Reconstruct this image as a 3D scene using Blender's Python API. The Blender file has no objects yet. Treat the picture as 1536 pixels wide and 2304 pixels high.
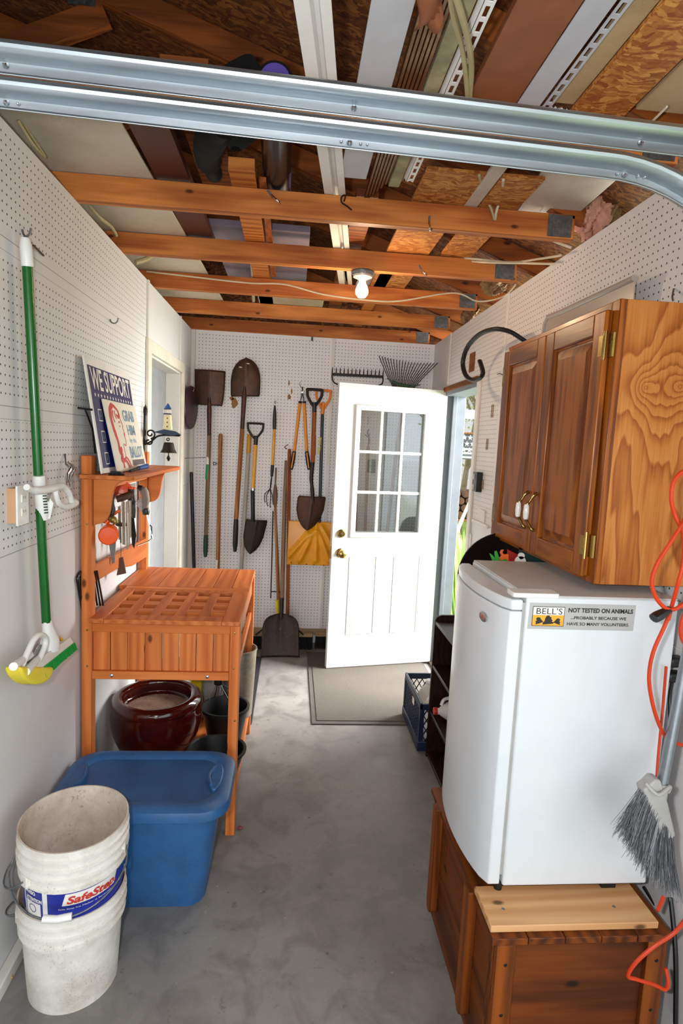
import bpy, bmesh, math, random
from mathutils import Vector, Matrix, Euler
random.seed(7)
S = bpy.context.scene
C = S.collection
PI = math.pi
XL, XR, YB, ZC = -0.80, 1.08, 4.65, 2.44      # left wall, right wall, back wall, underside of the joists

# ------------------------------------------------------------------ camera, exposure
def look_matrix(yaw, pitch, roll):
    y, p, r = map(math.radians, (yaw, pitch, roll))
    f = Vector((math.sin(y)*math.cos(p), math.cos(y)*math.cos(p), math.sin(p)))
    rt = Vector((math.cos(y), -math.sin(y), 0)); up = rt.cross(f)
    R = rt*math.cos(r)+up*math.sin(r); U = -rt*math.sin(r)+up*math.cos(r)
    return Matrix((R, U, -f)).transposed().to_4x4()
cd = bpy.data.cameras.new('camera'); cam = bpy.data.objects.new('camera', cd); C.objects.link(cam)
cam.matrix_world = Matrix.Translation((0, 0, 1.626)) @ look_matrix(5.0, -6.57, 2.77)
cd.sensor_fit = 'VERTICAL'; cd.sensor_height = 36; cd.lens = 36*1316/2304; cd.clip_start = .02; cd.clip_end = 200
S.camera = cam
S.view_settings.view_transform = 'Standard'; S.view_settings.look = 'None'
S.view_settings.exposure = -0.2; S.view_settings.gamma = 1; S.view_settings.use_curve_mapping = False

# ------------------------------------------------------------------ world and lights
W = bpy.data.worlds.new('World'); S.world = W; W.use_nodes = True
bg = W.node_tree.nodes['Background']; bg.inputs[0].default_value = (.86, .93, 1, 1); bg.inputs[1].default_value = 2.2
def light(name, kind, loc, energy, color=(1, 1, 1), rot=None, **kw):
    l = bpy.data.lights.new(name, kind); l.energy = energy; l.color = color
    for k, v in kw.items(): setattr(l, k, v)
    o = bpy.data.objects.new(name, l); o.location = loc
    if rot: o.rotation_euler = rot
    C.objects.link(o); return o
fl = light('camera_flash', 'SPOT', (-.11, .03, 1.65), 76, (.97, .985, 1), spot_size=2.3, spot_blend=.35, shadow_soft_size=.025)
fl.matrix_world = Matrix.Translation((-.11, .03, 1.65)) @ look_matrix(5, -4, 0)
# daylight through the raised garage door (right of and behind the camera) and through the side doorway; the rear panel is an added fill
light('garage_opening_daylight', 'AREA', (1.35, -1.5, 1.15), 34, (.86, .94, 1), (0, math.radians(90), 0), shape='RECTANGLE', size=2.2, size_y=4.2)
light('rear_fill_light', 'AREA', (-.8, -4.75, 1.3), 105, (.93, .97, 1), (math.radians(90), 0, 0), shape='RECTANGLE', size=3.6, size_y=2.2)  # added fill behind the camera to lift the back wall, no known opening
light('doorway_daylight', 'AREA', (3.1, 3.95, 2.2), 1100, (1, .99, .95), (0, math.radians(74), 0), shape='RECTANGLE', size=2.6, size_y=2.4)

# ------------------------------------------------------------------ mesh helpers
def worigin(p):
    v = Vector((0, 0, 0))
    while p is not None: v += p.location; p = p.parent
    return v
def tag(o, label=None, cat=None, group=None, kind=None):
    if label: o['label'] = label
    if cat: o['category'] = cat
    if group: o['group'] = group
    if kind: o['kind'] = kind
    return o
def thing(name, label, cat, loc=(0, 0, 0), group=None):
    o = bpy.data.objects.new(name, None); o.empty_display_size = .05; C.objects.link(o); o.location = loc
    return tag(o, label, cat, group)
def catmull(pts, n=8, closed=False):
    P = [Vector(p) for p in pts]; out = []
    m = len(P)
    for i in range(m if closed else m-1):
        if closed: a, b, c, d = P[i-1], P[i], P[(i+1) % m], P[(i+2) % m]
        else: a, b, c, d = P[max(i-1, 0)], P[i], P[i+1], P[min(i+2, m-1)]
        for k in range(n):
            t = k/n
            out.append(.5*((2*b)+(c-a)*t+(2*a-5*b+4*c-d)*t*t+(-a+3*b-3*c+d)*t**3))
    if not closed: out.append(P[-1])
    return out
class MB:
    def __init__(s): s.v = []; s.f = []; s.m = []; s.mi = 0
    def _add(s, vs, fs):
        b = len(s.v); s.v += [Vector(v) for v in vs]
        for f in fs: s.f.append([b+i for i in f]); s.m.append(s.mi)
        return s
    def hexa(s, q, r):      # q: four lower corners, r: four upper corners, same order
        return s._add(list(q)+list(r), [(3, 2, 1, 0), (4, 5, 6, 7), (0, 1, 5, 4), (1, 2, 6, 5), (2, 3, 7, 6), (3, 0, 4, 7)])
    def box(s, x0, x1, y0, y1, z0, z1):
        return s.hexa([(x0, y0, z0), (x1, y0, z0), (x1, y1, z0), (x0, y1, z0)], [(x0, y0, z1), (x1, y0, z1), (x1, y1, z1), (x0, y1, z1)])
    def obox(s, c, sz, R=None):
        c = Vector(c); R = R or Matrix.Identity(3); h = Vector(sz)/2
        P = [c+R @ Vector((a*h.x, b*h.y, d*h.z)) for d in (-1, 1) for a, b in ((-1, -1), (1, -1), (1, 1), (-1, 1))]
        return s.hexa(P[:4], P[4:])
    def beam(s, a, b, w, h, up=(0, 0, 1)):   # a box running from a to b
        a, b = Vector(a), Vector(b); d = (b-a); L = d.length; d.normalize()
        u = Vector(up); x = d.cross(u).normalized(); u = x.cross(d)
        return s.obox((a+b)/2, (w, L, h), Matrix((x, d, u)).transposed())
    def prism(s, pts, fn0, fn1):   # polygon pts 2d mapped by fn0/fn1 to the two caps
        n = len(pts)
        return s._add([fn0(*p) for p in pts]+[fn1(*p) for p in pts], [tuple(range(n-1, -1, -1)), tuple(range(n, 2*n))]+[(i, (i+1) % n, n+(i+1) % n, n+i) for i in range(n)])
    def plate(s, pts, O, u, v, n, th):     # outline in the plane (u, v) at O, thickness th along n
        O, u, v, n = map(Vector, (O, u, v, n))
        return s.prism(pts, lambda a, b: O+u*a+v*b, lambda a, b: O+u*a+v*b+n*th)
    def tube(s, pts, r, n=10, cap=True, flat=None):
        P = [Vector(p) for p in pts]; m = len(P)
        rs = r if isinstance(r, (list, tuple)) else [r]*m
        if len(rs) != m: rs = [rs[min(int(i*len(rs)/m), len(rs)-1)] for i in range(m)]
        t = (P[1]-P[0]).normalized(); a = Vector((0, 0, 1)) if abs(t.z) < .9 else Vector((1, 0, 0))
        x = t.cross(a).normalized(); vs = []
        for i in range(m):
            tt = (P[min(i+1, m-1)]-P[max(i-1, 0)]).normalized()
            x = (x-tt*x.dot(tt)).normalized(); y = tt.cross(x)
            for k in range(n):
                an = 2*PI*k/n; fx, fy = flat or (1, 1)
                vs.append(P[i]+(x*math.cos(an)*fx+y*math.sin(an)*fy)*rs[i])
        fs = [(i*n+k, i*n+(k+1) % n, (i+1)*n+(k+1) % n, (i+1)*n+k) for i in range(m-1) for k in range(n)]
        if cap: fs += [tuple(range(n-1, -1, -1)), tuple((m-1)*n+k for k in range(n))]
        return s._add(vs, fs)
    def lathe(s, O, prof, n=32, ax=(0, 0, 1), sx=1, sy=1, cap=True):
        O = Vector(O); ax = Vector(ax).normalized(); a = Vector((1, 0, 0)) if abs(ax.x) < .9 else Vector((0, 1, 0))
        x = (a-ax*a.dot(ax)).normalized(); y = ax.cross(x); vs = []
        for r, z in prof:
            for k in range(n):
                an = 2*PI*k/n; vs.append(O+ax*z+(x*math.cos(an)*sx+y*math.sin(an)*sy)*max(r, 1e-4))
        m = len(prof)
        fs = [(i*n+k, i*n+(k+1) % n, (i+1)*n+(k+1) % n, (i+1)*n+k) for i in range(m-1) for k in range(n)]
        if cap and prof[0][0] > 1e-3 and prof[0] != prof[-1]: fs.append(tuple(range(n-1, -1, -1)))
        if cap and prof[-1][0] > 1e-3 and prof[0] != prof[-1]: fs.append(tuple((m-1)*n+k for k in range(n)))
        return s._add(vs, fs)
    def grid(s, fn, nu, nv):
        vs = [fn(i/nu, j/nv) for j in range(nv+1) for i in range(nu+1)]
        return s._add(vs, [(j*(nu+1)+i, j*(nu+1)+i+1, (j+1)*(nu+1)+i+1, (j+1)*(nu+1)+i) for j in range(nv) for i in range(nu)])
    def text(s, txt, fn, size=1, bold=0, align='LEFT', sp=1.0):  # letters laid through fn(u, v) -> point; returns width
        cu = bpy.data.curves.new('lettering', 'FONT'); cu.body = txt; cu.size = size; cu.offset = bold; cu.align_x = align; cu.space_character = sp
        cu.resolution_u = 3; cu.fill_mode = 'FRONT'
        o = bpy.data.objects.new('lettering', cu); C.objects.link(o); bpy.context.view_layer.update()
        me = bpy.data.meshes.new_from_object(o.evaluated_get(bpy.context.evaluated_depsgraph_get()))
        bm = bmesh.new(); bm.from_mesh(me); bmesh.ops.triangulate(bm, faces=bm.faces)
        bm.verts.ensure_lookup_table()
        s._add([fn(v.co.x, v.co.y) for v in bm.verts], [[v.index for v in f.verts] for f in bm.faces])
        w = max([v.co.x for v in bm.verts] or [0]); bm.free(); bpy.data.objects.remove(o); bpy.data.curves.remove(cu); bpy.data.meshes.remove(me)
        return w
    def build(s, name, mat, parent=None, label=None, bevel=0, seg=2, smooth=True, ang=35, solid=0, origin=None, sub=0):
        if parent is not None: org = worigin(parent)
        elif origin == 'zero' : org = Vector((0, 0, 0))
        else:
            xs = [v.x for v in s.v]; ys = [v.y for v in s.v]; zs = [v.z for v in s.v]
            org = Vector(((min(xs)+max(xs))/2, (min(ys)+max(ys))/2, min(zs)))
        me = bpy.data.meshes.new(name); me.from_pydata([v-org for v in s.v], [], s.f)
        for mt in (mat if isinstance(mat, (list, tuple)) else [mat]): me.materials.append(mt)
        if len(me.materials) > 1: me.polygons.foreach_set('material_index', s.m)
        bm = bmesh.new(); bm.from_mesh(me); bmesh.ops.recalc_face_normals(bm, faces=bm.faces); bm.to_mesh(me); bm.free()
        if smooth:
            me.shade_smooth(); me.set_sharp_from_angle(angle=math.radians(ang))
        o = bpy.data.objects.new(name, me); C.objects.link(o)
        if parent is not None: o.parent = parent
        else: o.location = org
        if solid:
            md = o.modifiers.new('solid', 'SOLIDIFY'); md.thickness = solid; md.offset = 0
        if bevel:
            md = o.modifiers.new('bevel', 'BEVEL'); md.width = bevel; md.segments = seg; md.limit_method = 'ANGLE'; md.angle_limit = math.radians(40)
            md.harden_normals = False
        if sub:
            md = o.modifiers.new('sub', 'SUBSURF'); md.levels = sub; md.render_levels = sub
        if label: o['label'] = label
        return o
def struct(o): o['kind'] = 'structure'; return o
def dup(root, off, label=None, group=None, rotz=0):
    r = root.copy(); C.objects.link(r); r.location = root.location+Vector(off); r.rotation_euler.z += rotz
    if label: r['label'] = label
    if group: r['group'] = group
    for ch in list(root.children):
        c = ch.copy(); C.objects.link(c); c.parent = r
        for g in list(ch.children):
            d = g.copy(); C.objects.link(d); d.parent = c
    return r
def lerp(a, b, t): return Vector(a)*(1-t)+Vector(b)*t
def circ(r, n=24, cx=0, cy=0): return [(cx+r*math.cos(2*PI*k/n), cy+r*math.sin(2*PI*k/n)) for k in range(n)]
def rrect(x0, x1, y0, y1, r, n=5):
    out = []
    for cx, cy, a0 in ((x1-r, y0+r, -90), (x1-r, y1-r, 0), (x0+r, y1-r, 90), (x0+r, y0+r, 180)):
        for k in range(n+1):
            a = math.radians(a0+90*k/n); out.append((cx+r*math.cos(a), cy+r*math.sin(a)))
    return out

# ------------------------------------------------------------------ materials
def hexc(h):
    h = h.lstrip('#'); v = [int(h[i:i+2], 16)/255 for i in (0, 2, 4)]
    return tuple((c/12.92 if c <= .04045 else ((c+.055)/1.055)**2.4) for c in v)+(1,)
class NT:
    def __init__(s, name):
        s.m = bpy.data.materials.new(name); s.m.use_nodes = True; s.t = s.m.node_tree; s.b = s.t.nodes['Principled BSDF']
    def n(s, typ, **kw):
        nd = s.t.nodes.new('ShaderNode'+typ)
        for k, v in kw.items(): setattr(nd, k, v)
        return nd
    def l(s, a, b): s.t.links.new(a, b)
    def math(s, op, a, b=0.0, c=None):
        nd = s.n('Math', operation=op)
        for i, x in enumerate((a, b, c)):
            if x is None: continue
            if isinstance(x, (int, float)): nd.inputs[i].default_value = x
            else: s.l(x, nd.inputs[i])
        return nd.outputs[0]
    def coord(s, scale=(1, 1, 1), rnd=False, rot=(0, 0, 0)):
        tc = s.n('TexCoord'); mp = s.n('Mapping'); mp.inputs['Scale'].default_value = scale; mp.inputs['Rotation'].default_value = rot
        src = tc.outputs['Object']
        if rnd:
            oi = s.n('ObjectInfo'); ge = s.n('NewGeometry')
            mul = s.math('MULTIPLY', s.math('ADD', oi.outputs['Random'], ge.outputs['Random Per Island']), 17.3)
            cb = s.n('CombineXYZ'); s.l(mul, cb.inputs[0]); s.l(mul, cb.inputs[1]); s.l(mul, cb.inputs[2])
            va = s.n('VectorMath', operation='ADD'); s.l(src, va.inputs[0]); s.l(cb.outputs[0], va.inputs[1]); src = va.outputs[0]
        s.l(src, mp.inputs[0]); return mp.outputs[0]
    def noise(s, vec, scale, detail=4, rough=.55, dist=0):
        nd = s.n('TexNoise'); nd.inputs['Scale'].default_value = scale; nd.inputs['Detail'].default_value = detail
        nd.inputs['Roughness'].default_value = rough; nd.inputs['Distortion'].default_value = dist; s.l(vec, nd.inputs['Vector']); return nd.outputs[0]
    def ramp(s, fac, stops):
        nd = s.n('ValToRGB'); e = nd.color_ramp.elements
        while len(e) < len(stops): e.new(.5)
        for i, (p, c) in enumerate(stops):
            e[i].position = p; e[i].color = c if len(c) == 4 else tuple(c)+(1,)
        s.l(fac, nd.inputs[0]); return nd.outputs[0]
    def mix(s, fac, a, b, bt='MIX'):
        nd = s.n('Mix', data_type='RGBA', blend_type=bt)
        for i, x in ((0, fac), (6, a), (7, b)):
            if isinstance(x, (int, float)): nd.inputs[i].default_value = x
            elif isinstance(x, tuple): nd.inputs[i].default_value = x
            else: s.l(x, nd.inputs[i])
        return nd.outputs[2]
    def bump(s, h, strength=.2, dist=.002):
        nd = s.n('Bump'); nd.inputs['Strength'].default_value = strength; nd.inputs['Distance'].default_value = dist
        s.l(h, nd.inputs['Height']); s.l(nd.outputs[0], s.b.inputs['Normal'])
    def set(s, col=None, rough=None, metal=None, **kw):
        if col is not None:
            if isinstance(col, tuple): s.b.inputs['Base Color'].default_value = col
            else: s.l(col, s.b.inputs['Base Color'])
        if rough is not None:
            if isinstance(rough, (int, float)): s.b.inputs['Roughness'].default_value = rough
            else: s.l(rough, s.b.inputs['Roughness'])
        if metal is not None: s.b.inputs['Metallic'].default_value = metal
        for k, v in kw.items(): s.b.inputs[k].default_value = v
        return s.m
def plain(name, col, rough=.5, metal=0, var=.06, scale=12, **kw):
    t = NT(name); c = hexc(col)
    f = t.noise(t.coord(), scale, 5)
    d = tuple(x*(1-var*2) for x in c[:3])+(1,); e = tuple(min(1, x*(1+var)) for x in c[:3])+(1,)
    return t.set(t.ramp(f, [(.3, d), (.7, e)]), rough, metal, **kw)
def speckled(name, col, dirt, amount=.5, scale=30, rough=.5, metal=0, fine=160):
    t = NT(name); v = t.coord()
    a = t.noise(v, scale*.2, 6, .7); b = t.noise(v, fine, 3, .7)
    k = t.math('MULTIPLY', t.ramp(a, [(.5-amount*.25, (0, 0, 0, 1)), (.78, (1, 1, 1, 1))]), .8)
    k2 = t.ramp(b, [(.57, (0, 0, 0, 1)), (.70, (1, 1, 1, 1))])
    k3 = t.math('MULTIPLY', k2, t.ramp(t.noise(v, scale*.35, 3), [(.45, (0, 0, 0, 1)), (.65, (1, 1, 1, 1))]))
    c = t.mix(k, hexc(col), hexc(dirt)); c = t.mix(t.math('MULTIPLY', k3, .7), c, tuple(x*.35 for x in hexc(dirt)[:3])+(1,))
    return t.set(c, rough, metal)
def wood(name, c1, c2, axis='x', scale=1, rough=.5, knots=0, bump=.15, rings=1.0, vary=.35, contrast=1.0, coat=0):
    t = NT(name); st = {'x': (.12, 1, 1), 'y': (1, .12, 1), 'z': (1, 1, .12)}[axis]
    v = t.coord(tuple(k*scale for k in st), rnd=True)
    big = t.noise(v, 9, 3, .5, .4)
    w = t.n('TexWave', wave_type='BANDS', bands_direction={'x': 'Y', 'y': 'X', 'z': 'X'}[axis]); w.inputs['Scale'].default_value = 9*rings
    w.inputs['Distortion'].default_value = 9; w.inputs['Detail'].default_value = 3; w.inputs['Detail Scale'].default_value = 1.2; t.l(v, w.inputs['Vector'])
    st2 = {'x': (.02, 1, 1), 'y': (1, .02, 1), 'z': (1, 1, .02)}[axis]
    fine = t.noise(t.coord(tuple(k*scale for k in st2), rnd=True), 170, 3, .6)
    f = t.math('ADD', t.math('MULTIPLY', w.outputs['Fac'], .45*contrast), t.math('MULTIPLY', fine, .35)); f = t.math('ADD', f, t.math('MULTIPLY', big, .35))
    col = t.ramp(f, [(.25, hexc(c2)), (.85, hexc(c1))])
    oi = t.n('ObjectInfo'); ge = t.n('NewGeometry'); rr = t.math('ADD', t.math('MULTIPLY', ge.outputs['Random Per Island'], vary), 1-vary*.6)
    cb = t.n('CombineColor'); t.l(rr, cb.inputs[0]); t.l(rr, cb.inputs[1]); t.l(rr, cb.inputs[2])
    col = t.mix(1.0, col, cb.outputs[0], 'MULTIPLY')
    if knots:
        vk = t.n('TexVoronoi'); vk.inputs['Scale'].default_value = knots; sx_ = t.n('SeparateXYZ'); t.l(t.coord((1, 1, 1), rnd=True), sx_.inputs[0]); i_ = 'xyz'.index(axis); o_ = [k_ for k_ in (0, 1, 2) if k_ != i_]; cx_ = t.n('CombineXYZ'); t.l(t.math('MULTIPLY', sx_.outputs[i_], .5), cx_.inputs[0]); t.l(t.math('ADD', sx_.outputs[o_[0]], sx_.outputs[o_[1]]), cx_.inputs[1]); vk.voronoi_dimensions = '2D'; t.l(cx_.outputs[0], vk.inputs['Vector'])
        k = t.ramp(vk.outputs['Distance'], [(.022, (1, 1, 1, 1)), (.05, (0, 0, 0, 1))])
        col = t.mix(t.math('MULTIPLY', k, .85), col, tuple(x*.12 for x in hexc(c2)[:3])+(1,))
    t.bump(f, bump, .002)
    return t.set(col, rough, 0, **{'Specular IOR Level': .28, 'Coat Weight': coat*.4, 'Coat Roughness': .12})
def osb(name, cols=('#8a4e1c', '#b37332', '#d9a45c'), k=1.0):
    t = NT(name); v = t.coord((1, 1, 1), rnd=True)
    nz = t.n('TexNoise'); nz.inputs['Scale'].default_value = 9; t.l(v, nz.inputs['Vector'])
    va = t.n('VectorMath', operation='MULTIPLY_ADD'); t.l(nz.outputs[1], va.inputs[0]); va.inputs[1].default_value = (.10, .10, .10); t.l(v, va.inputs[2])
    def chips(rz):
        mp = t.n('Mapping'); mp.inputs['Rotation'].default_value = (0, 0, rz); mp.inputs['Scale'].default_value = (30, 100, 60); t.l(va.outputs[0], mp.inputs[0])
        vo = t.n('TexVoronoi'); vo.inputs['Scale'].default_value = 1; t.l(mp.outputs[0], vo.inputs['Vector']); sp = t.n('SeparateColor'); t.l(vo.outputs['Color'], sp.inputs[0]); return sp
    s1, s2, s3 = chips(.3), chips(1.5), chips(2.5)
    pick = t.n('Mix', data_type='FLOAT'); t.l(t.math('GREATER_THAN', s1.outputs[1], .5), pick.inputs[0]); t.l(s1.outputs[0], pick.inputs[2]); t.l(s2.outputs[0], pick.inputs[3])
    pk2 = t.n('Mix', data_type='FLOAT'); t.l(t.math('GREATER_THAN', s3.outputs[1], .62), pk2.inputs[0]); t.l(pick.outputs[0], pk2.inputs[2]); t.l(s3.outputs[0], pk2.inputs[3])
    class _o: outputs = [pk2.outputs[0]]
    sp = _o
    fn = t.noise(v, 90, 3)
    f = t.math('ADD', t.math('MULTIPLY', sp.outputs[0], .6), t.math('MULTIPLY', fn, .4))
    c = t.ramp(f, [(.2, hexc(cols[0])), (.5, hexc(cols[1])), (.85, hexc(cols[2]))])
    t.bump(sp.outputs[0], .3, .003)
    return t.set(c, .75)
def painted(name, col, rough=.55, dirt='#8f8378', amt=.12):
    t = NT(name); v = t.coord()
    a = t.ramp(t.noise(v, 1.6, 6, .6), [(.42, (0, 0, 0, 1)), (.75, (1, 1, 1, 1))]); b = t.ramp(t.noise(v, 45, 3, .7), [(.66, (0, 0, 0, 1)), (.75, (1, 1, 1, 1))])
    c = t.mix(t.math('MULTIPLY', a, amt), hexc(col), hexc(dirt)); c = t.mix(t.math('MULTIPLY', b, amt*1.2), c, hexc('#6a5a4c'))
    return t.set(c, rough)
def pegboard(name, col, u, holes, lines=(), dirt='#8f8378', amt=.14, pitch=.0254, rad=.0031):
    """painted board; holes: list of (u0, u1, z0, z1) perforated fields, u = 0 (x) or 1 (y); lines: (axis, value, width)"""
    t = NT(name); v = t.coord()
    tc = t.n('TexCoord'); sp = t.n('SeparateXYZ'); t.l(tc.outputs['Object'], sp.inputs[0]); U, Z = sp.outputs[u], sp.outputs[2]
    fu = t.math('SUBTRACT', t.math('FRACT', t.math('DIVIDE', t.math('ADD', U, 10), pitch)), .5)
    fz = t.math('SUBTRACT', t.math('FRACT', t.math('DIVIDE', t.math('ADD', Z, 10), pitch)), .5)
    d = t.math('SQRT', t.math('ADD', t.math('MULTIPLY', fu, fu), t.math('MULTIPLY', fz, fz)))
    hole = t.math('LESS_THAN', d, rad/pitch); reg = None
    for a, b, z0, z1 in holes:
        r = t.math('MULTIPLY', t.math('MULTIPLY', t.math('GREATER_THAN', U, a), t.math('LESS_THAN', U, b)), t.math('MULTIPLY', t.math('GREATER_THAN', Z, z0), t.math('LESS_THAN', Z, z1)))
        reg = r if reg is None else t.math('MAXIMUM', reg, r)
    hole = t.math('MULTIPLY', hole, reg)
    line = None
    for ax, val, w in lines:
        q = t.math('LESS_THAN', t.math('ABSOLUTE', t.math('SUBTRACT', U if ax == 'u' else Z, val)), w); line = q if line is None else t.math('MAXIMUM', line, q)
    a = t.ramp(t.noise(v, 1.4, 6, .6), [(.42, (0, 0, 0, 1)), (.75, (1, 1, 1, 1))]); b = t.ramp(t.noise(v, 38, 3, .7), [(.67, (0, 0, 0, 1)), (.76, (1, 1, 1, 1))])
    c = t.mix(t.math('MULTIPLY', a, amt), hexc(col), hexc(dirt)); c = t.mix(t.math('MULTIPLY', b, amt), c, hexc('#6a5a4c'))
    if line is not None: c = t.mix(t.math('MULTIPLY', line, .6), c, hexc('#5b534c'))
    c = t.mix(hole, c, hexc('#2a2622'))
    nd = t.n('Bump'); nd.invert = True; nd.inputs['Strength'].default_value = .8; nd.inputs['Distance'].default_value = .003
    t.l(t.ramp(d, [(rad/pitch*.7, (1, 1, 1, 1)), (rad/pitch*1.5, (0, 0, 0, 1))]), nd.inputs['Height']); 
    return t.set(c, .5)
def concrete(name):
    t = NT(name); v = t.coord()
    a = t.noise(v, 1.1, 8, .62); b = t.noise(v, 7, 6, .65, .6); g = t.noise(v, 220, 3, .6)
    c = t.ramp(a, [(.32, hexc('#6f6d6b')), (.68, hexc('#9b9792'))])
    c = t.mix(t.math('MULTIPLY', t.ramp(b, [(.38, (1, 1, 1, 1)), (.54, (0, 0, 0, 1))]), .55), c, hexc('#5f5b57'))
    c = t.mix(t.math('MULTIPLY', t.ramp(t.noise(v, 16, 5, .75), [(.61, (0, 0, 0, 1)), (.70, (1, 1, 1, 1))]), .7), c, hexc('#46403b'))
    c = t.mix(t.math('MULTIPLY', t.ramp(t.noise(t.coord((1, 1, 1), rot=(0, 0, 1)), 23, 5, .7), [(.67, (0, 0, 0, 1)), (.73, (1, 1, 1, 1))]), .6), c, hexc('#c9bfb2'))
    vo = t.n('TexVoronoi'); vo.inputs['Scale'].default_value = 6.5; t.l(v, vo.inputs['Vector'])
    c = t.mix(t.math('MULTIPLY', t.ramp(vo.outputs['Distance'], [(.02, (1, 1, 1, 1)), (.045, (0, 0, 0, 1))]), .8), c, hexc('#3c2f2a'))
    c = t.mix(t.math('MULTIPLY', g, .25), c, hexc('#7b7672'))
    t.bump(t.math('ADD', b, t.math('MULTIPLY', g, .4)), .12, .004)
    return t.set(c, t.ramp(b, [(.3, (.42, .42, .42, 1)), (.7, (.7, .7, .7, 1))]))
def metal(name, col, rough=.35, streak=None, amt=.4, metal_=1):
    t = NT(name); v = t.coord(streak or (1, 1, 1))
    f = t.noise(v, 60, 5, .65); c = hexc(col)
    cc = t.ramp(f, [(.3, tuple(x*(1-amt) for x in c[:3])+(1,)), (.7, c)])
    rr = t.ramp(t.noise(v, 25, 4), [(.3, (rough*.8,)*3+(1,)), (.7, (min(1, rough*1.3),)*3+(1,))])
    return t.set(cc, rr, metal_)
def rusty(name, base='#3b2a20', rust='#5a3420', shine=.45):
    t = NT(name); v = t.coord()
    f = t.noise(v, 14, 6, .7); c = t.ramp(f, [(.35, hexc(base)), (.65, hexc(rust))])
    c = t.mix(t.math('MULTIPLY', t.ramp(t.noise(v, 60, 4, .7), [(.6, (0, 0, 0, 1)), (.75, (1, 1, 1, 1))]), .4), c, hexc('#8a7a6c'))
    t.bump(f, .25, .002); return t.set(c, shine, .35)
M = {}
M['white_board'] = painted('white_paint', '#d6d2ce', .55)
M['trim_white'] = painted('trim_white', '#dedbd4', .45, amt=.2)
M['concrete'] = concrete('concrete')
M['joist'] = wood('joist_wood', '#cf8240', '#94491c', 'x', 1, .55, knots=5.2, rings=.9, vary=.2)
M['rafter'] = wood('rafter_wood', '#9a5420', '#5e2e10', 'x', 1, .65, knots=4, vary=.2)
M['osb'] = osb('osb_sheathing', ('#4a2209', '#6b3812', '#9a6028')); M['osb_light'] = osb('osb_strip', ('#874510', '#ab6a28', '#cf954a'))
M['bench'] = wood('bench_wood_long', '#dc8444', '#b55c22', 'x', 1, .45, rings=.7, vary=.16, contrast=.7)
M['bench_y'] = wood('bench_wood_deep', '#d67f42', '#aa5420', 'y', 1, .5, rings=.7, vary=.2, contrast=.7)
M['bench_z'] = wood('bench_wood_upright', '#dc8242', '#b25820', 'z', 1, .45, knots=4.5, rings=.8, vary=.2, contrast=.8)
M['oak'] = wood('oak_varnish', '#99520f', '#552406', 'z', 1, .34, rings=1.6, vary=.1, contrast=1.2, coat=.2)
M['oak_y'] = wood('oak_varnish_across', '#99520f', '#552406', 'y', 1, .34, rings=1.6, vary=.1, contrast=1.2, coat=.2)
def ply():
    t = NT('cabinet_plywood'); v = t.coord((1, 1, .34))
    base = t.noise(t.coord((1, 1, .22)), 4.5, 3, .5, .6); tc = t.n('TexCoord'); F = t.math('MULTIPLY', base, 1.6)
    for kx, kz in ((-.040, .508), (.0525, .515)):
        va = t.n('VectorMath', operation='MULTIPLY_ADD'); t.l(tc.outputs['Object'], va.inputs[0]); va.inputs[1].default_value = (1, 0, .85); va.inputs[2].default_value = (-kx, 0, -kz*.85)
        ln = t.n('VectorMath', operation='LENGTH'); t.l(va.outputs[0], ln.inputs[0]); F = t.math('ADD', F, t.math('MULTIPLY', t.math('EXPONENT', t.math('MULTIPLY', ln.outputs['Value'], -26)), 1.1))
    s = t.math('FRACT', t.math('MULTIPLY', F, 5.0)); s = t.ramp(s, [(0, (.2, .2, .2, 1)), (.10, (.9, .9, .9, 1)), (.6, (.75, .75, .75, 1)), (1, (.2, .2, .2, 1))])
    fine = t.noise(t.coord((1, 1, .03)), 190, 3, .6)
    f = t.math('ADD', t.math('MULTIPLY', s, .55), t.math('MULTIPLY', fine, .5))
    t.bump(fine, .1, .001)
    return t.set(t.ramp(f, [(.3, hexc('#87430f')), (.6, hexc('#b06824')), (.85, hexc('#c48240'))]), .38, 0, **{'Coat Weight': .08, 'Specular IOR Level': .3})
M['ply'] = ply()
M['chest'] = wood('chest_wood', '#73370d', '#3c1a05', 'x', 1, .5, knots=4, rings=.8, vary=.25)
M['chest_y'] = wood('chest_wood_side', '#7a3c0e', '#401c06', 'y', 1, .5, knots=4, rings=.8, vary=.25)
M['chest_z'] = wood('chest_wood_batten', '#8a4610', '#502406', 'z', 1, .5, rings=.8, vary=.2)
M['pine'] = wood('pale_pine', '#d8aa78', '#c08a58', 'x', 1, .6, knots=5, rings=.8, vary=.1)
M['darkwood'] = wood('dark_stained_wood', '#2c1610', '#150a07', 'y', 1, .4, vary=.1, coat=.2)
M['handle'] = wood('tool_handle', '#a8703f', '#7c4a24', 'z', 1, .5, vary=.2)
M['handle_old'] = wood('weathered_handle', '#8c6e56', '#66503e', 'z', 1, .7, vary=.2)
M['handle_red'] = wood('reddish_handle', '#a65a28', '#7a3a16', 'z', 1, .5, vary=.2)
M['steel'] = metal('galvanised_steel', '#c6cfd5', .40, (.06, 1, 1), .3)
M['zinc'] = metal('zinc_plate', '#8a8f92', .5, None, .5)
M['chrome'] = metal('bright_steel', '#d5d7da', .18, None, .1)
M['brass'] = metal('brass', '#a88c50', .26, None, .15)
M['rust'] = rusty('rusted_blade'); M['rust_dark'] = rusty('dark_iron', '#1f1814', '#33231a')
M['iron'] = plain('black_iron', '#1b1918', .5, .4)
M['black'] = plain('black_plastic', '#141414', .4); M['black_rough'] = plain('black_rubber', '#1a1a1b', .75)
M['white_pl'] = plain('white_plastic', '#e6e5e1', .4, var=.03); M['grey_pl'] = plain('grey_plastic', '#a4a29d', .45)
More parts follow.
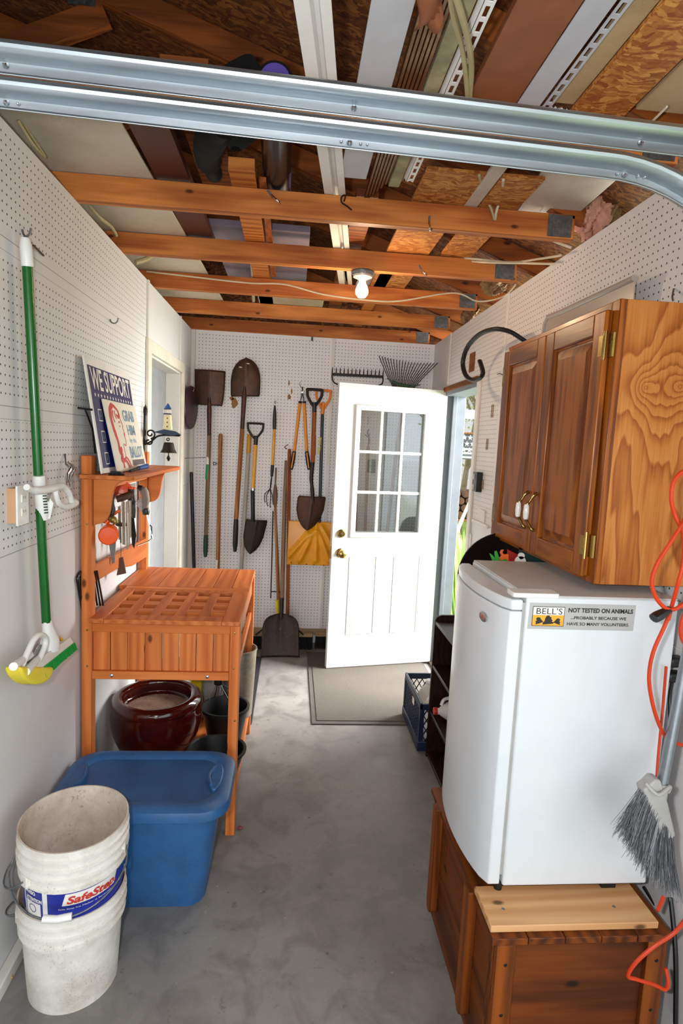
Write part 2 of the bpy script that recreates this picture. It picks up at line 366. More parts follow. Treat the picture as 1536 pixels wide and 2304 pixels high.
M['cream'] = plain('cream_plastic', '#e0dccf', .45)
M['orange'] = plain('orange_plastic', '#ea5200', .3, **{'Specular IOR Level': .3}); M['orange_deep'] = plain('orange_cord_rubber', '#c83a10', .42, **{'Specular IOR Level': .3})
M['yellow'] = plain('yellow_plastic', '#f2a313', .35); M['tool_yellow'] = plain('yellow_fibreglass', '#e8a83a', .35); M['lopper'] = plain('lopper_orange', '#e58f22', .38)
M['green'] = plain('green_enamel', '#045c1a', .25); M['green_dark'] = plain('dark_green_grip', '#173a22', .5)
M['blue_tote'] = speckled('blue_tote_plastic', '#2f6196', '#1c3148', .34, 14, .38)
M['pot'] = plain('oxblood_glaze', '#430e08', .12, var=.3, scale=6, **{'Coat Weight': .35}); M['soil'] = speckled('pot_soil', '#8a6458', '#c9b697', .6, 60, .95)
M['bucket'] = speckled('dirty_white_plastic', '#e2dfd6', '#94806a', .30, 26, .45)
M['bucket_in'] = speckled('soiled_bucket_inside', '#ddd4c6', '#8a6a4e', .75, 30, .6, fine=95)
M['fridge'] = plain('white_enamel', '#d6dadd', .28, var=.015); M['fridge_top'] = plain('grey_white_enamel', '#c9c6c4', .35, var=.04)
M['door_white'] = plain('door_paint', '#d9dad9', .4, var=.01)
M['navy'] = plain('navy_plastic', '#101c3a', .45)
M['maroon'] = plain('maroon_panel', '#4b2019', .5); M['brown'] = plain('brown_siding', '#8a5132', .55, var=.1); M['siding'] = plain('pale_vinyl_siding', '#b9bbc1', .5, var=.04)
M['offwhite'] = speckled('stained_white_panel', '#c9bfb0', '#9c8d78', .25, 10, .6); M['plyold'] = speckled('weathered_plywood', '#b39a72', '#8a7048', .4, 14, .8)
M['foam_purple'] = plain('lilac_foam', '#857888', .8); M['foam_white'] = plain('white_foam', '#e8e8e6', .9)
M['insul'] = speckled('pink_insulation', '#d9a18a', '#8a6a58', .5, 40, 1)
M['wire_cream'] = plain('cable_sheath', '#cfc3a8', .5); M['wire_old'] = plain('old_cable_sheath', '#a89c74', .6)
M['mat_grey'] = None
def matgrey():
    t = NT('door_mat_pile'); v = t.coord(); a = t.noise(v, 260, 3, .7); b = t.noise(v, 4, 6, .6)
    c = t.ramp(a, [(.3, hexc('#36322d')), (.7, hexc('#5f5952'))]); c = t.mix(t.math('MULTIPLY', b, .4), c, hexc('#6e6458')); t.bump(a, .6, .004); return t.set(c, .95)
M['mat_grey'] = matgrey()
def glassm():
    m = bpy.data.materials.new('window_glass'); m.use_nodes = True; t = m.node_tree; t.nodes.clear()
    o = t.nodes.new('ShaderNodeOutputMaterial'); mx = t.nodes.new('ShaderNodeMixShader'); tr = t.nodes.new('ShaderNodeBsdfTransparent'); gl = t.nodes.new('ShaderNodeBsdfGlossy'); fr = t.nodes.new('ShaderNodeFresnel')
    tr.inputs[0].default_value = (.93, .96, .95, 1); gl.inputs['Roughness'].default_value = .02; fr.inputs[0].default_value = 1.55
    ml = t.nodes.new('ShaderNodeMath'); ml.operation = 'MULTIPLY_ADD'; ml.inputs[1].default_value = 2.2; ml.inputs[2].default_value = .12; t.links.new(fr.outputs[0], ml.inputs[0])
    t.links.new(ml.outputs[0], mx.inputs[0]); t.links.new(tr.outputs[0], mx.inputs[1]); t.links.new(gl.outputs[0], mx.inputs[2]); t.links.new(mx.outputs[0], o.inputs[0]); return m
M['glass'] = glassm()
def clearpl(name, col, alpha=.45):
    t = NT(name); return t.set(hexc(col), .25, 0, Alpha=alpha)
M['clear'] = clearpl('clear_plastic', '#b8ada2', .8); M['jug'] = clearpl('cloudy_jug_plastic', '#dedad2', .85)
M['red'] = plain('red_cap', '#c41f1a', .4)
M['blue_lit'] = plain('blue_paint', '#1d4f94', .45); M['navy_print'] = plain('navy_print', '#2a2a5c', .4, var=.02); M['print_white'] = plain('print_white', '#e8e4dc', .45, var=.02)
M['print_grey'] = plain('print_blue_grey', '#6f8ea4', .45, var=.02); M['print_red'] = plain('print_red', '#c43a30', .45, var=.02); M['print_dark'] = plain('print_dark', '#1a1715', .45, var=.02)
M['print_teal'] = plain('print_teal', '#3aa0a0', .45, var=.02); M['label_blue'] = plain('label_blue', '#1c2a92', .35, var=.02); M['sticker'] = plain('sticker_grey', '#aeadab', .5, var=.02); M['amber'] = plain('amber_print', '#f0a326', .5, var=.02)

# ------------------------------------------------------------------ the setting
o = MB().box(-5, 1.22, -4.6, 4.8, -.12, 0).build('floor', M['concrete'], origin='zero'); struct(o)
DL0, DL1, DLT = 3.335, 4.245, 2.07      # doorway in the left wall
DR0, DR1, DRT = 3.45, 4.25, 2.035       # doorway in the right wall
M['peg_left'] = pegboard('pegboard_left', '#dadadb', 1, [(.4, 3.27, 1.285, 1.645), (.4, 3.27, 1.70, 2.10), (.4, 3.27, 2.17, 2.43)], [('z', 1.267, .0016), ('z', 1.688, .0014), ('z', 1.652, .0008), ('z', 2.14, .0014), ('z', 2.105, .0008), ('u', 3.283, .0025), ('u', 4.18, .0015), ('z', 2.1, .0)], dirt='#b09a82')
M['peg_back'] = pegboard('pegboard_back', '#ececee', 0, [(-.755, .27, .13, 2.425), (.29, 1.06, .13, 2.425)], [('u', .28, .0015), ('u', -.768, .002)], amt=.06)
M['peg_right'] = pegboard('pegboard_right', '#dcd9d8', 1, [(.4, 3.02, 1.24, 2.43), (3.07, 4.14, 2.06, 2.43), (3.07, 3.44, 1.24, 2.43)], [('u', 3.045, .002), ('u', 4.16, .0016), ('z', 1.22, .0014)], dirt='#a58e7a')
w = MB(); w.box(-.9, XL, .5, DL0, 0, 2.44); w.box(-.9, XL, DL1, 4.65, 0, 2.44); w.box(-.9, XL, DL0, DL1, DLT, 2.44)
struct(w.build('wall_left', M['peg_left'], origin='zero'))
struct(MB().box(-.9, 1.22, YB, YB+.1, 0, 2.44).build('wall_back', M['peg_back'], origin='zero'))
w = MB(); w.box(XR, 1.22, .95, DR0, 0, 2.44); w.box(XR, 1.22, DR1, 4.65, 0, 2.44); w.box(XR, 1.22, DR0, DR1, DRT, 2.44)
struct(w.build('wall_right', M['peg_right'], origin='zero'))
# the rest of the garage behind the photographer
w = MB(); w.box(-5, -2.7, -4.7, -4.6, 0, 2.6); w.box(-2.7, 1.22, -4.7, -4.6, 2.5, 2.6); struct(w.build('wall_rear', M['white_board'], origin='zero'))  # gap on the right left open for the added rear fill
w = MB(); w.box(-5.1, -5, -4.7, 4.8, 0, 2.6); struct(w.build('wall_far_left', M['white_board'], origin='zero'))
w = MB(); w.box(XR, 1.22, -4.6, -3.4, 0, 2.44); w.box(XR, 1.22, -3.4, .95, 2.12, 2.44); struct(w.build('wall_garage_opening', M['white_board'], origin='zero'))
w = MB(); w.box(-5, -.9, 4.7, 4.8, 0, 2.6); struct(w.build('wall_back_left', M['white_board'], origin='zero'))
# roof sheathing, rising from the right eave at 4 in 12, and the gable boards
def roofz(x): return 2.95-.333*x
RX = -1.9
w = MB()
w.hexa([(1.5, -4.7, roofz(1.5)), (RX, -4.7, roofz(RX)), (RX, 4.9, roofz(RX)), (1.5, 4.9, roofz(1.5))], [(1.5, -4.7, roofz(1.5)+.02), (RX, -4.7, roofz(RX)+.02), (RX, 4.9, roofz(RX)+.02), (1.5, 4.9, roofz(1.5)+.02)])
zl = roofz(RX)-.333*3.4
w.hexa([(RX, -4.7, roofz(RX)), (RX-3.4, -4.7, zl), (RX-3.4, 4.9, zl), (RX, 4.9, roofz(RX))], [(RX, -4.7, roofz(RX)+.02), (RX-3.4, -4.7, zl+.02), (RX-3.4, 4.9, zl+.02), (RX, 4.9, roofz(RX)+.02)])
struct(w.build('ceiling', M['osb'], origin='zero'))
struct(MB().box(-5, 1.22, -4.6, .5, 2.531, 2.545).build('ceiling_light_block', M['osb'], origin='zero'))  # unseen board added to block light from the attic and reflect dark
w = MB()
for y0 in (-4.7, 4.70):
    w.prism([(-5.1, 2.42), (1.22, 2.42), (1.22, roofz(1.22)), (RX, roofz(RX)), (-5.1, zl)], lambda a, b: (a, y0, b), lambda a, b: (a, y0+.05, b))
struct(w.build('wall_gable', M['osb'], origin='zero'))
# the space behind the left doorway: a closed door deep in the frame, its shade painted as grey, white reveals
w = MB(); w.box(-.935, -.90, DL0, DL1-.012, 0, DLT); struct(w.build('door_2', plain('shaded_door_grey', '#8f9297', .5), origin='zero'))
w = MB(); w.box(-.90, XL-.001, DL1-.012, DL1, 0, DLT); w.box(-.90, XL-.001, DL0, DL0+.012, 0, DLT); w.box(-.90, XL-.001, DL0, DL1, DLT-.012, DLT); w.box(-.90, -.888, DL0, DL0+.05, 0, DLT)
struct(w.build('trim_1', M['trim_white'], origin='zero', bevel=.002))
w = MB(); cs = .018
w.box(XL, XL+cs, DL0-.075, DL0, 0, DLT+.07); w.box(XL, XL+cs, DL1, DL1+.07, 0, DLT+.07); w.box(XL, XL+cs, DL0, DL1, DLT, DLT+.07)
struct(w.build('trim_2', plain('cream_casing', '#ded6c6', .5), origin='zero', bevel=.004))
w = MB(); w.box(XL, XL+.012, 3.275, 3.295, DLT+.07, 2.44); w.box(XL, XL+.012, 4.17, 4.19, DLT+.07, 2.44); struct(w.build('trim_3', M['trim_white'], origin='zero', bevel=.002))
w = MB(); w.box(XL, XL+.028, YB-.008, YB, 0, 2.44); w.box(.272, .295, YB-.006, YB, .13, 2.44); struct(w.build('trim_4', M['trim_white'], origin='zero', bevel=.002))
# right doorway: frame, stop, rough brown strip above
w = MB(); w.box(XR+.02, 1.24, DR1-.02, DR1+.0, 0, DRT); w.box(XR+.005, 1.24, DR0, DR0+.02, 0, DRT); w.box(XR+.005, 1.24, DR0, DR1, DRT-.025, DRT); w.box(1.14, 1.17, DR1-.045, DR1-.02, 0, DRT)
struct(w.build('trim_5', plain('frame_grey_white', '#6e747e', .5), origin='zero', bevel=.002))
w = MB(); w.box(XR-.012, XR+.004, 3.46, 4.24, DRT, DRT+.035); w.box(XR-.006, XR+.004, 3.56, 3.66, DRT+.075, DRT+.19)
struct(w.build('trim_6', wood('torn_brown_hardboard', '#8a4e26', '#5e3216', 'y', 1, .8), origin='zero', bevel=.002))
w = MB(); w.box(XR-.014, XR, DR0-.055, DR0-.002, 0, DRT+.0); struct(w.build('trim_7', M['trim_white'], origin='zero', bevel=.003))
w = MB(); w.box(XR-.008, XR, 3.035, 3.055, DRT+.02, 2.44); w.box(XR-.008, XR, 4.15, 4.17, DRT+.05, 2.44); struct(w.build('trim_8', M['trim_white'], origin='zero', bevel=.002))
w = MB(); w.box(XR+.01, 1.30, DR0, DR1, .0, .02); struct(w.build('trim_9', metal('threshold_metal', '#8b7a62', .5), origin='zero', bevel=.004))
w = MB(); w.box(XL, XL+.03, 1.2, 2.25, 0, .045); struct(w.build('baseboard_left', M['trim_white'], origin='zero', bevel=.004))
w = MB(); w.box(-.77, .62, YB-.06, YB, .085, .12); struct(w.build('baseboard_back', wood('ledge_board', '#b29a7c', '#8f7458', 'x', 1, .8), origin='zero', bevel=.003))

# outdoor ground and background beyond the right doorway
def grassm():
    t = NT('lawn_grass'); v = t.coord(); a = t.noise(v, 3, 5); b = t.noise(v, 60, 4, .7)
    f = t.math('ADD', t.math('MULTIPLY', a, .5), t.math('MULTIPLY', b, .5)); t.bump(b, 1, .05)
    return t.set(t.ramp(f, [(.3, hexc('#6f9a2a')), (.7, hexc('#b6cf4a'))]), .9)
M['lawn'] = grassm()
struct(MB().box(1.22, 40, -25, 60, -.25, -.12).build('ground', M['lawn'], origin='zero'))

# ------------------------------------------------------------------ roof trusses
def truss(y, label, plates=True):
    t = thing('roof_truss', label, 'roof truss', (0, y, 2.44), 'roof trusses over the passage')
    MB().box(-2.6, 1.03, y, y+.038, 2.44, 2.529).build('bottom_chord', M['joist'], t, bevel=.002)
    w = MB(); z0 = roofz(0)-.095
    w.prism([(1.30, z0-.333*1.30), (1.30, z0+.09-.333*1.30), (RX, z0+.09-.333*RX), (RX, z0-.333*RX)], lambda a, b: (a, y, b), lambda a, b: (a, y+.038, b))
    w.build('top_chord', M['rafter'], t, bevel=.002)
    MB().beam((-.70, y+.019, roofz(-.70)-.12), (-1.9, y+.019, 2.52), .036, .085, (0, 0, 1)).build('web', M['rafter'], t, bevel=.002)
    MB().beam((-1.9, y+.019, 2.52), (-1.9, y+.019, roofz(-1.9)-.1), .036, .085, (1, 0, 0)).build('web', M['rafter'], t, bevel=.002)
    g = MB()
    for (a, b, c, d) in ((.925, 1.018, 2.446, 2.525), (-.82, -.73, 3.07, 3.15)): 
        g.box(a, b, y-.0025, y, c, d)
        nx, nz = int((b-a)/.012), int((d-c)/.008)
        for i in range(nx):
            for j in range(nz): g.box(a+.004+i*.012, a+.009+i*.012, y-.0035, y-.002, c+.002+j*.008, c+.005+j*.008)
        g.build('gusset_plate', M['zinc'], t, smooth=False); g = MB()
    return t
for y, lb in ((1.64, 'brown truss just behind the galvanised door tracks'), (2.25, 'orange-brown truss nearest in front, with hooks on its knotty beam'), (2.83, 'second truss from the front, its beam carrying the lit bulb'),
              (3.435, 'third truss beam, crossed by a thin white cable'), (4.04, 'fourth truss beam, darker, second from the back wall'), (4.63, 'truss beam resting on top of the back pegboard wall')):
    truss(y, lb)

# ------------------------------------------------------------------ boards lying on the trusses
def ext(p, q, y):
    t = (y-p[1])/(q[1]-p[1]); return p[0]+(q[0]-p[0])*t
def board(name, l0, l1, r0, r1, y0, y1, z, th, mat, label, cat='board', group=None, obj=True, tilt=0):
    w = MB(); a, b, c, d = ext(l0, l1, y0), ext(r0, r1, y0), ext(l0, l1, y1), ext(r0, r1, y1)
    w.hexa([(a, y0, z), (b, y0, z+tilt), (d, y1, z+tilt), (c, y1, z)], [(a, y0, z+th), (b, y0, z+th+tilt), (d, y1, z+th+tilt), (c, y1, z+th)])
    o = w.build(name, mat, None, bevel=.0015); return tag(o, label, cat, group)
ZB = 2.531
def strip(name, x0, x1, y0, y1, z, th, mat, label, cat='board'): return board(name, (x0, 0), (x0, 1), (x1, 0), (x1, 1), y0, y1, z, th, mat, label, cat)
board('wall_panel', (-1.25, 0), (-1.25, 1), (-.535, 2.102), (-.50, 3.9), 1.72, 4.2, ZB, .008, M['offwhite'], 'stained off-white panel lying on the beams along the left wall', 'panel')
strip('maroon_board', -.525, -.405, 1.78, 2.95, ZB+.009, .03, M['maroon'], 'maroon board lying on the beams right of the off-white panel')
strip('lumber_stud', -.255, -.165, 2.12, 4.3, ZB, .04, M['joist'], 'light orange two-by-four lying on the beams with its sawn end showing', 'lumber')
strip('wood_lath', -.155, -.13, 2.2, 3.4, ZB, .018, M['handle_red'], 'thin wooden lath lying on the beams beside the two-by-four', 'lath')
strip('lilac_sheet', -.42, .04, 2.80, 3.9, ZB+.045, .03, M['foam_purple'], 'lilac foam panel lying across the two-by-four on the beams', 'foam panel')
o = thing('ceiling_broom_handle', 'cream round stick with a ring end lying on the beams right of the two-by-four', 'stick', (-.21, 2.7, 2.53)); w = MB().tube([(-0.229, 2.891, 2.545), (-0.317, 4.37, 2.545)], .011, 12); w.build('stick', M['wire_cream'], o)
sp_ = Vector((-0.228, 2.869, 2.548)); MB().tube([(sp_.x+.016*math.cos(a), sp_.y, sp_.z+.016*math.sin(a)) for a in [i*PI/8 for i in range(17)]], .005, 8, cap=False).build('ring', M['zinc'], o)
# vinyl corner trim running along the middle
def vinyl(name, x0, x1, xa, xb, y0, y1, z, mat, label, ribs, flange=None, cat='trim piece'):
    w = MB()
    def X(u, y): t = (y-y0)/(y1-y0); return (x0+(xa-x0)*t)*(1-u)+(x1+(xb-x1)*t)*u
    prof = ribs
    for i in range(len(prof)-1):
        (u0, h0), (u1, h1) = prof[i], prof[i+1]
        w.hexa([(X(u0, y0), y0, z+h0), (X(u1, y0), y0, z+h1), (X(u1, y1), y1, z+h1), (X(u0, y1), y1, z+h0)], [(X(u0, y0), y0, z+h0+.0025), (X(u1, y0), y0, z+h1+.0025), (X(u1, y1), y1, z+h1+.0025), (X(u0, y1), y1, z+h0+.0025)])
    if not flange: return tag(w.build(name, mat, None), label, cat)
    t = thing(name, label, cat, (x0, y0, z)); w.build('channel', mat, t)
    a, b = flange; w = MB()
    w.box(a, a+(b-a)*.28, y0, y1, z, z+.002); w.box(b-(b-a)*.28, b, y0, y1, z, z+.002)
    y = y0
    while y < y1: w.box(a+(b-a)*.28, b-(b-a)*.28, y, y+.013, z, z+.002); y += .045
    w.build('nailing_flange', mat, t, smooth=False); return t
vinyl('corner_trim', -.075, .005, .225, .30, 1.0, 3.45, ZB-.0, M['white_pl'], 'long white corner trim running slantwise over the middle of the beams', [(0, 0), (.42, 0), (.5, .02), (.62, .02), (.7, 0), (1, 0)])
strip('vinyl_siding', .125, .215, 1.0, 2.12, ZB+.004, .004, M['siding'], 'pale grey siding strip above the track, right of the white corner trim', 'siding strip')
w = MB()
for k in range(6):
    w.box(.228+k*.011, .235+k*.011, 1.0, 2.30-.03*k, ZB+.001*k, ZB+.02)
tag(w.build('ribbed_trim', metal('bronze_trim', '#7a5a3c', .35, None, .4, .6), None), 'narrow ribbed bronze trim between the siding strip and the green board', 'trim piece')
strip('treated_board', .297, .335, 1.0, 2.15, ZB, .018, plain('greenish_board', '#9a9472', .7, var=.25), 'narrow greenish weathered board above the track beside the slotted channel')
vinyl('slotted_channel', .338, .350, .338, .350, 1.0, 2.1, ZB, M['white_pl'], 'white slotted channel above the track right of the greenish board', [(0, 0), (.5, .012), (1, 0)], (.352, .375))
strip('brown_board', .415, .545, .95, 1.66, ZB+.0, .02, M['brown'], 'wide brown board right of the hanging cables above the track')
vinyl('window_trim', .548, .615, .548, .615, .95, 1.655, ZB, M['siding'], 'smooth grey-white trim with slotted edge beside the wide brown board', [(0, .0), (.9, 0), (1, .012)], (.617, .64))
strip('plywood_strip', .642, .70, .95, 1.60, ZB+.012, .012, M['plyold'], 'pale weathered plywood strip between slotted trim and OSB strip')
strip('osb_strip', .70, .845, .9, 1.86, ZB, .012, M['osb_light'], 'wide strip of chipboard above the right end of the track')
strip('plywood_offcut', .86, 1.06, .9, 1.58, ZB+.004, .012, M['plyold'], 'weathered plywood offcut at the top right corner above the track')
strip('osb_strip', .40, .60, 2.0, 3.6, ZB, .012, M['osb_light'], 'chipboard strip across the beams right of the light, left one of a pair')
strip('osb_strip', .655, .80, 2.0, 3.15, ZB, .012, M['osb_light'], 'chipboard strip across the beams right of the light, right one of a pair')
strip('painted_strip', .60, .65, 1.9, 2.45, ZB, .01, M['offwhite'], 'narrow painted strip between the two chipboard strips behind the track')
board('painted_offcut', (.78, 2.0), (.85, 2.5), (1.04, 2.0), (1.06, 2.5), 1.98, 2.46, ZB+.015, .01, M['offwhite'], 'stained white offcut above the insulation at the right eave', 'offcut')
strip('white_sheet', .33, .62, 3.0, 3.95, ZB+.03, .01, M['white_board'], 'white panel resting on the beams behind the bulb', 'panel')
strip('white_sheet', -.26, .16, 3.62, 4.5, ZB+.0, .008, M['offwhite'], 'off-white panel on the rear beams left of the bulb', 'panel')
strip('pale_batten', .20, .285, 2.3, 4.6, ZB+.02, .03, M['rafter'], 'brown batten running along the beams just left of the bulb', 'batten')
strip('pale_batten', .42, .49, 3.1, 4.6, ZB+.0, .018, M['joist'], 'orange batten over the rear beams right of the bulb', 'batten')
strip('dark_board', -.40, -.27, 1.75, 2.6, ZB+.10, .02, M['rafter'], 'dark brown board half hidden beside the maroon board')
# crumbly foam offcut on the joist
w = MB()
for k in range(90):
    x = random.uniform(.50, .72); w.lathe((x, 1.625+random.uniform(-.004, .004), 2.531+random.uniform(0, .012)), [(0, -.005), (.005, 0), (0, .006)], 5)
tag(w.build('foam_scrap', M['foam_white'], None, smooth=False), 'crumbled white foam scrap on the beam above the track', 'foam scrap')
# torn brown paper hanging from the ribbed trim
w = MB()
random.seed(3)
def torn(u, v): return Vector((.215+.05*u+.01*math.sin(9*v), 1.15+.17*v, 2.527-.02*abs(math.sin(3*u+5*v))-.015*v))
w.grid(torn, 6, 10)
tag(w.build('torn_cardboard', M['brown'], None, solid=.002), 'torn brown cardboard scrap hanging above the track at the top edge', 'cardboard')

# black bag and roll stored on the beams
random.seed(5)
t = thing('black_bag', 'black cloth bag bundled on the beams behind the left half of the track', 'bag', (-.2, 1.95, 2.53))
w = MB()
def bag(u, v):
    a = 2*PI*u; r = .085*math.sin(PI*min(max(v, .02), .98))**.6*(1+.12*math.sin(3*a+4*v)+.07*math.sin(7*a+9*v))
    return Vector((-.215+r*math.cos(a)+.03*v, 1.98+r*math.sin(a), 2.531+.27*v))
w.grid(bag, 40, 16); w.build('body', plain('black_cloth', '#0b0b0c', .95), t)
MB().tube(catmull([(-.25, 1.92, 2.57), (-.29, 2.0, 2.575), (-.325, 2.12, 2.575), (-.325, 2.3, 2.585)], 6), [.04, .05, .045, .03], 12).build('strap_bundle', plain('black_cloth_strap', '#0d0d0e', .95), t)
t = thing('plastic_roll', 'black and purple wrapped roll lying on the beams beside the black bag', 'roll', (-.07, 1.7, 2.53))
MB().tube([(-.085, 1.70, 2.585), (-.10, 2.5, 2.585)], .05, 24).build('roll', plain('dark_film', '#17171b', .25), t)
MB().lathe((-.0853, 1.697, 2.585), [(.0, 0), (.04, .0), (.04, .003)], 24, (0, -1, 0)).build('end_label', plain('purple_label', '#5a4a9c', .3), t)
MB().tube([(-.094, 2.2, 2.588), (-.0985, 2.42, 2.588)], .051, 24, cap=False).build('purple_band', plain('purple_band', '#6a5a9a', .3), t)

# ------------------------------------------------------------------ bulb in a porcelain holder under the second beam
t = thing('ceiling_light', 'bare lit bulb in a round holder under the second beam', 'light', (.295, 2.85, 2.30))
MB().lathe((.295, 2.85, 2.44), [(.0, 0), (.052, 0), (.054, -.006), (.05, -.016), (.046, -.02)], 32).build('base', M['zinc'], t)
MB().lathe((.295, 2.85, 2.42), [(.046, 0), (.044, -.008), (.028, -.014), (.022, -.018)], 32).build('holder', plain('porcelain', '#cfc3b0', .3), t)
b = NT('bulb_glow'); b.set((1, .9, .75, 1), .3); b.b.inputs['Emission Color'].default_value = (1, .80, .52, 1); b.b.inputs['Emission Strength'].default_value = 25
MB().lathe((.295, 2.85, 2.402), [(.014, 0), (.015, -.014), (.024, -.030), (.0305, -.050), (.029, -.066), (.018, -.080), (.0, -.085)], 28).build('bulb', b.m, t)
light('bulb_light', 'POINT', (.295, 2.85, 2.30), 12, (1, .72, .45), shadow_soft_size=.03)

# ------------------------------------------------------------------ garage door tracks
def trackprof(h):      # channel seen from its open side: (forward, up)
    return [(-.002, h), (-.012, h-.0008), (-.019, h-.003), (-.0235, h-.007), (-.025, h-.012), (-.0235, h-.017), (-.019, h-.0215), (-.011, h-.025), (-.003, h-.0268), (-.001, h-.0285), (0, .014), (-.003, .0105), (-.013, .0085), (-.020, .0055), (-.024, .0)]
def sweep(w, prof, path, th=.0022):
    # path: list of (point, up vector); forward is +y, profile extruded as a thin sheet
    n = len(prof)
    for s_, side in ((0, 0), (1, th)):
        pass
    vs = []
    for p, up in path:
        p = Vector(p); up = Vector(up)
        for f, z in prof: vs.append(p+Vector((0, 1, 0))*f+up*z)
    fs = [(i*n+k, i*n+k+1, (i+1)*n+k+1, (i+1)*n+k) for i in range(len(path)-1) for k in range(n-1)]
    w._add(vs, fs)
TY = 1.12
def zt(x): return -.022*(x-.0)
def trackbolts(xs, z, t, y=TY-.003):
    for x, r in xs: MB().lathe((x, y, z+zt(x)), [(0, .004), (r*.6, .0035), (r, 0)], 14, (0, -1, 0)).build('rivet', M['chrome'], t)
tr = thing('door_track', 'upper galvanised garage door track running straight across the view', 'garage door track', (0, TY, 2.18))
w = MB(); sweep(w, trackprof(.060), [((x, TY, 2.200+zt(x)), (0, 0, 1)) for x in [-1.6+.1*i for i in range(27)]]); w.build('channel', M['steel'], tr, solid=.0016, ang=28)
trackbolts([(-.51, .0055), (.085, .0055), (.625, .0055), (.79, .005)], 2.2255, tr)
tr = thing('door_track', 'lower galvanised garage door track, curving down at its right end', 'garage door track', (0, TY, 2.13))
path = [((x, TY, 2.146+zt(x)), (0, 0, 1)) for x in [-1.6+.1*i for i in range(22)]]
R_ = .36; x0 = .55; z0 = 2.146+zt(.55)
for k in range(0, 19):
    a = math.radians(5*k); 
    # the curve bends downwards about a centre below the track
    path.append(((x0+R_*math.sin(a), TY, z0-R_*(1-math.cos(a))), (math.sin(a), 0, math.cos(a))))
path.append(((x0+R_, TY, z0-R_-.05), (1, 0, 0)))
w = MB(); sweep(w, trackprof(.056), path); w.build('channel', M['steel'], tr, solid=.0016, ang=28)
trackbolts([(-.51, .005), (-.49, .003), (.08, .0055), (.065, .003), (.10, .003), (.112, .0025), (.60, .0055), (.585, .003), (.625, .003), (.638, .003)], 2.1665, tr)

# ------------------------------------------------------------------ hooks, wires, insulation on the beams
def hook(pts, r, mat, label, name='screw_hook', cat='hook', group=None):
    o = MB().tube(catmull(pts, 5), r, 8).build(name, mat); return tag(o, label, cat, group)
p = (0.151, 2.243, 2.503); hook([(p[0]-.0, 2.245, p[2]+.005), (p[0]+.0, 2.20, p[2]+.007), (p[0]-.014, 2.19, p[2]-.004), (p[0]-.012, 2.195, p[2]-.02), (p[0]+.006, 2.21, p[2]-.024), (p[0]+.028, 2.243, p[2]-.024)], .0028, M['iron'], 'dark U-shaped bicycle hook on the front beam near the middle')
def hasp(a, b, label):
    a, b = Vector(a), Vector(b); t = thing('beam_hook', label, 'hook', a)
    MB().beam(a, lerp(a, b, .5), .006, .013, (0, 1, 0)).build('plate', M['zinc'], t)
    MB().tube(catmull([lerp(a, b, .35)+Vector((0, -.004, 0)), lerp(a, b, .8)+Vector((0, -.02, 0)), b+Vector((.006, -.012, 0)), lerp(a, b, .8)+Vector((.012, -.004, 0))], 5), .003, 8).build('hook', M['chrome'], t)
hasp((-0.127, 2.246, 2.523), (-0.087, 2.246, 2.478), 'flat grey hook screwed to the front beam right of its big knot')
hasp((0.47, 2.246, 2.481), (0.469, 2.246, 2.425), 'bright metal hook under the front beam right of the middle')
hasp((0.555, 2.826, 2.479), (0.586, 2.826, 2.431), 'small bright hook on the second beam right of the bulb')
def cable(pts, r, mat, label, name='electric_cable', cat='cable', n=8, group=None):
    return tag(MB().tube(catmull(pts, n), r, 8).build(name, mat), label, cat, group)
cable([(-0.839, 3.43, 2.52), (-0.549, 3.425, 2.506), (-0.275, 3.425, 2.496), (-0.082, 3.425, 2.502), (0.144, 3.425, 2.462), (0.399, 3.425, 2.448), (0.577, 3.425, 2.457), (0.882, 3.425, 2.522), (1.03, 3.42, 2.484), (1.131, 3.3, 2.487), (1.092, 3, 2.474)], .0045, M['wire_cream'], 'thin white cable stapled along the third beam under the bulb')
cable([(0.262, 1.202, 2.5), (0.292, 1.28, 2.5), (0.336, 1.368, 2.5), (0.388, 1.506, 2.5), (0.427, 1.634, 2.52)], .006, M['wire_old'], 'tan cable hanging above the track, left one of the pair')
cable([(0.265, 1.187, 2.49), (0.324, 1.298, 2.49), (0.373, 1.423, 2.5), (0.414, 1.577, 2.51)], .007, M['wire_old'], 'tan cable hanging above the track, right one of the pair')
cable([(0.576, 2, 2.527), (0.659, 2.2, 2.55), (0.698, 2.235, 2.52), (0.714, 2.238, 2.483)], .005, M['wire_old'], 'tan cable dropping to the front beam, left strand')
cable([(0.658, 2, 2.52), (0.722, 2.2, 2.555), (0.72, 2.235, 2.522), (0.716, 2.238, 2.483)], .005, M['wire_cream'], 'tan cable dropping to the front beam, right strand')
cable([(0.693, 2.9, 2.549), (0.829, 2.8, 2.519), (0.983, 2.78, 2.51), (1.038, 2.6, 2.475), (1.028, 2.35, 2.413)], .005, M['wire_cream'], 'upper pale cable draped over the second beam toward the right wall')
cable([(0.705, 2.9, 2.542), (0.861, 2.8, 2.507), (1.017, 2.7, 2.485), (1.046, 2.45, 2.411)], .005, M['wire_cream'], 'lower pale cable draped over the second beam toward the right wall')
cable([(0.986, 2.35, 2.469), (1.019, 2.32, 2.445), (1.047, 2.3, 2.429)], .005, M['wire_cream'], 'short white cable end over the right wall')
cable([(-0.83, 1.888, 2.514), (-0.82, 1.915, 2.492), (-0.81, 1.951, 2.473), (-0.82, 2.046, 2.488), (-0.84, 1.969, 2.529), (-0.84, 1.933, 2.53)], .005, M['wire_old'], 'yellowed cable loop above the left wall nearest the track')
cable([(-0.82, 2.454, 2.496), (-0.79, 2.491, 2.466), (-0.79, 2.633, 2.482), (-0.8, 2.741, 2.482)], .007, M['wire_old'], 'yellowed cable over the left wall between the first two beams')
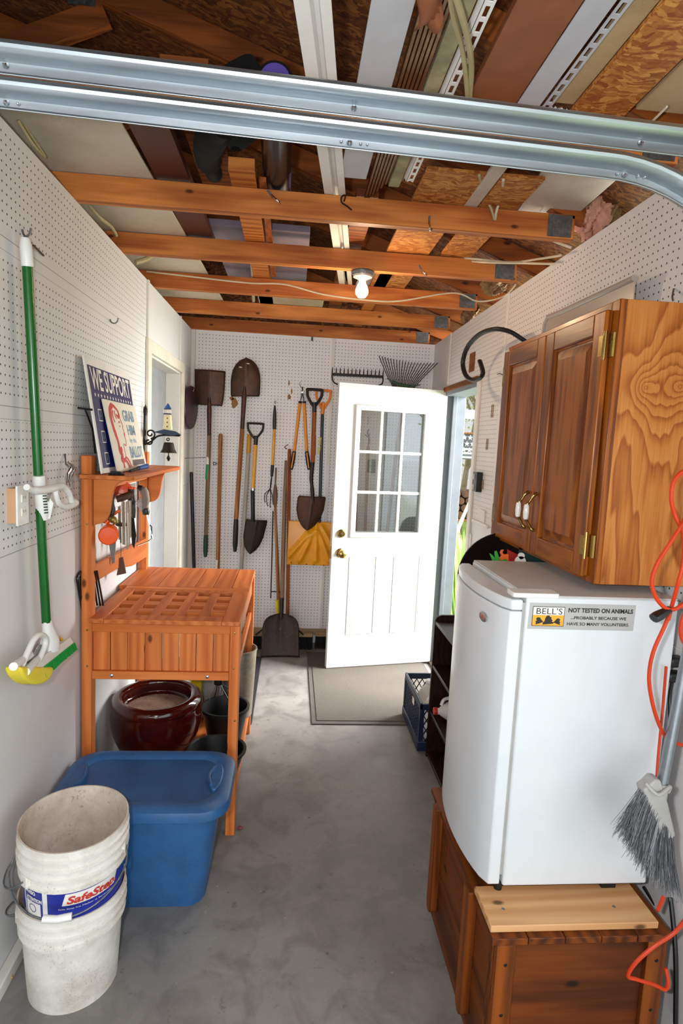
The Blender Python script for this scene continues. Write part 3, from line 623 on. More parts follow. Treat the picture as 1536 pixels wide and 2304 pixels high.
cable([(-0.79, 3.016, 2.451), (-0.76, 3.063, 2.478), (-0.76, 3.244, 2.553), (-0.78, 3.484, 2.636)], .012, M['wire_old'], 'bundle of yellowed cables over the left wall behind the second beam')
cable([(0.894, 1.495, 2.5), (0.905, 1.667, 2.5)], .003, M['wire_cream'], 'thin rod slanting under the plywood offcut at the right')
cable([(0.925, 2.2, 2.572), (0.895, 2.26, 2.537)], .003, M['wire_cream'], 'thin rod slanting down to the front beam at the right')
def clump(c, sx, sy, sz, label, mat, seed=1, n=26, name='insulation_tuft'):
    rnd = random.Random(seed); w = MB(); c = Vector(c)
    ph = [rnd.uniform(0, 6) for _ in range(6)]
    def f(u, v):
        a, b = 2*PI*u, PI*v; d = Vector((math.cos(a)*math.sin(b), math.sin(a)*math.sin(b), math.cos(b)))
        k = 1+.22*math.sin(5*a+ph[0]+3*b)+.16*math.sin(9*b+ph[1])*math.cos(7*a+ph[2])+.1*math.sin(17*a+13*b+ph[3])
        return c+Vector((d.x*sx, d.y*sy, d.z*sz))*k
    w.grid(f, n*2, n); return tag(w.build(name, mat), label, 'insulation')
M['paper'] = speckled('brown_backing_paper', '#8a6c48', '#4a3a2a', .5, 40, .9)
clump((1.114, 2.27, 2.553), .062, .06, .085, 'pink insulation bursting out beside the front beam end', M['insul'], 1)
clump((1.169, 2.33, 2.51), .034, .03, .07, 'drooping tip of pink insulation over the right wall', M['insul'], 4)
clump((1.164, 2.24, 2.543), .028, .03, .05, 'brown paper scrap beside the pink insulation', M['paper'], 2)
clump((1.059, 3.25, 2.536), .06, .06, .045, 'crumpled brown insulation paper at the end of the third beam', M['paper'], 5)
clump((1.137, 3.9, 2.505), .06, .08, .05, 'crumpled dark paper at the end of the fourth beam', M['paper'], 6)

# ------------------------------------------------------------------ potting bench against the left wall
BX0, BX1, BY0, BY1, BT = -.795, -.18, 2.25, 3.185, .92
t = thing('potting_bench', 'orange-stained cedar potting bench with lattice top and upper shelf against the left wall', 'potting bench', (-.5, 2.7, 0))
def leg(x, y, h, d=.045, w=.04):
    return MB().box(x, x+w, y, y+d, 0, h).build('leg', M['bench_z'], t, bevel=.003)
leg(BX0+.005, BY0+.02, 1.54); leg(BX0+.005, BY1-.065, 1.54); leg(BX1-.04, BY0+.02, BT-.02); leg(BX1-.04, BY1-.065, BT-.02)
# end panel towards the camera: rails and upright boards
w = MB(); n = 8; x0, x1 = BX0+.045, BX1-.04; bw = (x1-x0)/n
for i in range(n): w.box(x0+i*bw+.0012, x0+(i+1)*bw-.0012, BY0+.032, BY0+.044, .69, .87)
w.build('end_panel', M['bench_z'], t, bevel=.002)
MB().box(x0, x1, BY0+.022, BY0+.046, .858, .9).build('end_rail', M['bench'], t, bevel=.002)
MB().box(x0, x1, BY0+.018, BY0+.046, .668, .702).build('end_rail', M['bench'], t, bevel=.002)
for x in (-.675, -.305):
    MB().lathe((x, BY0+.018, .685), [(.0075, 0), (.0072, .003), (.004, .0055), (0, .006)], 14, (0, -1, 0)).build('bolt', M['chrome'], t)
for x, z in ((BX0+.028, .865), (BX0+.028, .72), (BX1-.022, .865), (BX1-.022, .72), (BX1-.012, .5), (BX0+.028, 1.28)):
    MB().lathe((x, BY0+.02, z), [(.0045, 0), (.004, .002), (0, .0025)], 10, (0, -1, 0)).build('screw', M['brass'], t)
# aisle side: rails
MB().box(BX1-.03, BX1-.012, BY0+.065, BY1-.065, .80, .90).build('side_rail', M['bench_y'], t, bevel=.002)
MB().box(BX1-.03, BX1-.012, BY0+.065, BY1-.065, .66, .70).build('side_rail', M['bench_y'], t, bevel=.002)
MB().box(BX0+.012, BX0+.03, BY0+.065, BY1-.065, .80, .90).build('side_rail', M['bench_y'], t, bevel=.002)
MB().box(x0, x1, BY1-.055, BY1-.04, .70, .90).build('far_panel', M['bench'], t, bevel=.002)
# tray under the lattice
w = MB(); w.box(x0, x1, BY0+.05, 2.72, .858, .866); w.build('tray', M['bench_y'], t)
# lattice lid
ly0, ly1, lx0, lx1 = BY0-.01, 2.715, BX0+.045, BX1
w = MB(); fr = .052
w.box(lx0, lx0+fr, ly0, ly1, .900, BT); w.box(lx1-fr-.02, lx1, ly0, ly1, .900, BT); w.box(lx0+fr, lx1-fr-.02, ly0, ly0+fr+.015, .900, BT); w.box(lx0+fr, lx1-fr-.02, ly1-.04, ly1, .900, BT)
w.build('lattice_frame', M['bench_y'], t, bevel=.004)
ax0, ax1, ay0, ay1 = lx0+fr, lx1-fr-.02, ly0+fr+.015, ly1-.04
w = MB(); nc = 5; op = .057; gap = ((ax1-ax0)-nc*op)/(nc-1)
for i in range(nc-1): a = ax0+(i+1)*op+i*gap; w.box(a, a+gap, ay0, ay1, .886, .918)
w.build('lattice_slats', M['bench_y'], t, bevel=.001)
cg = ((ax1-ax0)-5*.057)/4
w = MB(); nr = 4; op = .056; gap = ((ay1-ay0)-nr*op)/(nr-1)
for i in range(nr-1): a = ay0+(i+1)*op+i*gap; w.box(ax0, ax1, a, a+gap, .8885, .9172)
w.build('lattice_cross_slats', M['bench'], t, bevel=.001)
# planked far half
MB().box(lx0, lx1, 2.717, 2.765, .9, BT).build('top_frame', M['bench'], t, bevel=.002)
w = MB(); n = 7; a0, a1 = BX0+.005, lx1-.0; bw = (a1-a0)/n
for i in range(n): w.box(a0+i*bw+.0015, a0+(i+1)*bw-.0015, 2.767, BY1, .9, BT)
w.build('top_planks', M['bench_y'], t, bevel=.0015)
# lower slatted shelf
w = MB()
for i in range(6): w.box(BX0+.05+i*.095, BX0+.05+i*.095+.08, BY0+.045, BY1-.03, .13, .145)
w.build('lower_shelf', M['bench_y'], t, bevel=.002)
MB().box(BX1-.03, BX1-.008, BY0+.065, BY1-.065, .09, .13).build('shelf_rail', M['bench_y'], t, bevel=.002)
# upper shelf, bowed along the aisle edge with clipped ends
SH = 1.47
pts = [(BX0+.005, BY0+.0), (-.612, BY0-.0), (-.594, BY0+.02), (-.590, BY0+.09), (-.596, 2.72), (-.590, BY1-.09), (-.594, BY1-.01), (-.612, BY1+.01), (BX0+.005, BY1+.01)]
MB().prism([p for p in pts], lambda a, b: (a, b, SH-.018), lambda a, b: (a, b, SH)).build('upper_shelf', M['bench_y'], t, bevel=.003)
def bracket(y):
    out = [(BX0+.046, SH-.018), (-.625, SH-.018)]
    for u in range(1, 13):
        a = u/12; out.append((-.625-.115*a-.012*math.sin(a*2*PI), SH-.018-.175*a+.022*math.sin(a*2*PI)))
    out += [(BX0+.046, SH-.20)]
    MB().prism(out, lambda a, b: (a, y, b), lambda a, b: (a, y+.016, b)).build('bracket', M['bench'], t, bevel=.002)
bracket(BY0+.035); bracket(BY1-.05)
rl = (BX0+.03, BX0+.045)
w = MB(); pr = [(BY0+.065, 1.045), (2.6, 1.035), (2.85, .995), (BY1-.065, .985), (BY1-.065, 1.085), (2.9, 1.092), (2.5, 1.108), (BY0+.065, 1.112)]
w.prism(pr, lambda a, b: (rl[0], a, b), lambda a, b: (rl[1], a, b)); w.build('back_rail', M['bench_y'], t, bevel=.003)
MB().box(rl[0], rl[1], BY0+.065, BY1-.065, 1.40, 1.452).build('back_rail', M['bench_y'], t, bevel=.003)
MB().box(BX0+.028, BX0+.046, BY0+.022, BY0+.06, 1.52, 1.54).build('post_cap', M['bench_z'], t) if False else None

# things tucked at the bench's near post
t = thing('seed_tray', 'black plastic tray standing on edge between bench post and wall', 'tray', (-.79, 2.3, .9))
w = MB(); p0, p1 = (-0.797, 2.281, 1.086), (-0.797, 2.318, 0.908)
w.tube(catmull([(-0.792, 2.294, 0.938), (-0.792, 2.252, 1.041), (-0.792, 2.239, 1.079), (-0.792, 2.276, 1.094), (-0.792, 2.325, 1.089)], 5), .006, 8); w.build('rim', M['black'], t)
w = MB(); a, b, c, d = map(Vector, ((-0.795, 2.27, 1.078), (-0.795, 2.323, 1.077), (-0.795, 2.373, 0.864), (-0.795, 2.303, 0.936))); w.hexa([d, c, c+Vector((.006, 0, 0)), d+Vector((.006, 0, 0))], [a, b, b+Vector((.006, 0, 0)), a+Vector((.006, 0, 0))]); w.build('panel', M['black'], t)
t = thing('wire_rack', 'black wire rack leaning on the bench top beside the near post', 'rack', (-0.753, 2.379, 0.922))
for k, (xa, ya, xb, yb) in enumerate(((213, 1285, 225, 1365), (217, 1287, 231, 1368), (214, 1300, 217, 1362))):
    a, b = (-0.748, 2.298, 1.092), (-0.759, 2.398, 0.922)
    off = (0, .006, -.006)[k]; of2 = (0, .012, -.012)[k]
    MB().tube([(a[0]+off, a[1]+off, a[2]), (b[0]+of2-.0, b[1]+.0, b[2]+.006)], .004, 8).build('rod', M['black'], t)

# ------------------------------------------------------------------ two signs leaning on the shelf
def signframe(bn, bf, tn, tf):
    bn, bf, tn, tf = map(Vector, (bn, bf, tn, tf)); u = (bf-bn); Wd = u.length; u.normalize(); v = (tn-bn); v -= u*v.dot(u); H = v.length; v.normalize(); n = u.cross(v).normalized()
    if n.x < 0: n = -n
    return bn, u, v, n, Wd, H
O, U, V_, N_, Wd, Hh = signframe((-.715, 2.262, SH+.003), (-.715, 2.868, SH+.003), (-.782, 2.262, 1.905), (-.782, 2.868, 1.905))
t = thing('campaign_sign', 'large navy sign with WE SUPPORT headline and ticked boxes on the bench shelf', 'sign', O)
w = MB(); f = lambda a, b: O+U*a+V_*b; g = lambda a, b: O+U*a+V_*b+N_*.006
w.prism([(0, 0), (Wd, 0), (Wd, Hh), (0, Hh)], f, g); w.build('board', M['white_pl'], t, bevel=.001)
def flat(w, pts, O, U, V_, N_, h): w._add([Vector(O)+U*a+V_*b+N_*h for a, b in pts], [tuple(range(len(pts)))])
w = MB(); flat(w, [(.02, .02), (Wd-.02, .02), (Wd-.02, Hh-.03), (.02, Hh-.03)], O, U, V_, N_, .0065); w.build('navy_field', M['navy_print'], t)
w = MB(); wd = MB().text('WE SUPPORT', lambda a, b: (a, b, 0), .105, .0015)
kx = (Wd-.085)/wd
w.text('WE SUPPORT', lambda a, b: O+U*(.042+a*kx)+V_*(Hh-.116+b*1.1)+N_*.0072, .105, .0015)
def star(w, cx, cy, r, fn):
    P = [(cx+(r if k % 2 == 0 else r*.42)*math.sin(k*PI/5), cy+(r if k % 2 == 0 else r*.42)*math.cos(k*PI/5)) for k in range(10)]
    w._add([fn(*p) for p in P]+[fn(cx, cy)], [(k, (k+1) % 10, 10) for k in range(10)])
for k in range(14): star(w, .06+k*(Wd-.12)/13, Hh-.138, .010, lambda a, b: O+U*a+V_*b+N_*.0072)
w.build('lettering', M['print_white'], t, smooth=False)
for k in range(3):
    cx, cy, s_ = .085, Hh-.215-k*.083, .023; w = MB(); w2 = MB(); q = [(cx+i*s_, cy+j*s_) for i, j in ((-1, -1), (1, -1), (1, 1), (-1, 1))]; q2 = [(cx+i*(s_-.0035), cy+j*(s_-.0035)) for i, j in ((-1, -1), (1, -1), (1, 1), (-1, 1))]
    w._add([O+U*a+V_*b+N_*.0072 for a, b in q+q2], [(i, (i+1) % 4, 4+(i+1) % 4, 4+i) for i in range(4)])
    flat(w2, [(cx-.011, cy+.003), (cx-.003, cy-.010), (cx+.016, cy+.016), (cx-.002, cy-.003)], O, U, V_, N_, .0076)
    w.build('tick_box', M['print_white'], t, smooth=False); w2.build('tick', M['print_teal'], t, smooth=False)
w = MB(); flat(w, [(.12, .02), (.30, .02), (.30, .20), (.12, .20)], O, U, V_, N_, .0070); w.build('blue_band', M['label_blue'], t)

O2, U, V_, N_, Wd, Hh = signframe((-.688, 2.372, SH+.004), (-.688, 2.835, SH+.004), (-.748, 2.372, 1.757), (-.748, 2.835, 1.757))
O = O2
t = thing('campaign_sign', 'smaller cream sign with a red-haired profile leaning on the navy sign', 'sign', O)
w = MB(); w.prism([(0, 0), (Wd, 0), (Wd, Hh), (0, Hh)], lambda a, b: O+U*a+V_*b, lambda a, b: O+U*a+V_*b+N_*.006); w.build('board', plain('cream_print', '#dcd6c8', .5, var=.02), t, bevel=.001)
def col(w, txt, y, s, x=.245, width=.19, bold=.001, hk=1.25):
    wd = MB().text(txt, lambda a, b: (a, b, 0), s, bold); k = width/wd
    w.text(txt, lambda a, b: O+U*(x+a*k)+V_*(y+b*hk)+N_*.0072, s, bold)
w = MB(); col(w, 'GRAB', Hh-.078, .052, .225, .17, hk=1.3); col(w, 'HIM', Hh-.138, .052, .25, .12, hk=1.2); col(w, 'BALLOT', .052, .052, .225, .205, hk=1.35); w.build('lettering', M['print_grey'], t, smooth=False)
w = MB(); col(w, 'by the', .117, .03, .26, .105, .0, 1.1); w.build('small_lettering', plain('print_light_blue', '#88b2c8', .5), t, smooth=False)
w = MB(); flat(w, [(.235, .018), (.43, .018), (.43, .042), (.235, .042)], O, U, V_, N_, .0068); w.build('dark_band', plain('sepia_band', '#5a4a48', .5), t)
# hair, face line and shoulder
w = MB(); fn = lambda p: O+U*p[0]+V_*p[1]+N_*.0070
def ribbon(w, pts, rs):
    P = catmull([(a, b, 0) for a, b in pts], 6); m = len(P)
    vs = []
    for i, p in enumerate(P):
        d = (P[min(i+1, m-1)]-P[max(i-1, 0)]).normalized(); nn = Vector((-d.y, d.x, 0)); r = rs[0]+(rs[1]-rs[0])*i/(m-1) if len(rs) == 2 else rs[min(int(i/m*len(rs)), len(rs)-1)]
        vs += [fn(p+nn*r), fn(p-nn*r)]
    w._add(vs, [(2*i, 2*i+1, 2*i+3, 2*i+2) for i in range(m-1)])
ribbon(w, [(.14, .262), (.105, .27), (.07, .255), (.055, .22), (.06, .18), (.075, .145), (.085, .12), (.08, .09)], [.007, .012, .016, .013, .014, .012, .011])
ribbon(w, [(.14, .262), (.165, .25), (.17, .23), (.15, .225), (.13, .235)], [.006, .009, .008, .005])
ribbon(w, [(.095, .25), (.085, .225), (.095, .20)], [.005, .004]); ribbon(w, [(.12, .25), (.115, .23), (.13, .215)], [.004, .003])
for a, b, r in ((.085, .085, .017), (.10, .065, .016), (.088, .048, .014), (.108, .09, .012)):
    w._add([fn((a+r*math.cos(k*PI/8), b+r*math.sin(k*PI/8))) for k in range(16)], [tuple(range(16))])
ribbon(w, [(.10, .012), (.105, .04), (.13, .045), (.16, .03), (.18, .012)], [.009, .008, .009]); ribbon(w, [(.13, .05), (.155, .055), (.19, .035), (.2, .012)], [.004, .006])
ribbon(w, [(.168, .24), (.178, .215), (.196, .19), (.188, .182), (.192, .172), (.20, .165)], [.0022, .0022])
ribbon(w, [(.20, .16), (.193, .150), (.195, .138)], [.007, .006, .003]); ribbon(w, [(.195, .138), (.197, .12), (.18, .105), (.155, .112), (.15, .085), (.155, .06)], [.0022, .002])
ribbon(w, [(.145, .20), (.16, .206), (.17, .2)], [.003, .002]); ribbon(w, [(.147, .188), (.158, .184)], [.0025, .0025])
w.build('portrait', M['print_red'], t, smooth=False)

# small things on the bench shelf
t = thing('garden_knife', 'small tool with blue and grey grip lying at the shelf edge below the signs', 'tool', (-0.675, 2.639, 1.475))
a, b = Vector((-0.655, 2.436, 1.478)), Vector((-0.647, 2.711, 1.485)); d = b-a
MB().tube([a+d*.45+Vector((0, 0, .004)), a+d*.9+Vector((0, 0, .004))], [.009, .012, .012, .008], 12).build('grip', M['blue_lit'], t)
MB().tube([a, a+d*.5+Vector((0, 0, .004))], [.0055, .007], 10).build('shaft', M['iron'], t)
MB().tube([a+d*.9+Vector((0, 0, .004)), b+Vector((0, 0, .003))], [.009, .006], 10).build('tip', M['grey_pl'], t)
c = Vector((-0.663, 2.283, 1.475)); t = MB().lathe((c.x, c.y, 1.4705), [(.0, 0), (.028, 0), (.03, .004), (.024, .008), (.022, .014), (.0, .016)], 24).build('jar_lid', M['black']); tag(t, 'round black lid on the shelf in front of the signs', 'lid')

# ------------------------------------------------------------------ tools hanging behind and under the shelf
HX = -.735
t = thing('orange_scoop', 'bright orange plastic scoop hanging below the near bracket', 'scoop', (-0.722, 2.36, 1.188))
c = Vector((-0.725, 2.36, 1.23)); 
MB().lathe(c+Vector((0, .045, 0)), [(.030, -.02), (.034, 0), (.037, .05), (.037, .088), (.033, .092), (0, .093)], 32, (.25, -1, 0)).build('cup', M['orange'], t)
MB().tube(catmull([c+Vector((-.02, .06, .03)), c+Vector((.0, .07, .065)), c+Vector((.03, .08, .085))], 5), [.012, .008, .006], 10).build('handle', M['orange'], t)
t = thing('orange_cup', 'orange plastic cup hanging at the back under the shelf', 'cup', (-0.766, 2.75, 1.356))
c = Vector((-0.768, 2.75, 1.37)); MB().lathe(c, [(.036, -.035), (.038, 0), (.038, .028), (.0, .03)], 28, (.3, -1, .15)).build('cup', M['orange'], t); MB().lathe(c, [(.0385, .0), (.0395, .004), (.0385, .008)], 28, (.3, -1, .15)).build('rim', plain('cup_rim', '#c4540f', .4), t)
# wind chime
M['chime'] = metal('champagne_tube', '#9c8f80', .3, None, .2)
t = thing('wind_chime', 'wooden wind chime with metal tubes hanging under the bench shelf', 'wind chime', (-0.741, 2.62, 1.231))
MB().tube(catmull([(-0.76, 2.62, 1.34), (-0.739, 2.63, 1.348), (-0.705, 2.66, 1.364)], 4), [.014, .016, .016, .015], 14, flat=(1, 1)).build('top_bar', plain('dark_brown_wood', '#4a2c1c', .6), t)
MB().tube([(-0.76, 2.6, 1.373), (-0.724, 2.62, 1.363)], .0012, 6).build('cord', M['black'], t)
for i, (px_, top, bot) in enumerate(((0, 0, 0),)*1): pass
tops = [(-0.762, 2.66, 1.304), (-0.756, 2.66, 1.308), (-0.728, 2.6, 1.33), (-0.721, 2.6, 1.334), (-0.728, 2.66, 1.329), (-0.702, 2.6, 1.34), (-0.712, 2.66, 1.334)]
bots = [(-0.758, 2.66, 1.156), (-0.752, 2.66, 1.14), (-0.725, 2.6, 1.145), (-0.718, 2.6, 1.144), (-0.724, 2.66, 1.113), (-0.699, 2.6, 1.144), (-0.711, 2.66, 1.166)]
for a, b in zip(tops, bots): MB().tube([a, b], .0040, 12).build('tube', M['chime'], t)
c = Vector((-0.742, 2.63, 1.229)); MB().lathe(c, [(.0, -.006), (.022, -.006), (.026, 0), (.022, .006), (0, .006)], 24).build('striker', plain('dark_striker', '#3a2218', .6), t)
MB().tube([(-0.744, 2.63, 1.217), (-0.743, 2.63, 1.077)], .0012, 6).build('line', M['black'], t)
a = [(-0.747, 2.63, 1.079), (-0.735, 2.63, 1.082), (-0.721, 2.63, 1.009), (-0.762, 2.63, 0.998)]; a = [Vector(p) for p in a]; w = MB(); w.hexa(a, [p+Vector((0, .008, 0)) for p in a]); w.build('sail', plain('brown_sail', '#5a3a26', .6), t)
# sickle-like shears, saw, heat gun shaped weeder, trowel, wire loop
t = thing('garden_shears', 'old shears with curved dark handle and yellowed blade beside the near bracket', 'shears', (-0.719, 2.42, 1.259))
MB().tube(catmull([(-0.713, 2.42, 1.383), (-0.72, 2.42, 1.35), (-0.716, 2.42, 1.314), (-0.73, 2.42, 1.281)], 6), [.007, .009, .010, .008], 10).build('handle', plain('dark_olive_handle', '#2f2418', .5), t)
MB().tube(catmull([(-0.73, 2.42, 1.285), (-0.719, 2.42, 1.281), (-0.707, 2.42, 1.274), (-0.714, 2.42, 1.26)], 4), [.012, .015, .012, .005], 12).build('blade', plain('tarnished_brass', '#8a7a3a', .4, .6), t)
t = thing('pruning_saw', 'long black pruning saw hanging right of the chime tubes', 'saw', (-0.709, 2.72, 1.104))
MB().tube(catmull([(-0.723, 2.72, 1.38), (-0.721, 2.72, 1.34), (-0.716, 2.72, 1.295), (-0.718, 2.72, 1.248)], 5), [.016, .018, .014, .014], 12).build('handle', M['black'], t)
MB().lathe(Vector((-0.721, 2.72, 1.38)), [(.018, 0), (.018, .008), (0, .009)], 20).build('orange_collar', M['orange'], t)
a = [Vector(p) for p in ((-0.728, 2.72, 1.252), (-0.712, 2.72, 1.252), (-0.701, 2.72, 1.166), (-0.709, 2.72, 1.104), (-0.719, 2.72, 1.124), (-0.725, 2.72, 1.186))]
w = MB(); w.prism([(i, 0) for i in range(6)], lambda i, _: a[int(i)], lambda i, _: a[int(i)]+Vector((0, .003, 0))); w.build('blade', plain('blackened_blade', '#1d1d20', .35, .5), t)
t = thing('hand_weeder', 'grey-handled folding tool with a pale blade hanging by the far bracket', 'hand tool', (-0.723, 2.9, 1.257))
MB().tube(catmull([(-0.735, 2.9, 1.37), (-0.714, 2.9, 1.358), (-0.703, 2.9, 1.319), (-0.707, 2.9, 1.269)], 6), [.014, .020, .018, .014], 14).build('handle', plain('grey_taupe_grip', '#7d7268', .6), t)
MB().tube([(-0.74, 2.895, 1.374), (-0.721, 2.895, 1.369)], [.012, .014], 12).build('end_cap', M['black'], t)
a = [Vector(p) for p in ((-0.73, 2.9, 1.327), (-0.702, 2.9, 1.274), (-0.719, 2.9, 1.247), (-0.749, 2.9, 1.291))]; w = MB(); w.hexa(a, [p+Vector((0, .01, 0)) for p in a]); w.build('blade', metal('pale_steel', '#b8b4b2', .35), t)
MB().lathe(Vector((-0.702, 2.9, 1.258)), [(.0, -.02), (.016, -.016), (.019, 0), (.014, .016), (.0, .02)], 16).build('knob', M['black'], t)
t = thing('wire_loop', 'bent metal rod hanging from the tool by the far bracket', 'rod', (-0.684, 2.9, 1.127))
MB().tube([(-0.698, 2.9, 1.241), (-0.687, 2.9, 1.193), (-0.669, 2.9, 1.126), (-0.685, 2.86, 1.114), (-0.718, 2.8, 1.104)], .0035, 8).build('rod', M['chrome'], t)
MB().tube([(-0.683, 2.9, 1.191), (-0.674, 2.9, 1.183), (-0.673, 2.9, 1.128)], .003, 8).build('clip', M['iron'], t)
t = thing('hand_trowel', 'narrow grey metal trowel blade hanging under the orange scoop', 'trowel', (-0.743, 2.5, 1.077))
a = [Vector(p) for p in ((-0.756, 2.5, 1.168), (-0.728, 2.5, 1.176), (-0.732, 2.5, 1.115), (-0.732, 2.5, 1.085), (-0.743, 2.5, 1.077))]; w = MB(); w.prism([(i, 0) for i in range(5)], lambda i, _: a[int(i)], lambda i, _: a[int(i)]+Vector((0, .006, 0))); w.build('blade', metal('dull_steel', '#8f8f90', .5), t)
t = thing('seed_packet', 'pale paper packet pinned behind the bench under the shelf', 'packet', (-0.736, 2.8, 1.373))
a = [Vector(p) for p in ((-0.807, 2.95, 1.381), (-0.765, 2.95, 1.391), (-0.762, 2.95, 1.25), (-0.804, 2.95, 1.237))]; w = MB(); w.hexa(a, [p+Vector((0, .004, 0)) for p in a]); w.build('card', M['cream'], t)

# ------------------------------------------------------------------ left wall: mop, outlet, hooks, bell
t = thing('butterfly_mop', 'green-handled mop with folded yellow sponge hanging head-down on the left wall', 'mop', (-0.76, 1.88, 1.019))
mx = -.765
A, Bq = Vector((-0.77, 1.787, 2.158)), Vector((-0.755, 1.864, 1.024))
ax = (Bq-A).normalized()
MB().tube([Vector((-0.769, 1.794, 2.088)), Bq], .0135, 20).build('pole', M['green'], t)
MB().tube([A, A+ax*.02, Vector((-0.769, 1.797, 2.084))], [.012, .0165, .0165, .0165], 20).build('end_grip', M['white_pl'], t)
# hand grip collar with the crossed lever
c0, c1 = Vector((-0.757, 1.825, 1.49)), Vector((-0.757, 1.85, 1.355))
MB().tube([c0, c0*.9+c1*.1, c1], [.0165, .018, .018, .016], 20).build('collar', M['white_pl'], t)
w = MB()
for k in range(9):
    p = lerp(c0, c1, .32+k*.065); w.obox(p+Vector((.0155, -.009, 0)), (.004, .012, .0035), Matrix.Rotation(-.5, 3, 'Z'))
w.build('slots', M['green_dark'], t)
MB().tube(catmull([(-0.73, 1.682, 1.467), (-0.73, 1.716, 1.457), (-0.725, 1.771, 1.452), (-0.72, 1.845, 1.453), (-0.72, 1.908, 1.453), (-0.715, 1.949, 1.427), (-0.715, 1.968, 1.399)], 6), [.009, .012, .012, .011, .010, .009], 12).build('lever', M['white_pl'], t)
MB().tube(catmull([(-0.72, 1.852, 1.452), (-0.72, 1.865, 1.418), (-0.72, 1.892, 1.396), (-0.72, 1.943, 1.383), (-0.72, 2.013, 1.386), (-0.72, 2.021, 1.392), (-0.72, 1.982, 1.401)], 6), [.008, .009, .010, .010, .009], 12).build('lever', M['white_pl'], t)
w = MB(); a = [Vector(p) for p in ((-0.757, 1.85, 1.355), (-0.745, 1.847, 1.356), (-0.74, 1.862, 1.404), (-0.745, 1.848, 1.421))]; w.hexa(a, [p+Vector((.012, 0, 0)) for p in a]); w.build('lever_arm', M['white_pl'], t, bevel=.003)
MB().tube([(-0.735, 1.833, 1.412), (-0.73, 1.844, 1.439)], .003, 8).build('lever_wire', M['chrome'], t)
# head
w = MB(); P0 = Vector((-0.755, 1.867, 1.029)); P1 = Vector((-0.75, 1.877, 0.962))
MB().tube([P0, lerp(P0, P1, .4), P1, Vector((-0.75, 1.877, 0.929))], [.017, .020, .034, .036], 20, flat=(1, .8)).build('head_socket', M['white_pl'], t, label='white head socket')
MB().tube(catmull([(-0.72, 1.612, 0.978), (-0.72, 1.651, 1.004), (-0.72, 1.691, 1.027), (-0.72, 1.733, 1.028), (-0.72, 1.767, 1.006), (-0.72, 1.763, 0.98), (-0.72, 1.701, 0.943)], 6), .0085, 12).build('yoke', M['white_pl'], t)
a = [Vector(p) for p in ((-0.735, 1.668, 0.966), (-0.735, 1.744, 0.997), (-0.735, 1.781, 0.979), (-0.735, 1.707, 0.941))]; w = MB(); w.hexa(a, [p+Vector((.008, 0, 0)) for p in a]); w.build('pressing_plate', metal('pressed_plate', '#a8aaa4', .35), t, bevel=.002)
for p, q in (((-0.71, 1.545, 1.005), (-0.74, 1.72, 0.973)), ((-0.7, 1.593, 0.971), (-0.73, 1.755, 0.952))): MB().tube([p, q], .011, 14).build('roller', M['white_pl'], t)
# sponge: a thick half-moon folded forwards
cS = Vector((-0.74, 1.662, 0.958)); e1 = Vector((-0.74, 1.556, 1))-cS; e2 = Vector((-0.74, 1.666, 0.904))-cS
w = MB(); pts = []
for k in range(13):
    a = PI*k/12; pts.append(cS+e1*math.cos(a)*1.0+e2*math.sin(a)*1.0)
w.prism([(i, 0) for i in range(13)], lambda i, _: pts[int(i)], lambda i, _: pts[int(i)]+Vector((.045, -.0, 0)))
w.build('sponge', speckled('yellow_sponge', '#e2cf3c', '#e0a030', .3, 20, .9), t, bevel=.008, seg=3)
b0, b1, b2, b3 = Vector((-0.7, 1.701, 0.944)), Vector((-0.755, 2.072, 0.891)), Vector((-0.755, 2.123, 0.86)), Vector((-0.7, 1.703, 0.916))
w = MB(); r0 = Vector((0, 0, .0)); w.beam((-0.71, 1.671, 0.95), (-0.76, 2.085, 0.886), .03, .010, (1, 0, .6)); w.build('brush_back', M['white_pl'], t, bevel=.003)
w = MB(); random.seed(11)
for k in range(30):
    for j in range(3):
        u = (k+.5)/30; p = lerp((-0.71, 1.689, 0.941), (-0.76, 2.085, 0.88), u)+Vector((-.012+.012*j, 0, 0)); q = p+Vector((random.uniform(-.002, .002), .016+random.uniform(-.002, .002), -.03))
        w.tube([p, q], [.0034, .0045], 6)
w.build('scrub_bristles', plain('green_bristle', '#0c9438', .5), t, smooth=False); 
w = MB(); w.beam((-0.77, 1.986, 0.936), (-0.765, 2.01, 0.915), .012, .006); w.build('yellow_clip', M['yellow'], t)

# wall outlet on an extension ring
t = thing('wall_outlet', 'white duplex outlet standing proud of the left pegboard', 'outlet', (-.78, 1.80, 1.36))
oy, oz = 1.752, 1.408
MB().box(-.80, -.775, oy-.034, oy+.030, oz-.05, oz+.05).build('box', plain('bare_wood_ring', '#c89a74', .6), t)
MB().box(-.776, -.770, oy-.036, oy+.036, oz-.058, oz+.058).build('cover_plate', M['white_pl'], t, bevel=.002)
for s_ in (-1, 1):
    r = MB().prism(rrect(-.015, .015, -.013, .013, .006), lambda a, b: (-.7705, oy+a, oz+s_*.020+b), lambda a, b: (-.7665, oy+a, oz+s_*.020+b)).build('receptacle', M['cream'], t)
    w = MB()
    for a in (-.006, .006): w.box(-.7668, -.7661, oy+a-.0008, oy+a+.0008, oz+s_*.020-.001, oz+s_*.020+.007)
    w.build('slot', M['black'], r)
def peghook(p, label, up=.02, out=.05):
    p = Vector(p); return tag(MB().tube(catmull([p+Vector((.0, 0, up)), p+Vector((.004, 0, .0)), p+Vector((out*.6, -.002, -.004)), p+Vector((out, -.004, .004)), p+Vector((out+.004, -.004, .018))], 5), .0028, 8).build('peg_hook', M['zinc']), label, 'hook')
peghook((-0.795, 1.826, 2.179), 'peg hook holding up the mop at the near left', .014, .022)
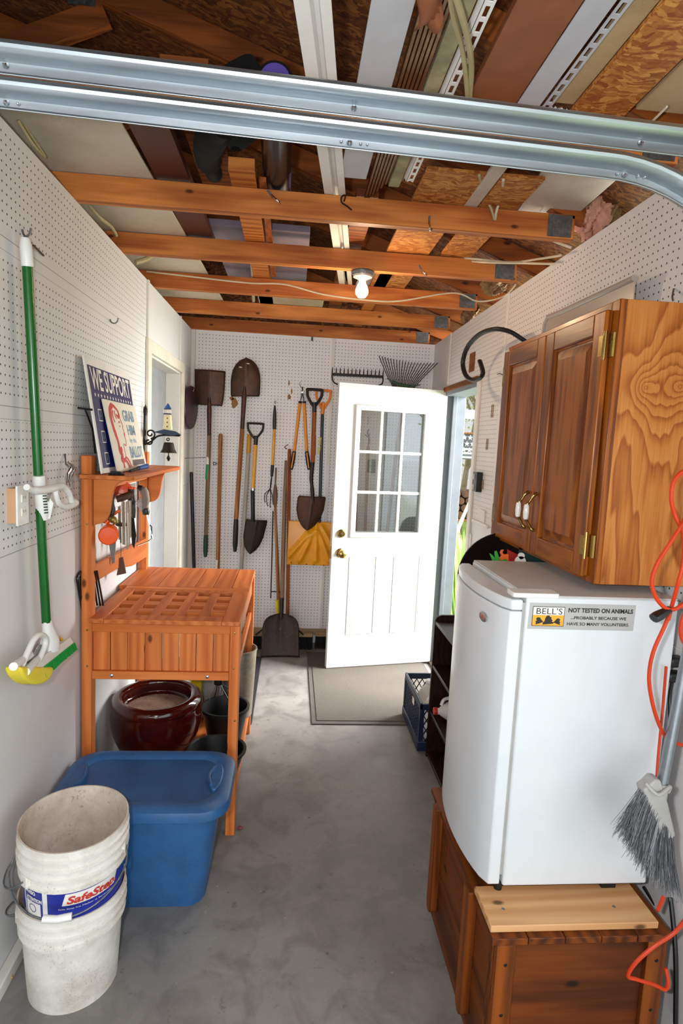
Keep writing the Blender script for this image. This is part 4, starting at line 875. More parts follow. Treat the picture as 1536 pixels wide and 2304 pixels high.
peghook((-0.797, 2.647, 2.097), 'bare peg hook on the upper left pegboard above the signs', .012, .03)
tag(MB().tube(catmull([(-0.79, 1.886, 2.169), (-0.795, 1.97, 2.165)], 3), .003, 8).build('bent_hook', M['rust']), 'rusty bent hook beside the mop\'s white end', 'hook')
t = thing('metal_bracket', 'thin black shelf bracket sticking out of the pegboard behind the navy sign', 'bracket', (-0.79, 2.337, 1.706))
MB().tube([(-0.79, 2.244, 1.713), (-0.74, 2.25, 1.709)], .004, 8).build('arm', M['iron'], t); MB().tube([(-0.76, 2.234, 1.707), (-0.79, 2.402, 1.64), (-0.79, 2.433, 1.544)], .0035, 8).build('brace', M['iron'], t)
t = thing('clip_cluster', 'bunch of silver clips hanging on a peg between mop and bench', 'clips', (-0.78, 2.126, 1.394))
for k, (a, b) in enumerate((((-0.785, 2.121, 1.511), (-0.77, 2.079, 1.441)), ((-0.78, 2.132, 1.515), (-0.765, 2.094, 1.436)), ((-0.775, 2.139, 1.512), (-0.76, 2.105, 1.431)), ((-0.77, 2.088, 1.52), (-0.75, 2.037, 1.456)))):
    MB().tube(catmull([a, lerp(a, b, .25)+Vector((.008, .004, 0)), lerp(a, b, .6)+Vector((0, -.004, 0)), b], 4), [.004, .006, .004, .003], 8).build('clip', M['chrome'], t)
MB().tube([(-0.798, 2.14, 1.546), (-0.785, 2.113, 1.511), (-0.77, 2.088, 1.508)], .0025, 8).build('peg', M['zinc'], t)

# dinner bell bracket with lighthouse
by = 3.24
t = thing('dinner_bell', 'black scrollwork wall bell topped by a small blue and cream lighthouse', 'bell', (-.79, by, 1.5))
w = MB(); w.tube([(-0.792, 3.24, 1.779), (-0.796, 3.24, 1.67), (-0.802, 3.24, 1.528)], [.004, .010, .009, .008, .009, .009], 10)
w.lathe(Vector((-0.792, 3.24, 1.76)), [(0, .03), (.010, .005), (.012, -.01), (.006, -.03), (0, -.032)], 12); w.build('wall_spear', M['iron'], t)
def spiral(c, r0, r1, a0, a1, n=26):
    c = Vector(c); return [c+Vector((math.cos(a0+(a1-a0)*k/n), 0, math.sin(a0+(a1-a0)*k/n)))*(r0+(r1-r0)*k/n) for k in range(n+1)]
c = Vector((-0.765, 3.24, 1.634)); MB().tube(spiral(c, .026, .006, -1.2, 6.6), .0045, 8).build('scroll', M['iron'], t)
c = Vector((-0.774, 3.24, 1.593)); MB().tube(spiral(c, .022, .006, 1.0, -5.2), .0045, 8).build('scroll', M['iron'], t)
MB().tube(catmull([(-0.793, 3.24, 1.576), (-0.756, 3.24, 1.597), (-0.728, 3.24, 1.622), (-0.686, 3.24, 1.631), (-0.611, 3.24, 1.632)], 6), [.005, .005, .005, .006], 10).build('arm', M['iron'], t)
MB().lathe(Vector((-0.609, 3.24, 1.635)), [(0, -.006), (.006, 0), (0, .006)], 12, (1, 0, 0)).build('finial', M['iron'], t)
pts = [Vector(p) for p in ((-0.745, 3.22, 1.644), (-0.691, 3.22, 1.661), (-0.635, 3.22, 1.654), (-0.607, 3.22, 1.637), (-0.651, 3.22, 1.628), (-0.71, 3.22, 1.637))]
w = MB(); w.prism([(i, 0) for i in range(6)], lambda i, _: pts[int(i)], lambda i, _: pts[int(i)]+Vector((0, .04, 0))); w.build('rock_base', plain('sea_blue_dark', '#14304a', .5), t, bevel=.002)
c = Vector((-0.675, 3.24, 1.662)); hz = (Vector((-0.675, 3.24, 1.662))-Vector((-0.667, 3.24, 1.809))).length
MB().lathe(c, [(.026, 0), (.018, hz*.52)], 20, sy=.5).build('tower', plain('cream_tower', '#e4d9a8', .6), t)
w = MB()
for k in range(3): w.lathe(c+Vector((0, -.0125+.0016*k, hz*(.1+.15*k))), [(.0035, -.002), (.0035, .002), (0, .0022)], 10, (0, -1, 0))
w.build('tower_windows', M['black'], t)
for f_, r in ((.56, .024), (.73, .02)):
    MB().lathe(c+Vector((0, 0, hz*f_)), [(0, -.003), (r, -.003), (r, .003), (0, .003)], 20, sy=.6).build('gallery', M['black'], t)
w = MB()
for k in range(5): w.tube([c+Vector((-.018+.009*k, -.012, hz*.57)), c+Vector((-.018+.009*k, -.012, hz*.72))], .0014, 5)
w.build('railing', M['print_white'], t)
MB().lathe(c+Vector((0, 0, hz*.74)), [(.02, 0), (.017, .006), (.010, .016), (.004, .026), (0, .03)], 20, sy=.6).build('roof', M['blue_lit'], t)
c = Vector((-0.672, 3.24, 1.61))
MB().tube(spiral(c+Vector((0, 0, -.002)), .008, .006, 0, 6.2, 12), .003, 8).build('hanger', M['iron'], t)
c = Vector((-0.668, 3.24, 1.537)); hb = .056
MB().lathe(c, [(.0, hb), (.022, hb), (.026, hb-.006), (.033, .02), (.044, 0), (.041, 0), (.03, .018), (.0, .03)], 4*8, sx=1.0, sy=.9).build('bell_cup', plain('black_bell', '#1d1512', .55, .3), t)
MB().tube([c+Vector((0, 0, .01)), c+Vector((0, 0, -.012)), c+Vector((0, 0, -.030)), c+Vector((0, 0, -.045))], [.003, .003, .011, .004], 12).build('clapper', M['iron'], t)
# door-casing hinge plate and purple disc
t = thing('purple_disc', 'dark purple oval disc hung on the left wall by the back corner', 'disc', (-0.79, 4.592, 1.689))
a, b, d = Vector((-0.792, 4.316, 1.834)), Vector((-0.748, 4.62, 1.854)), Vector((-0.77, 4.5, 2.006)); c = (a+b)/2; hu = (b-a)/2; zt_ = abs(d.z-c.z)
w = MB(); w.prism([(math.cos(k*PI/20), math.sin(k*PI/20)) for k in range(40)], lambda u, v: c+hu*u+Vector((0, 0, zt_*v)), lambda u, v: c+hu*u*.96+Vector((.015, -.010, zt_*v*.96)))
w.build('disc', speckled('purple_disc', '#2c1226', '#5a3a34', .2, 40, .35), t, bevel=.004)
MB().tube(catmull([(-0.758, 4.45, 1.982), (-0.746, 4.44, 1.963), (-0.739, 4.45, 1.983)], 4), .0025, 8).build('hanger', M['chrome'], t)
tag(MB().tube([(-0.79, 4.408, 1.471), (-0.663, 4.6, 1.478)], .002, 8).build('wire_rod', M['zinc']), 'thin wire rod stretched across the left back corner', 'rod')
tag(MB().box(-.802, -.792, 3.262, 3.27, 1.96, 2.12).build('hinge_strip', M['zinc']), 'narrow metal strip at the top of the left door casing', 'strip')

# ------------------------------------------------------------------ red pot, hanging pots and things below the bench
c = Vector((-.585, 2.66, .146))
t = thing('glazed_pot', 'large oxblood glazed round pot under the bench', 'pot', c)
MB().lathe(c, [(.0, 0), (.13, 0), (.17, .05), (.20, .13), (.208, .19), (.20, .235), (.198, .245), (.205, .252), (.202, .275), (.190, .29), (.168, .293), (.152, .286), (.150, .27), (.158, .24), (.165, .22)], 48).build('body', M['pot'], t, sub=1)
MB().lathe(c+Vector((0, 0, .225)), [(0, .008), (.06, .006), (.12, .004), (.166, 0)], 40).build('soil', M['soil'], t)
def hangpot(cx, cy, cz, r, h, label, hang=None):
    t = thing('hanging_pot', label, 'pot', (cx, cy, cz), 'black hanging pots under the bench')
    MB().lathe((cx, cy, cz), [(0, 0), (r*.68, 0), (r*.94, h*.93), (r, h*.93), (r, h), (r*.9, h), (r*.66, .01), (0, .008)], 40).build('body', M['black'], t)
    if hang:
        hx, hy, hz = hang
        for k in range(4):
            a = .6+k*PI/2; MB().tube([(cx+r*.95*math.cos(a), cy+r*.95*math.sin(a), cz+h), (hx, hy, hz)], .0028, 6).build('hanger_wire', M['black'], t)
        MB().lathe((hx, hy, hz-.01), [(0, .05), (.018, .048), (.026, .03), (.026, 0), (.018, -.008), (0, -.01)], 8, sy=.7).build('hanger_hook', M['black'], t)
    return t
hangpot(-.285, 2.80, .147, .12, .17, 'black plastic hanging pot standing behind the other, its hook just under the bench rail', (-.32, 2.78, .45))
hangpot(-.285, 2.48, .147, .13, .12, 'black plastic hanging pot nearest the bench leg, in front of its twin')
t = thing('metal_bin', 'tall pale metal bin beside the far aisle leg of the bench', 'bin', (-.26, 3.06, .146))
MB().lathe((-.245, 3.07, .147), [(0, 0), (.075, 0), (.092, .36), (.095, .362), (.095, .37), (.088, .37), (.072, .01), (0, .01)], 36).build('body', metal('pale_metal', '#b5aa9a', .4, None, .3, .7), t)
t = thing('yellow_jug', 'yellow plastic jug standing behind the red pot', 'jug', (-.45, 3.0, .146))
MB().prism(rrect(-.49, -.43, 2.98, 3.04, .015), lambda a, b: (a, b, .147), lambda a, b: (a, b, .42)).build('body', plain('lemon_plastic', '#c9b414', .4), t, bevel=.006)
t = thing('storage_bin', 'grey bin at the back under the bench, right of the yellow jug', 'bin', (-.40, 3.09, .146))
MB().prism(rrect(-.425, -.345, 2.99, 3.12, .015), lambda a, b: (a, b, .147), lambda a, b: (a, b, .45)).build('body', plain('dim_grey_plastic', '#8f8c88', .5), t, bevel=.004)

# ------------------------------------------------------------------ blue tote
t = thing('storage_tote', 'blue lidded plastic tote on the floor in front of the bench', 'tote', (-.48, 1.94, 0))
x0, x1, y0, y1 = -.785, -.172, 1.842, 2.245
TZ = -.04
def taper(a, b, z): # body outline shrinks towards the floor
    return a, b, z
w = MB(); top = rrect(x0+.035, x1-.035, y0+.03, y1-.03, .07, 6); 
cx, cy = (x0+x1)/2, (y0+y1)/2
sh = lambda a, b, k, kb: (cx+(a-cx)*k, cy+(b-cy)*kb)
rings = [(.0, .82, .82), (.012, .84, .84), (.2, .92, .92), (.345, 1.0, 1.0)]
vs = []; n = len(top)
for z, k, kb in rings: vs += [Vector((*sh(a, b, k, kb), z)) for a, b in top]
w._add(vs, [(j*n+i, j*n+(i+1) % n, (j+1)*n+(i+1) % n, (j+1)*n+i) for j in range(len(rings)-1) for i in range(n)]+[tuple(range(n-1, -1, -1))])
w.build('body', M['blue_tote'], t)
w = MB(); L = rrect(x0, x1, y0, y1, .10, 8); n = len(L)
def ring(k, z, off=0): return [Vector((cx+(a-cx)*(1-k/(x1-x0)*2), cy+(b-cy)*(1-k/(y1-y0)*2), z)) for a, b in L]
seq = [ring(.012, .350), ring(0, .353), ring(0, .370), ring(.004, .385), ring(.022, .397), ring(.045, .398), ring(.055, .392), ring(.063, .384), ring(.12, .384)]
vs = [v for r in seq for v in r]
w._add(vs, [(j*n+i, j*n+(i+1) % n, (j+1)*n+(i+1) % n, (j+1)*n+i) for j in range(len(seq)-1) for i in range(n)]+[tuple((len(seq)-1)*n+i for i in range(n))])
lid = w.build('lid', M['blue_tote'], t)
for sx in (x0+.06, x1-.06):
    s_ = 1 if sx > cx else -1
    w = MB(); w.prism([(sx+s_*(.022*math.cos(k*PI/14)), cy+.085*math.sin(k*PI/14)) for k in range(28)], lambda a, b: (a, b, .380), lambda a, b: (a, b, .401)); w.build('handle_recess', M['blue_tote'], lid, bevel=.004)
    MB().tube(catmull([(sx-s_*.012, cy-.06, .401), (sx-s_*.026, cy, .402), (sx-s_*.012, cy+.06, .401)], 6), .005, 8).build('lid_latch', M['blue_tote'], lid)

# ------------------------------------------------------------------ stack of three pails
def pail(c, lean, label, outer, inner, short=0):
    c = Vector(c); axd = Vector((lean[0], lean[1], 1)).normalized()
    t = thing('pail', label, 'pail', c, 'stack of white pails')
    rb, rt, h = .124, .143, .33
    def r(z): return rb+(rt-rb)*z/h
    prof = [(0, .004), (rb-.006, .004), (rb, 0), (rb, .004), (r(.23), .232), (r(.236)+.009, .236), (r(.241)+.009, .241), (r(.244), .244), (r(.264), .264), (r(.267)+.010, .267), (r(.273)+.010, .273), (r(.276)+.002, .276), (r(.296)+.001, .296), (r(.299)+.008, .299), (r(.303)+.008, .303), (r(.306)+.001, .306), (rt, .321), (rt+.004, .323), (rt+.004, .33), (rt-.0005, .33), (rt-.0012, .323), (rb-.0012, .012), (0, .012)]
    prof = [(a-(.0013 if b > .2 else 0)*(short > 0)*10*short, b-short if b > .2 else b) for a, b in prof]
    w = MB(); k = 17; w.lathe(c, prof[:k+2], 56, axd, cap=False); w.build('body', outer, t, ang=50)
    w = MB(); w.lathe(c, prof[k+1:], 56, axd, cap=False); w.build('inside', inner, t, ang=50)
    return t, c, axd, r
b1, c1_, a1_, r1_ = pail((-.597, 1.645, 0), (.0, .0), 'bottom white pail of the stack, standing on the floor', M['bucket'], M['bucket_in'], .025)
b2, c2_, a2_, r2_ = pail((-.594, 1.647, .165), (.02, -.045), 'middle pail of the stack with a blue and red printed label', M['bucket'], M['bucket_in'])
b3, c3_, a3_, r3_ = pail((-.5934, 1.6457, .193), (.02, -.045), 'top white pail of the stack, soiled inside', M['bucket'], M['bucket_in'])
# label wrapped round the middle pail (angles run counter-clockwise seen from above, 270 degrees faces the camera side)
ax2 = a2_; xx = (Vector((1, 0, 0))-ax2*ax2.x).normalized(); yy = ax2.cross(xx)
def wrap(deg, z, off=.0006):
    a = math.radians(deg); return c2_+ax2*z+(xx*math.cos(a)+yy*math.sin(a))*(r2_(z)+off)
def wpatch(w, d0, d1, z0, z1, off, n=24, skew=0):
    w.grid(lambda u, v: wrap(d0+(d1-d0)*u+skew*v, z0+(z1-z0)*v, off), n, 3)
w = MB(); wpatch(w, 195, 380, .14, .231, .0008, 60); w.build('label', M['label_blue'], b2, label='blue printed label')
w = MB(); wpatch(w, 224, 226.5, .14, .231, .0014, 3); wpatch(w, 254, 260, .14, .231, .0014, 4); wpatch(w, 228, 251, .14, .188, .0014, 8); wpatch(w, 276, 338, .190, .2265, .0014, 30, 4)
w.build('label_white', M['print_white'], b2, smooth=False)
def wtext(w, s_, d0, z0, size, bold=0, width=None, off=.002, sk=0):
    wd = MB().text(s_, lambda a, b: (a, b, 0), size, bold); k = (width/wd if width else 1)
    w.text(s_, lambda a, b: wrap(d0+math.degrees((a*k+b*sk)/.133), z0+b, off), size, bold)
w = MB(); wtext(w, 'SafeStep.', 281, .1955, .032, .0012, .138, .0022, .25); w.build('brand_lettering', M['print_red'], b2, smooth=False)
w = MB(); wtext(w, 'AVISO', 229.5, .2125, .015, .0008, .036); wtext(w, 'ATTENTION', 229.5, .1925, .015, .0008, .055); wtext(w, 'Safe Step Ice Melter is formulated', 272, .178, .0065, 0, .15)
w.build('label_lettering', M['print_white'], b2, smooth=False)
w = MB()
for k in range(30):
    a = k*2*PI/30; b = a+2*PI/30; w._add([wrap(239+5.5*math.cos(q), .168+.0125*math.sin(q)*1, .002) if i in (0, 3) else wrap(239+4.6*math.cos(q), .168+.0105*math.sin(q), .002) for i, q in enumerate((a, a, b, b))], [(0, 1, 2, 3)])
w.build('label_pictogram', M['label_blue'], b2, smooth=False)
# handles
def bail(t, c, axd, r, d0, d1, drop, grip=True, z=.262):
    xx = (Vector((1, 0, 0))-axd*axd.x).normalized(); yy = axd.cross(xx); pts = []
    for k in range(15):
        u = k/14; a = math.radians(d0+(d1-d0)*u); rr = r(z)+.012+.03*math.sin(PI*u)**.5
        pts.append(c+axd*(z-drop*math.sin(PI*u)**.75)+(xx*math.cos(a)+yy*math.sin(a))*rr)
    MB().tube(catmull(pts, 4), .0024, 8).build('bail_handle', M['zinc'], t)
    if grip: MB().tube(pts[6:9], .0095, 12).build('bail_grip', M['white_pl'], t)
    for d in (d0, d1):
        a = math.radians(d); p = c+axd*z+(xx*math.cos(a)+yy*math.sin(a))*r(z); q = (xx*math.cos(a)+yy*math.sin(a))
        MB().obox(p+q*.004, (.03, .016, .036), Matrix.Rotation(a+PI/2, 3, 'Z')).build('handle_ear', M['bucket'], t, bevel=.003)
bail(b3, c3_, a3_, r3_, 196, 356, .085, True, .25)
bail(b2, c2_, a2_, r2_, 190, 232, .03, False, .25)
bail(b1, c1_, a1_, r1_, 175, 200, .01, False, .25)

# ------------------------------------------------------------------ mats on the floor
t = thing('door_mat', 'grey ribbed door mat with rubber border before the white door', 'door mat', (.6, 3.8, 0))
MB().box(.168, 1.05, 3.235, 4.42, .001, .007).build('rubber_border', plain('mat_rubber', '#514c47', .8), t, bevel=.003)
MB().box(.20, 1.03, 3.27, 4.39, .006, .011).build('pile', M['mat_grey'], t)
t = thing('rubber_mat', 'black ribbed rubber runner between bench and back wall', 'rubber mat', (-.4, 3.7, 0))
w = MB(); w.prism(rrect(-.62, -.175, 3.20, 4.30, .04), lambda a, b: (a, b, .001), lambda a, b: (a, b, .008)); w.build('base', M['black_rough'], t, bevel=.003)
w = MB()
for k in range(22): w.box(-.60+k*.0185, -.594+k*.0185, 3.23, 4.27, .007, .0105)
w.build('ribs', M['black_rough'], t, smooth=False)
clump((-0.788, 1.632, 0.012), .018, .018, .010, 'yellow crumb of foam on the floor by the left baseboard', plain('yellow_crumb', '#b8962c', .8), 9, 8, 'crumb')
clump((-0.161, 2.314, 0.006), .012, .010, .005, 'small reddish scrap on the floor by the bench leg', plain('reddish_scrap', '#8a4a44', .8), 12, 6, 'crumb')

# ------------------------------------------------------------------ tools hanging on and leaning against the back wall
def shaft(t, a, b, r, mat, name='handle', n=14, label=None, radii=None):
    return MB().tube([a, lerp(a, b, .02), lerp(a, b, .98), b] if not radii else [lerp(a, b, k/(len(radii)-1)) for k in range(len(radii))], radii or [r*.8, r, r, r*.8], n).build(name, mat, t, label=label)
def blade(name, O, u, side, n, outline, dish, mat, t, nu=16, fold=.0, th=.002, shoulder=0):
    """outline: (distance along u, half width) stations; the sheet bows away from the viewer along n"""
    O, u, side, n = Vector(O), Vector(u).normalized(), Vector(side).normalized(), Vector(n).normalized()
    ss = [o[0] for o in outline]; m = 18
    def hw(s):
        for (a, wa), (b, wb) in zip(outline, outline[1:]):
            if s <= b: return wa+(wb-wa)*(s-a)/(b-a)
        return outline[-1][1]
    L = ss[-1]; w = MB()
    def f(i, j):
        s = L*j; x = (2*i-1); d = dish*(x*x)*(1-.3*j)-dish*.4*math.exp(-(x*7)**2)*(1-j)
        return O+u*s+side*(hw(s)*x)+n*(d-fold*math.sin(PI*j*.5))
    w.grid(f, nu, m); return w.build(name, mat, t, solid=th, ang=60)
FWD = Vector((0, -1, 0)); RT = Vector((1, 0, 0))
def dgrip(t, top, half, h, mat, r=.0085, neck=None, name='grip'):
    top = Vector(top); dn = Vector((0, 0, -1)) if neck is None else (Vector(neck)-top).normalized(); sd = Vector((1, 0, 0))
    P = [top-sd*half*.9, top+sd*half*.9, top+sd*half+dn*h*.08, top+sd*half*.92+dn*h*.42, top+sd*half*.35+dn*h*.85, top+dn*h, top-sd*half*.35+dn*h*.85, top-sd*half*.92+dn*h*.42, top-sd*half+dn*h*.08]
    return MB().tube(catmull(P, 5, closed=True)+[P[0]], r, 10, cap=False).build(name, mat, t)
YT = 4.60
# square shovel, blade up
t = thing('square_shovel', 'rusty square shovel hung blade-up at the left end of the back wall', 'shovel', (-0.653, 4.6, 0.698))
a = Vector((-0.651, 4.6, 2.141)); side = Vector((-0.531, 4.6, 2.138))-Vector((-0.767, 4.6, 2.141)); hwid = side.length/2; b = Vector((-0.651, 4.6, 1.875)); L = (a-b).length
blade('blade', a, b-a, side, Vector((0, 1, 0)), [(0, hwid*.98), (L*.5, hwid*.95), (L*.8, hwid*.9), (L*.97, hwid*.84), (L, hwid*.80)], .022, M['rust'], t)
shaft(t, Vector((-0.649, 4.6, 1.932))+FWD*.01, Vector((-0.643, 4.6, 1.646))+FWD*.01, .014, M['rust'], 'socket', radii=[.010, .018, .016, .0155])
shaft(t, (-0.642, 4.59, 1.653), (-0.652, 4.59, 0.876), .0155, M['handle_old'])
shaft(t, (-0.648, 4.59, 1.483), (-0.647, 4.59, 1.425), .0163, M['print_white'], 'label', label='white label'); shaft(t, (-0.647, 4.59, 1.425), (-0.651, 4.59, 1.308), .0163, plain('green_label', '#1d8a4a', .4), 'label', label='green label')
shaft(t, (-0.652, 4.59, 0.876), (-0.652, 4.59, 0.7), .018, M['green_dark'], 'hand_grip', radii=[.016, .018, .018, .018, .012])
# round-point shovel, blade up
t = thing('round_shovel', 'large rusty pointed shovel hung blade-up beside the square one', 'shovel', (-0.427, 4.6, 0.751))
a = Vector((-0.383, 4.6, 2.249)); b = Vector((-0.381, 4.6, 1.956)); L = (a-b).length; side = Vector((-0.267, 4.6, 2.07))-Vector((-0.492, 4.6, 2.057)); hwid = side.length/2
blade('blade', a, b-a, side, Vector((0, 1, 0)), [(0, .004), (L*.06, hwid*.42), (L*.16, hwid*.68), (L*.3, hwid*.88), (L*.45, hwid*.97), (L*.6, hwid), (L*.95, hwid*.98), (L, hwid*.94)], .03, M['rust'], t, nu=18)
for p in ((-0.42, 4.585, 2.172), (-0.364, 4.585, 2.202)):
    p = Vector(p); MB().lathe(p, [(.0, -.002), (.010, -.001), (.007, .0015), (0, .002)], 5, (.2, -1, .3), sx=1.5, sy=.5).build('white_splash', M['print_white'], t)
shaft(t, Vector((-0.384, 4.6, 2.03))+FWD*.012, Vector((-0.395, 4.6, 1.709))+FWD*.012, .015, M['rust'], 'socket', radii=[.008, .019, .018, .0165, .0165])
shaft(t, (-0.394, 4.588, 1.716), (-0.422, 4.588, 1.008), .0175, M['handle'])
shaft(t, (-0.422, 4.588, 1.008), (-0.425, 4.588, 0.75), .019, M['black'], 'hand_grip', radii=[.017, .020, .020, .020, .013])
# plain sticks
t = thing('wooden_pole', 'plain brown wooden pole standing right of the square shovel', 'pole', (-0.554, 4.6, 0.569)); shaft(t, (-0.559, 4.6, 1.664), (-0.55, 4.55, 0.544), .0165, M['handle']); shaft(t, (-0.555, 4.537, 0.689), (-0.557, 4.537, 0.6), .008, M['print_white'], 'sticker')
t = thing('black_pipe', 'slim black pipe standing in the left back corner', 'pipe', (-0.737, 4.6, 0.563)); shaft(t, (-0.77, 4.57, 1.362), (-0.728, 4.55, 0.539), .0135, M['black'])
t = thing('capped_pole', 'grey pole with a yellow top behind the yellow-handled shovel', 'pole', (-0.376, 4.6, 0.574)); shaft(t, (-0.343, 4.615, 1.53), (-0.375, 4.6, 0.538), .0155, plain('grey_weathered_pole', '#a9a29a', .6)); shaft(t, (-0.34, 4.615, 1.671), (-0.343, 4.615, 1.524), .0175, plain('mustard_cap', '#c88f1c', .45), 'yellow_end')
# yellow D-handle shovel
t = thing('digging_shovel', 'short shovel with black D-grip and yellow shaft, blade down', 'shovel', (-0.287, 4.6, 0.731))
dgrip(t, (-0.292, 4.56, 1.754), .058, .115, M['black'], .009); shaft(t, (-0.285, 4.56, 1.663), (-0.287, 4.56, 1.592), .016, M['black'], 'ferrule')
shaft(t, (-0.287, 4.56, 1.595), (-0.297, 4.57, 1.252), .015, M['tool_yellow']); shaft(t, (-0.297, 4.57, 1.259), (-0.297, 4.57, 1.238), .0165, M['chrome'], 'collar')
shaft(t, (-0.3, 4.57, 1.245), (-0.289, 4.57, 0.991), .016, M['black'], 'socket')
a = Vector((-0.262, 4.565, 1.01)); b = Vector((-0.305, 4.565, 0.737)); L = (a-b).length; side = Vector((-0.183, 4.565, 1.006))-Vector((-0.351, 4.565, 1.01)); hwid = side.length/2
blade('blade', a, b-a, side, Vector((0, 1, 0)), [(0, hwid*.95), (L*.06, hwid), (L*.5, hwid*.93), (L*.75, hwid*.72), (L*.9, hwid*.42), (L, .006)], .022, M['rust_dark'], t)
# cultivator
t = thing('garden_cultivator', 'yellow-handled hand cultivator with black claws hanging from its loop', 'cultivator', (-0.167, 4.6, 1.115))
shaft(t, (-0.152, 4.59, 1.901), (-0.149, 4.59, 1.718), .0145, M['black'], 'hand_grip', radii=[.006, .013, .015, .014]); shaft(t, (-0.149, 4.59, 1.718), (-0.153, 4.59, 1.436), .012, M['tool_yellow']); shaft(t, (-0.154, 4.59, 1.443), (-0.157, 4.59, 1.353), .0125, M['black'], 'ferrule', radii=[.013, .013, .010])
for q in ((594, 1132), (600, 1138), (606, 1140), (614, 1136)):
    pass
top = Vector((-0.157, 4.58, 1.361)); mid = Vector((-0.164, 4.57, 1.264))
for e in ((-0.205, 4.57, 1.158), (-0.183, 4.56, 1.132), (-0.162, 4.57, 1.118), (-0.139, 4.58, 1.139)):
    e = Vector(e); k = lerp(mid, e, .55)+Vector((-.016 if e.x < mid.x else .004, -.03, .012))
    MB().tube(catmull([top, mid, k, e, e+Vector((.008, .016, -.004))], 5), [.004, .003, .003, .0025], 8).build('claw', M['iron'], t)
MB().tube([Vector((-0.15, 4.6, 1.925))+Vector((.006*math.cos(k*PI/6), 0, .010*math.sin(k*PI/6))) for k in range(13)], .002, 6, cap=False).build('hang_loop', M['iron'], t)
# spindle-shaped weeder leaning
t = thing('long_weeder', 'long worn wooden handle with a bulge, yellow tag low down, behind the flat scoop', 'weeder', (-0.057, 4.58, 0.188))
shaft(t, (-0.126, 4.6, 1.423), (-0.127, 4.59, 1.285), .006, M['handle_old'], 'tip'); shaft(t, (-0.127, 4.585, 1.292), (-0.121, 4.58, 1.118), .014, M['handle_old'], 'bulge', radii=[.008, .016, .019, .016, .010])
shaft(t, (-0.122, 4.58, 1.132), (-0.056, 4.56, 0.187), .0125, M['handle'], radii=[.009, .012, .0145, .0145, .0145]); shaft(t, (-0.08, 4.548, 0.379), (-0.07, 4.548, 0.27), .015, plain('yellow_tag', '#e6cf1e', .5), 'tag')
t = thing('thin_rod', 'thin black rod hanging with a short crossbar beside the worn handle', 'rod', (-0.131, 4.6, 0.378))
MB().tube([(-0.138, 4.59, 1.082), (-0.134, 4.585, 0.764), (-0.131, 4.58, 0.383)], .0045, 8).build('rod', M['iron'], t); MB().tube([(-0.129, 4.58, 0.438), (-0.058, 4.55, 0.444)], .0045, 8).build('crossbar', M['iron'], t)
# flat scoop standing on the floor
t = thing('coal_scoop', 'broad dark flat scoop standing blade-down on the floor', 'shovel', (-0.038, 4.342, 0))
a = Vector((-0.044, 4.42, 0.309)); b = Vector((-0.037, 4.303, 0.004)); side = Vector((0.1, 4.42, 0.135))-Vector((-0.181, 4.42, 0.129)); hwid = side.length/2; L = (a-b).length
blade('blade', a, b-a, side, Vector((0, 1, 0)), [(0, hwid*.30), (L*.04, hwid*.62), (L*.12, hwid*.84), (L*.22, hwid*.95), (L*.35, hwid), (L*.8, hwid*1.02), (L, hwid*1.04)], -.02, M['rust_dark'], t, nu=20)
shaft(t, (-0.042, 4.45, 0.424), (-0.041, 4.41, 0.241), .018, M['rust_dark'], 'socket', radii=[.018, .018, .016, .010]); shaft(t, (-0.052, 4.6, 1.482), (-0.041, 4.45, 0.407), .0165, M['handle_old'], radii=[.010, .0165, .0165, .0165])
# reddish pole of the next tool
t = thing('reddish_pole', 'smooth reddish pole standing right of the scoop handle', 'pole', (0.016, 4.63, 0.024)); shaft(t, (-0.028, 4.632, 1.573), (0.013, 4.632, 0.012), .0145, M['handle_red'])
# loppers
t = thing('loppers', 'yellow-handled loppers hanging blades-up with black grips', 'loppers', (0.062, 4.6, 1.414))
for s_, (tp, bt, g1) in ((0, ((0.041, 4.585, 1.934), (0.011, 4.585, 1.558), (-0.008, 4.585, 1.412))), (1, ((0.072, 4.585, 1.936), (0.107, 4.585, 1.562), (0.131, 4.585, 1.418)))):
    tp, bt, g1 = map(Vector, (tp, bt, g1)); h = shaft(t, tp, bt, .0125, M['lopper']); shaft(t, bt, g1, .017, M['black'], 'grip', radii=[.014, .017, .017, .012])
    shaft(t, lerp(bt, g1, .08)+FWD*.012, lerp(bt, g1, .9)+FWD*.012, .006, M['lopper'], 'grip_inlay'); MB().lathe(tp, [(.014, -.008), (.014, .008)], 14, (bt-tp)).build('ferrule', M['iron'], t)
pv = Vector((0.055, 4.58, 2.012)); MB().tube([(0.041, 4.585, 1.931), pv, (0.053, 4.58, 2.046)], [.010, .014, .010], 12, flat=(1, .4)).build('jaw', metal('jaw_steel', '#a9a5a2', .35), t)
MB().tube([(0.072, 4.578, 1.932), pv, (0.056, 4.575, 2.052)], [.010, .014, .010], 12, flat=(1, .4)).build('jaw', M['zinc'], t)
MB().tube(catmull([(0.057, 4.575, 2.032), (0.036, 4.575, 2.058), (0.032, 4.575, 2.078), (0.051, 4.575, 2.095)], 4), [.012, .010, .007, .002], 10, flat=(1, .3)).build('blade', plain('worn_copper_blade', '#b08a74', .35, .7), t)
MB().lathe(pv+FWD*.012, [(.009, 0), (.008, .004), (0, .005)], 14, (0, -1, 0)).build('pivot_bolt', M['chrome'], t)
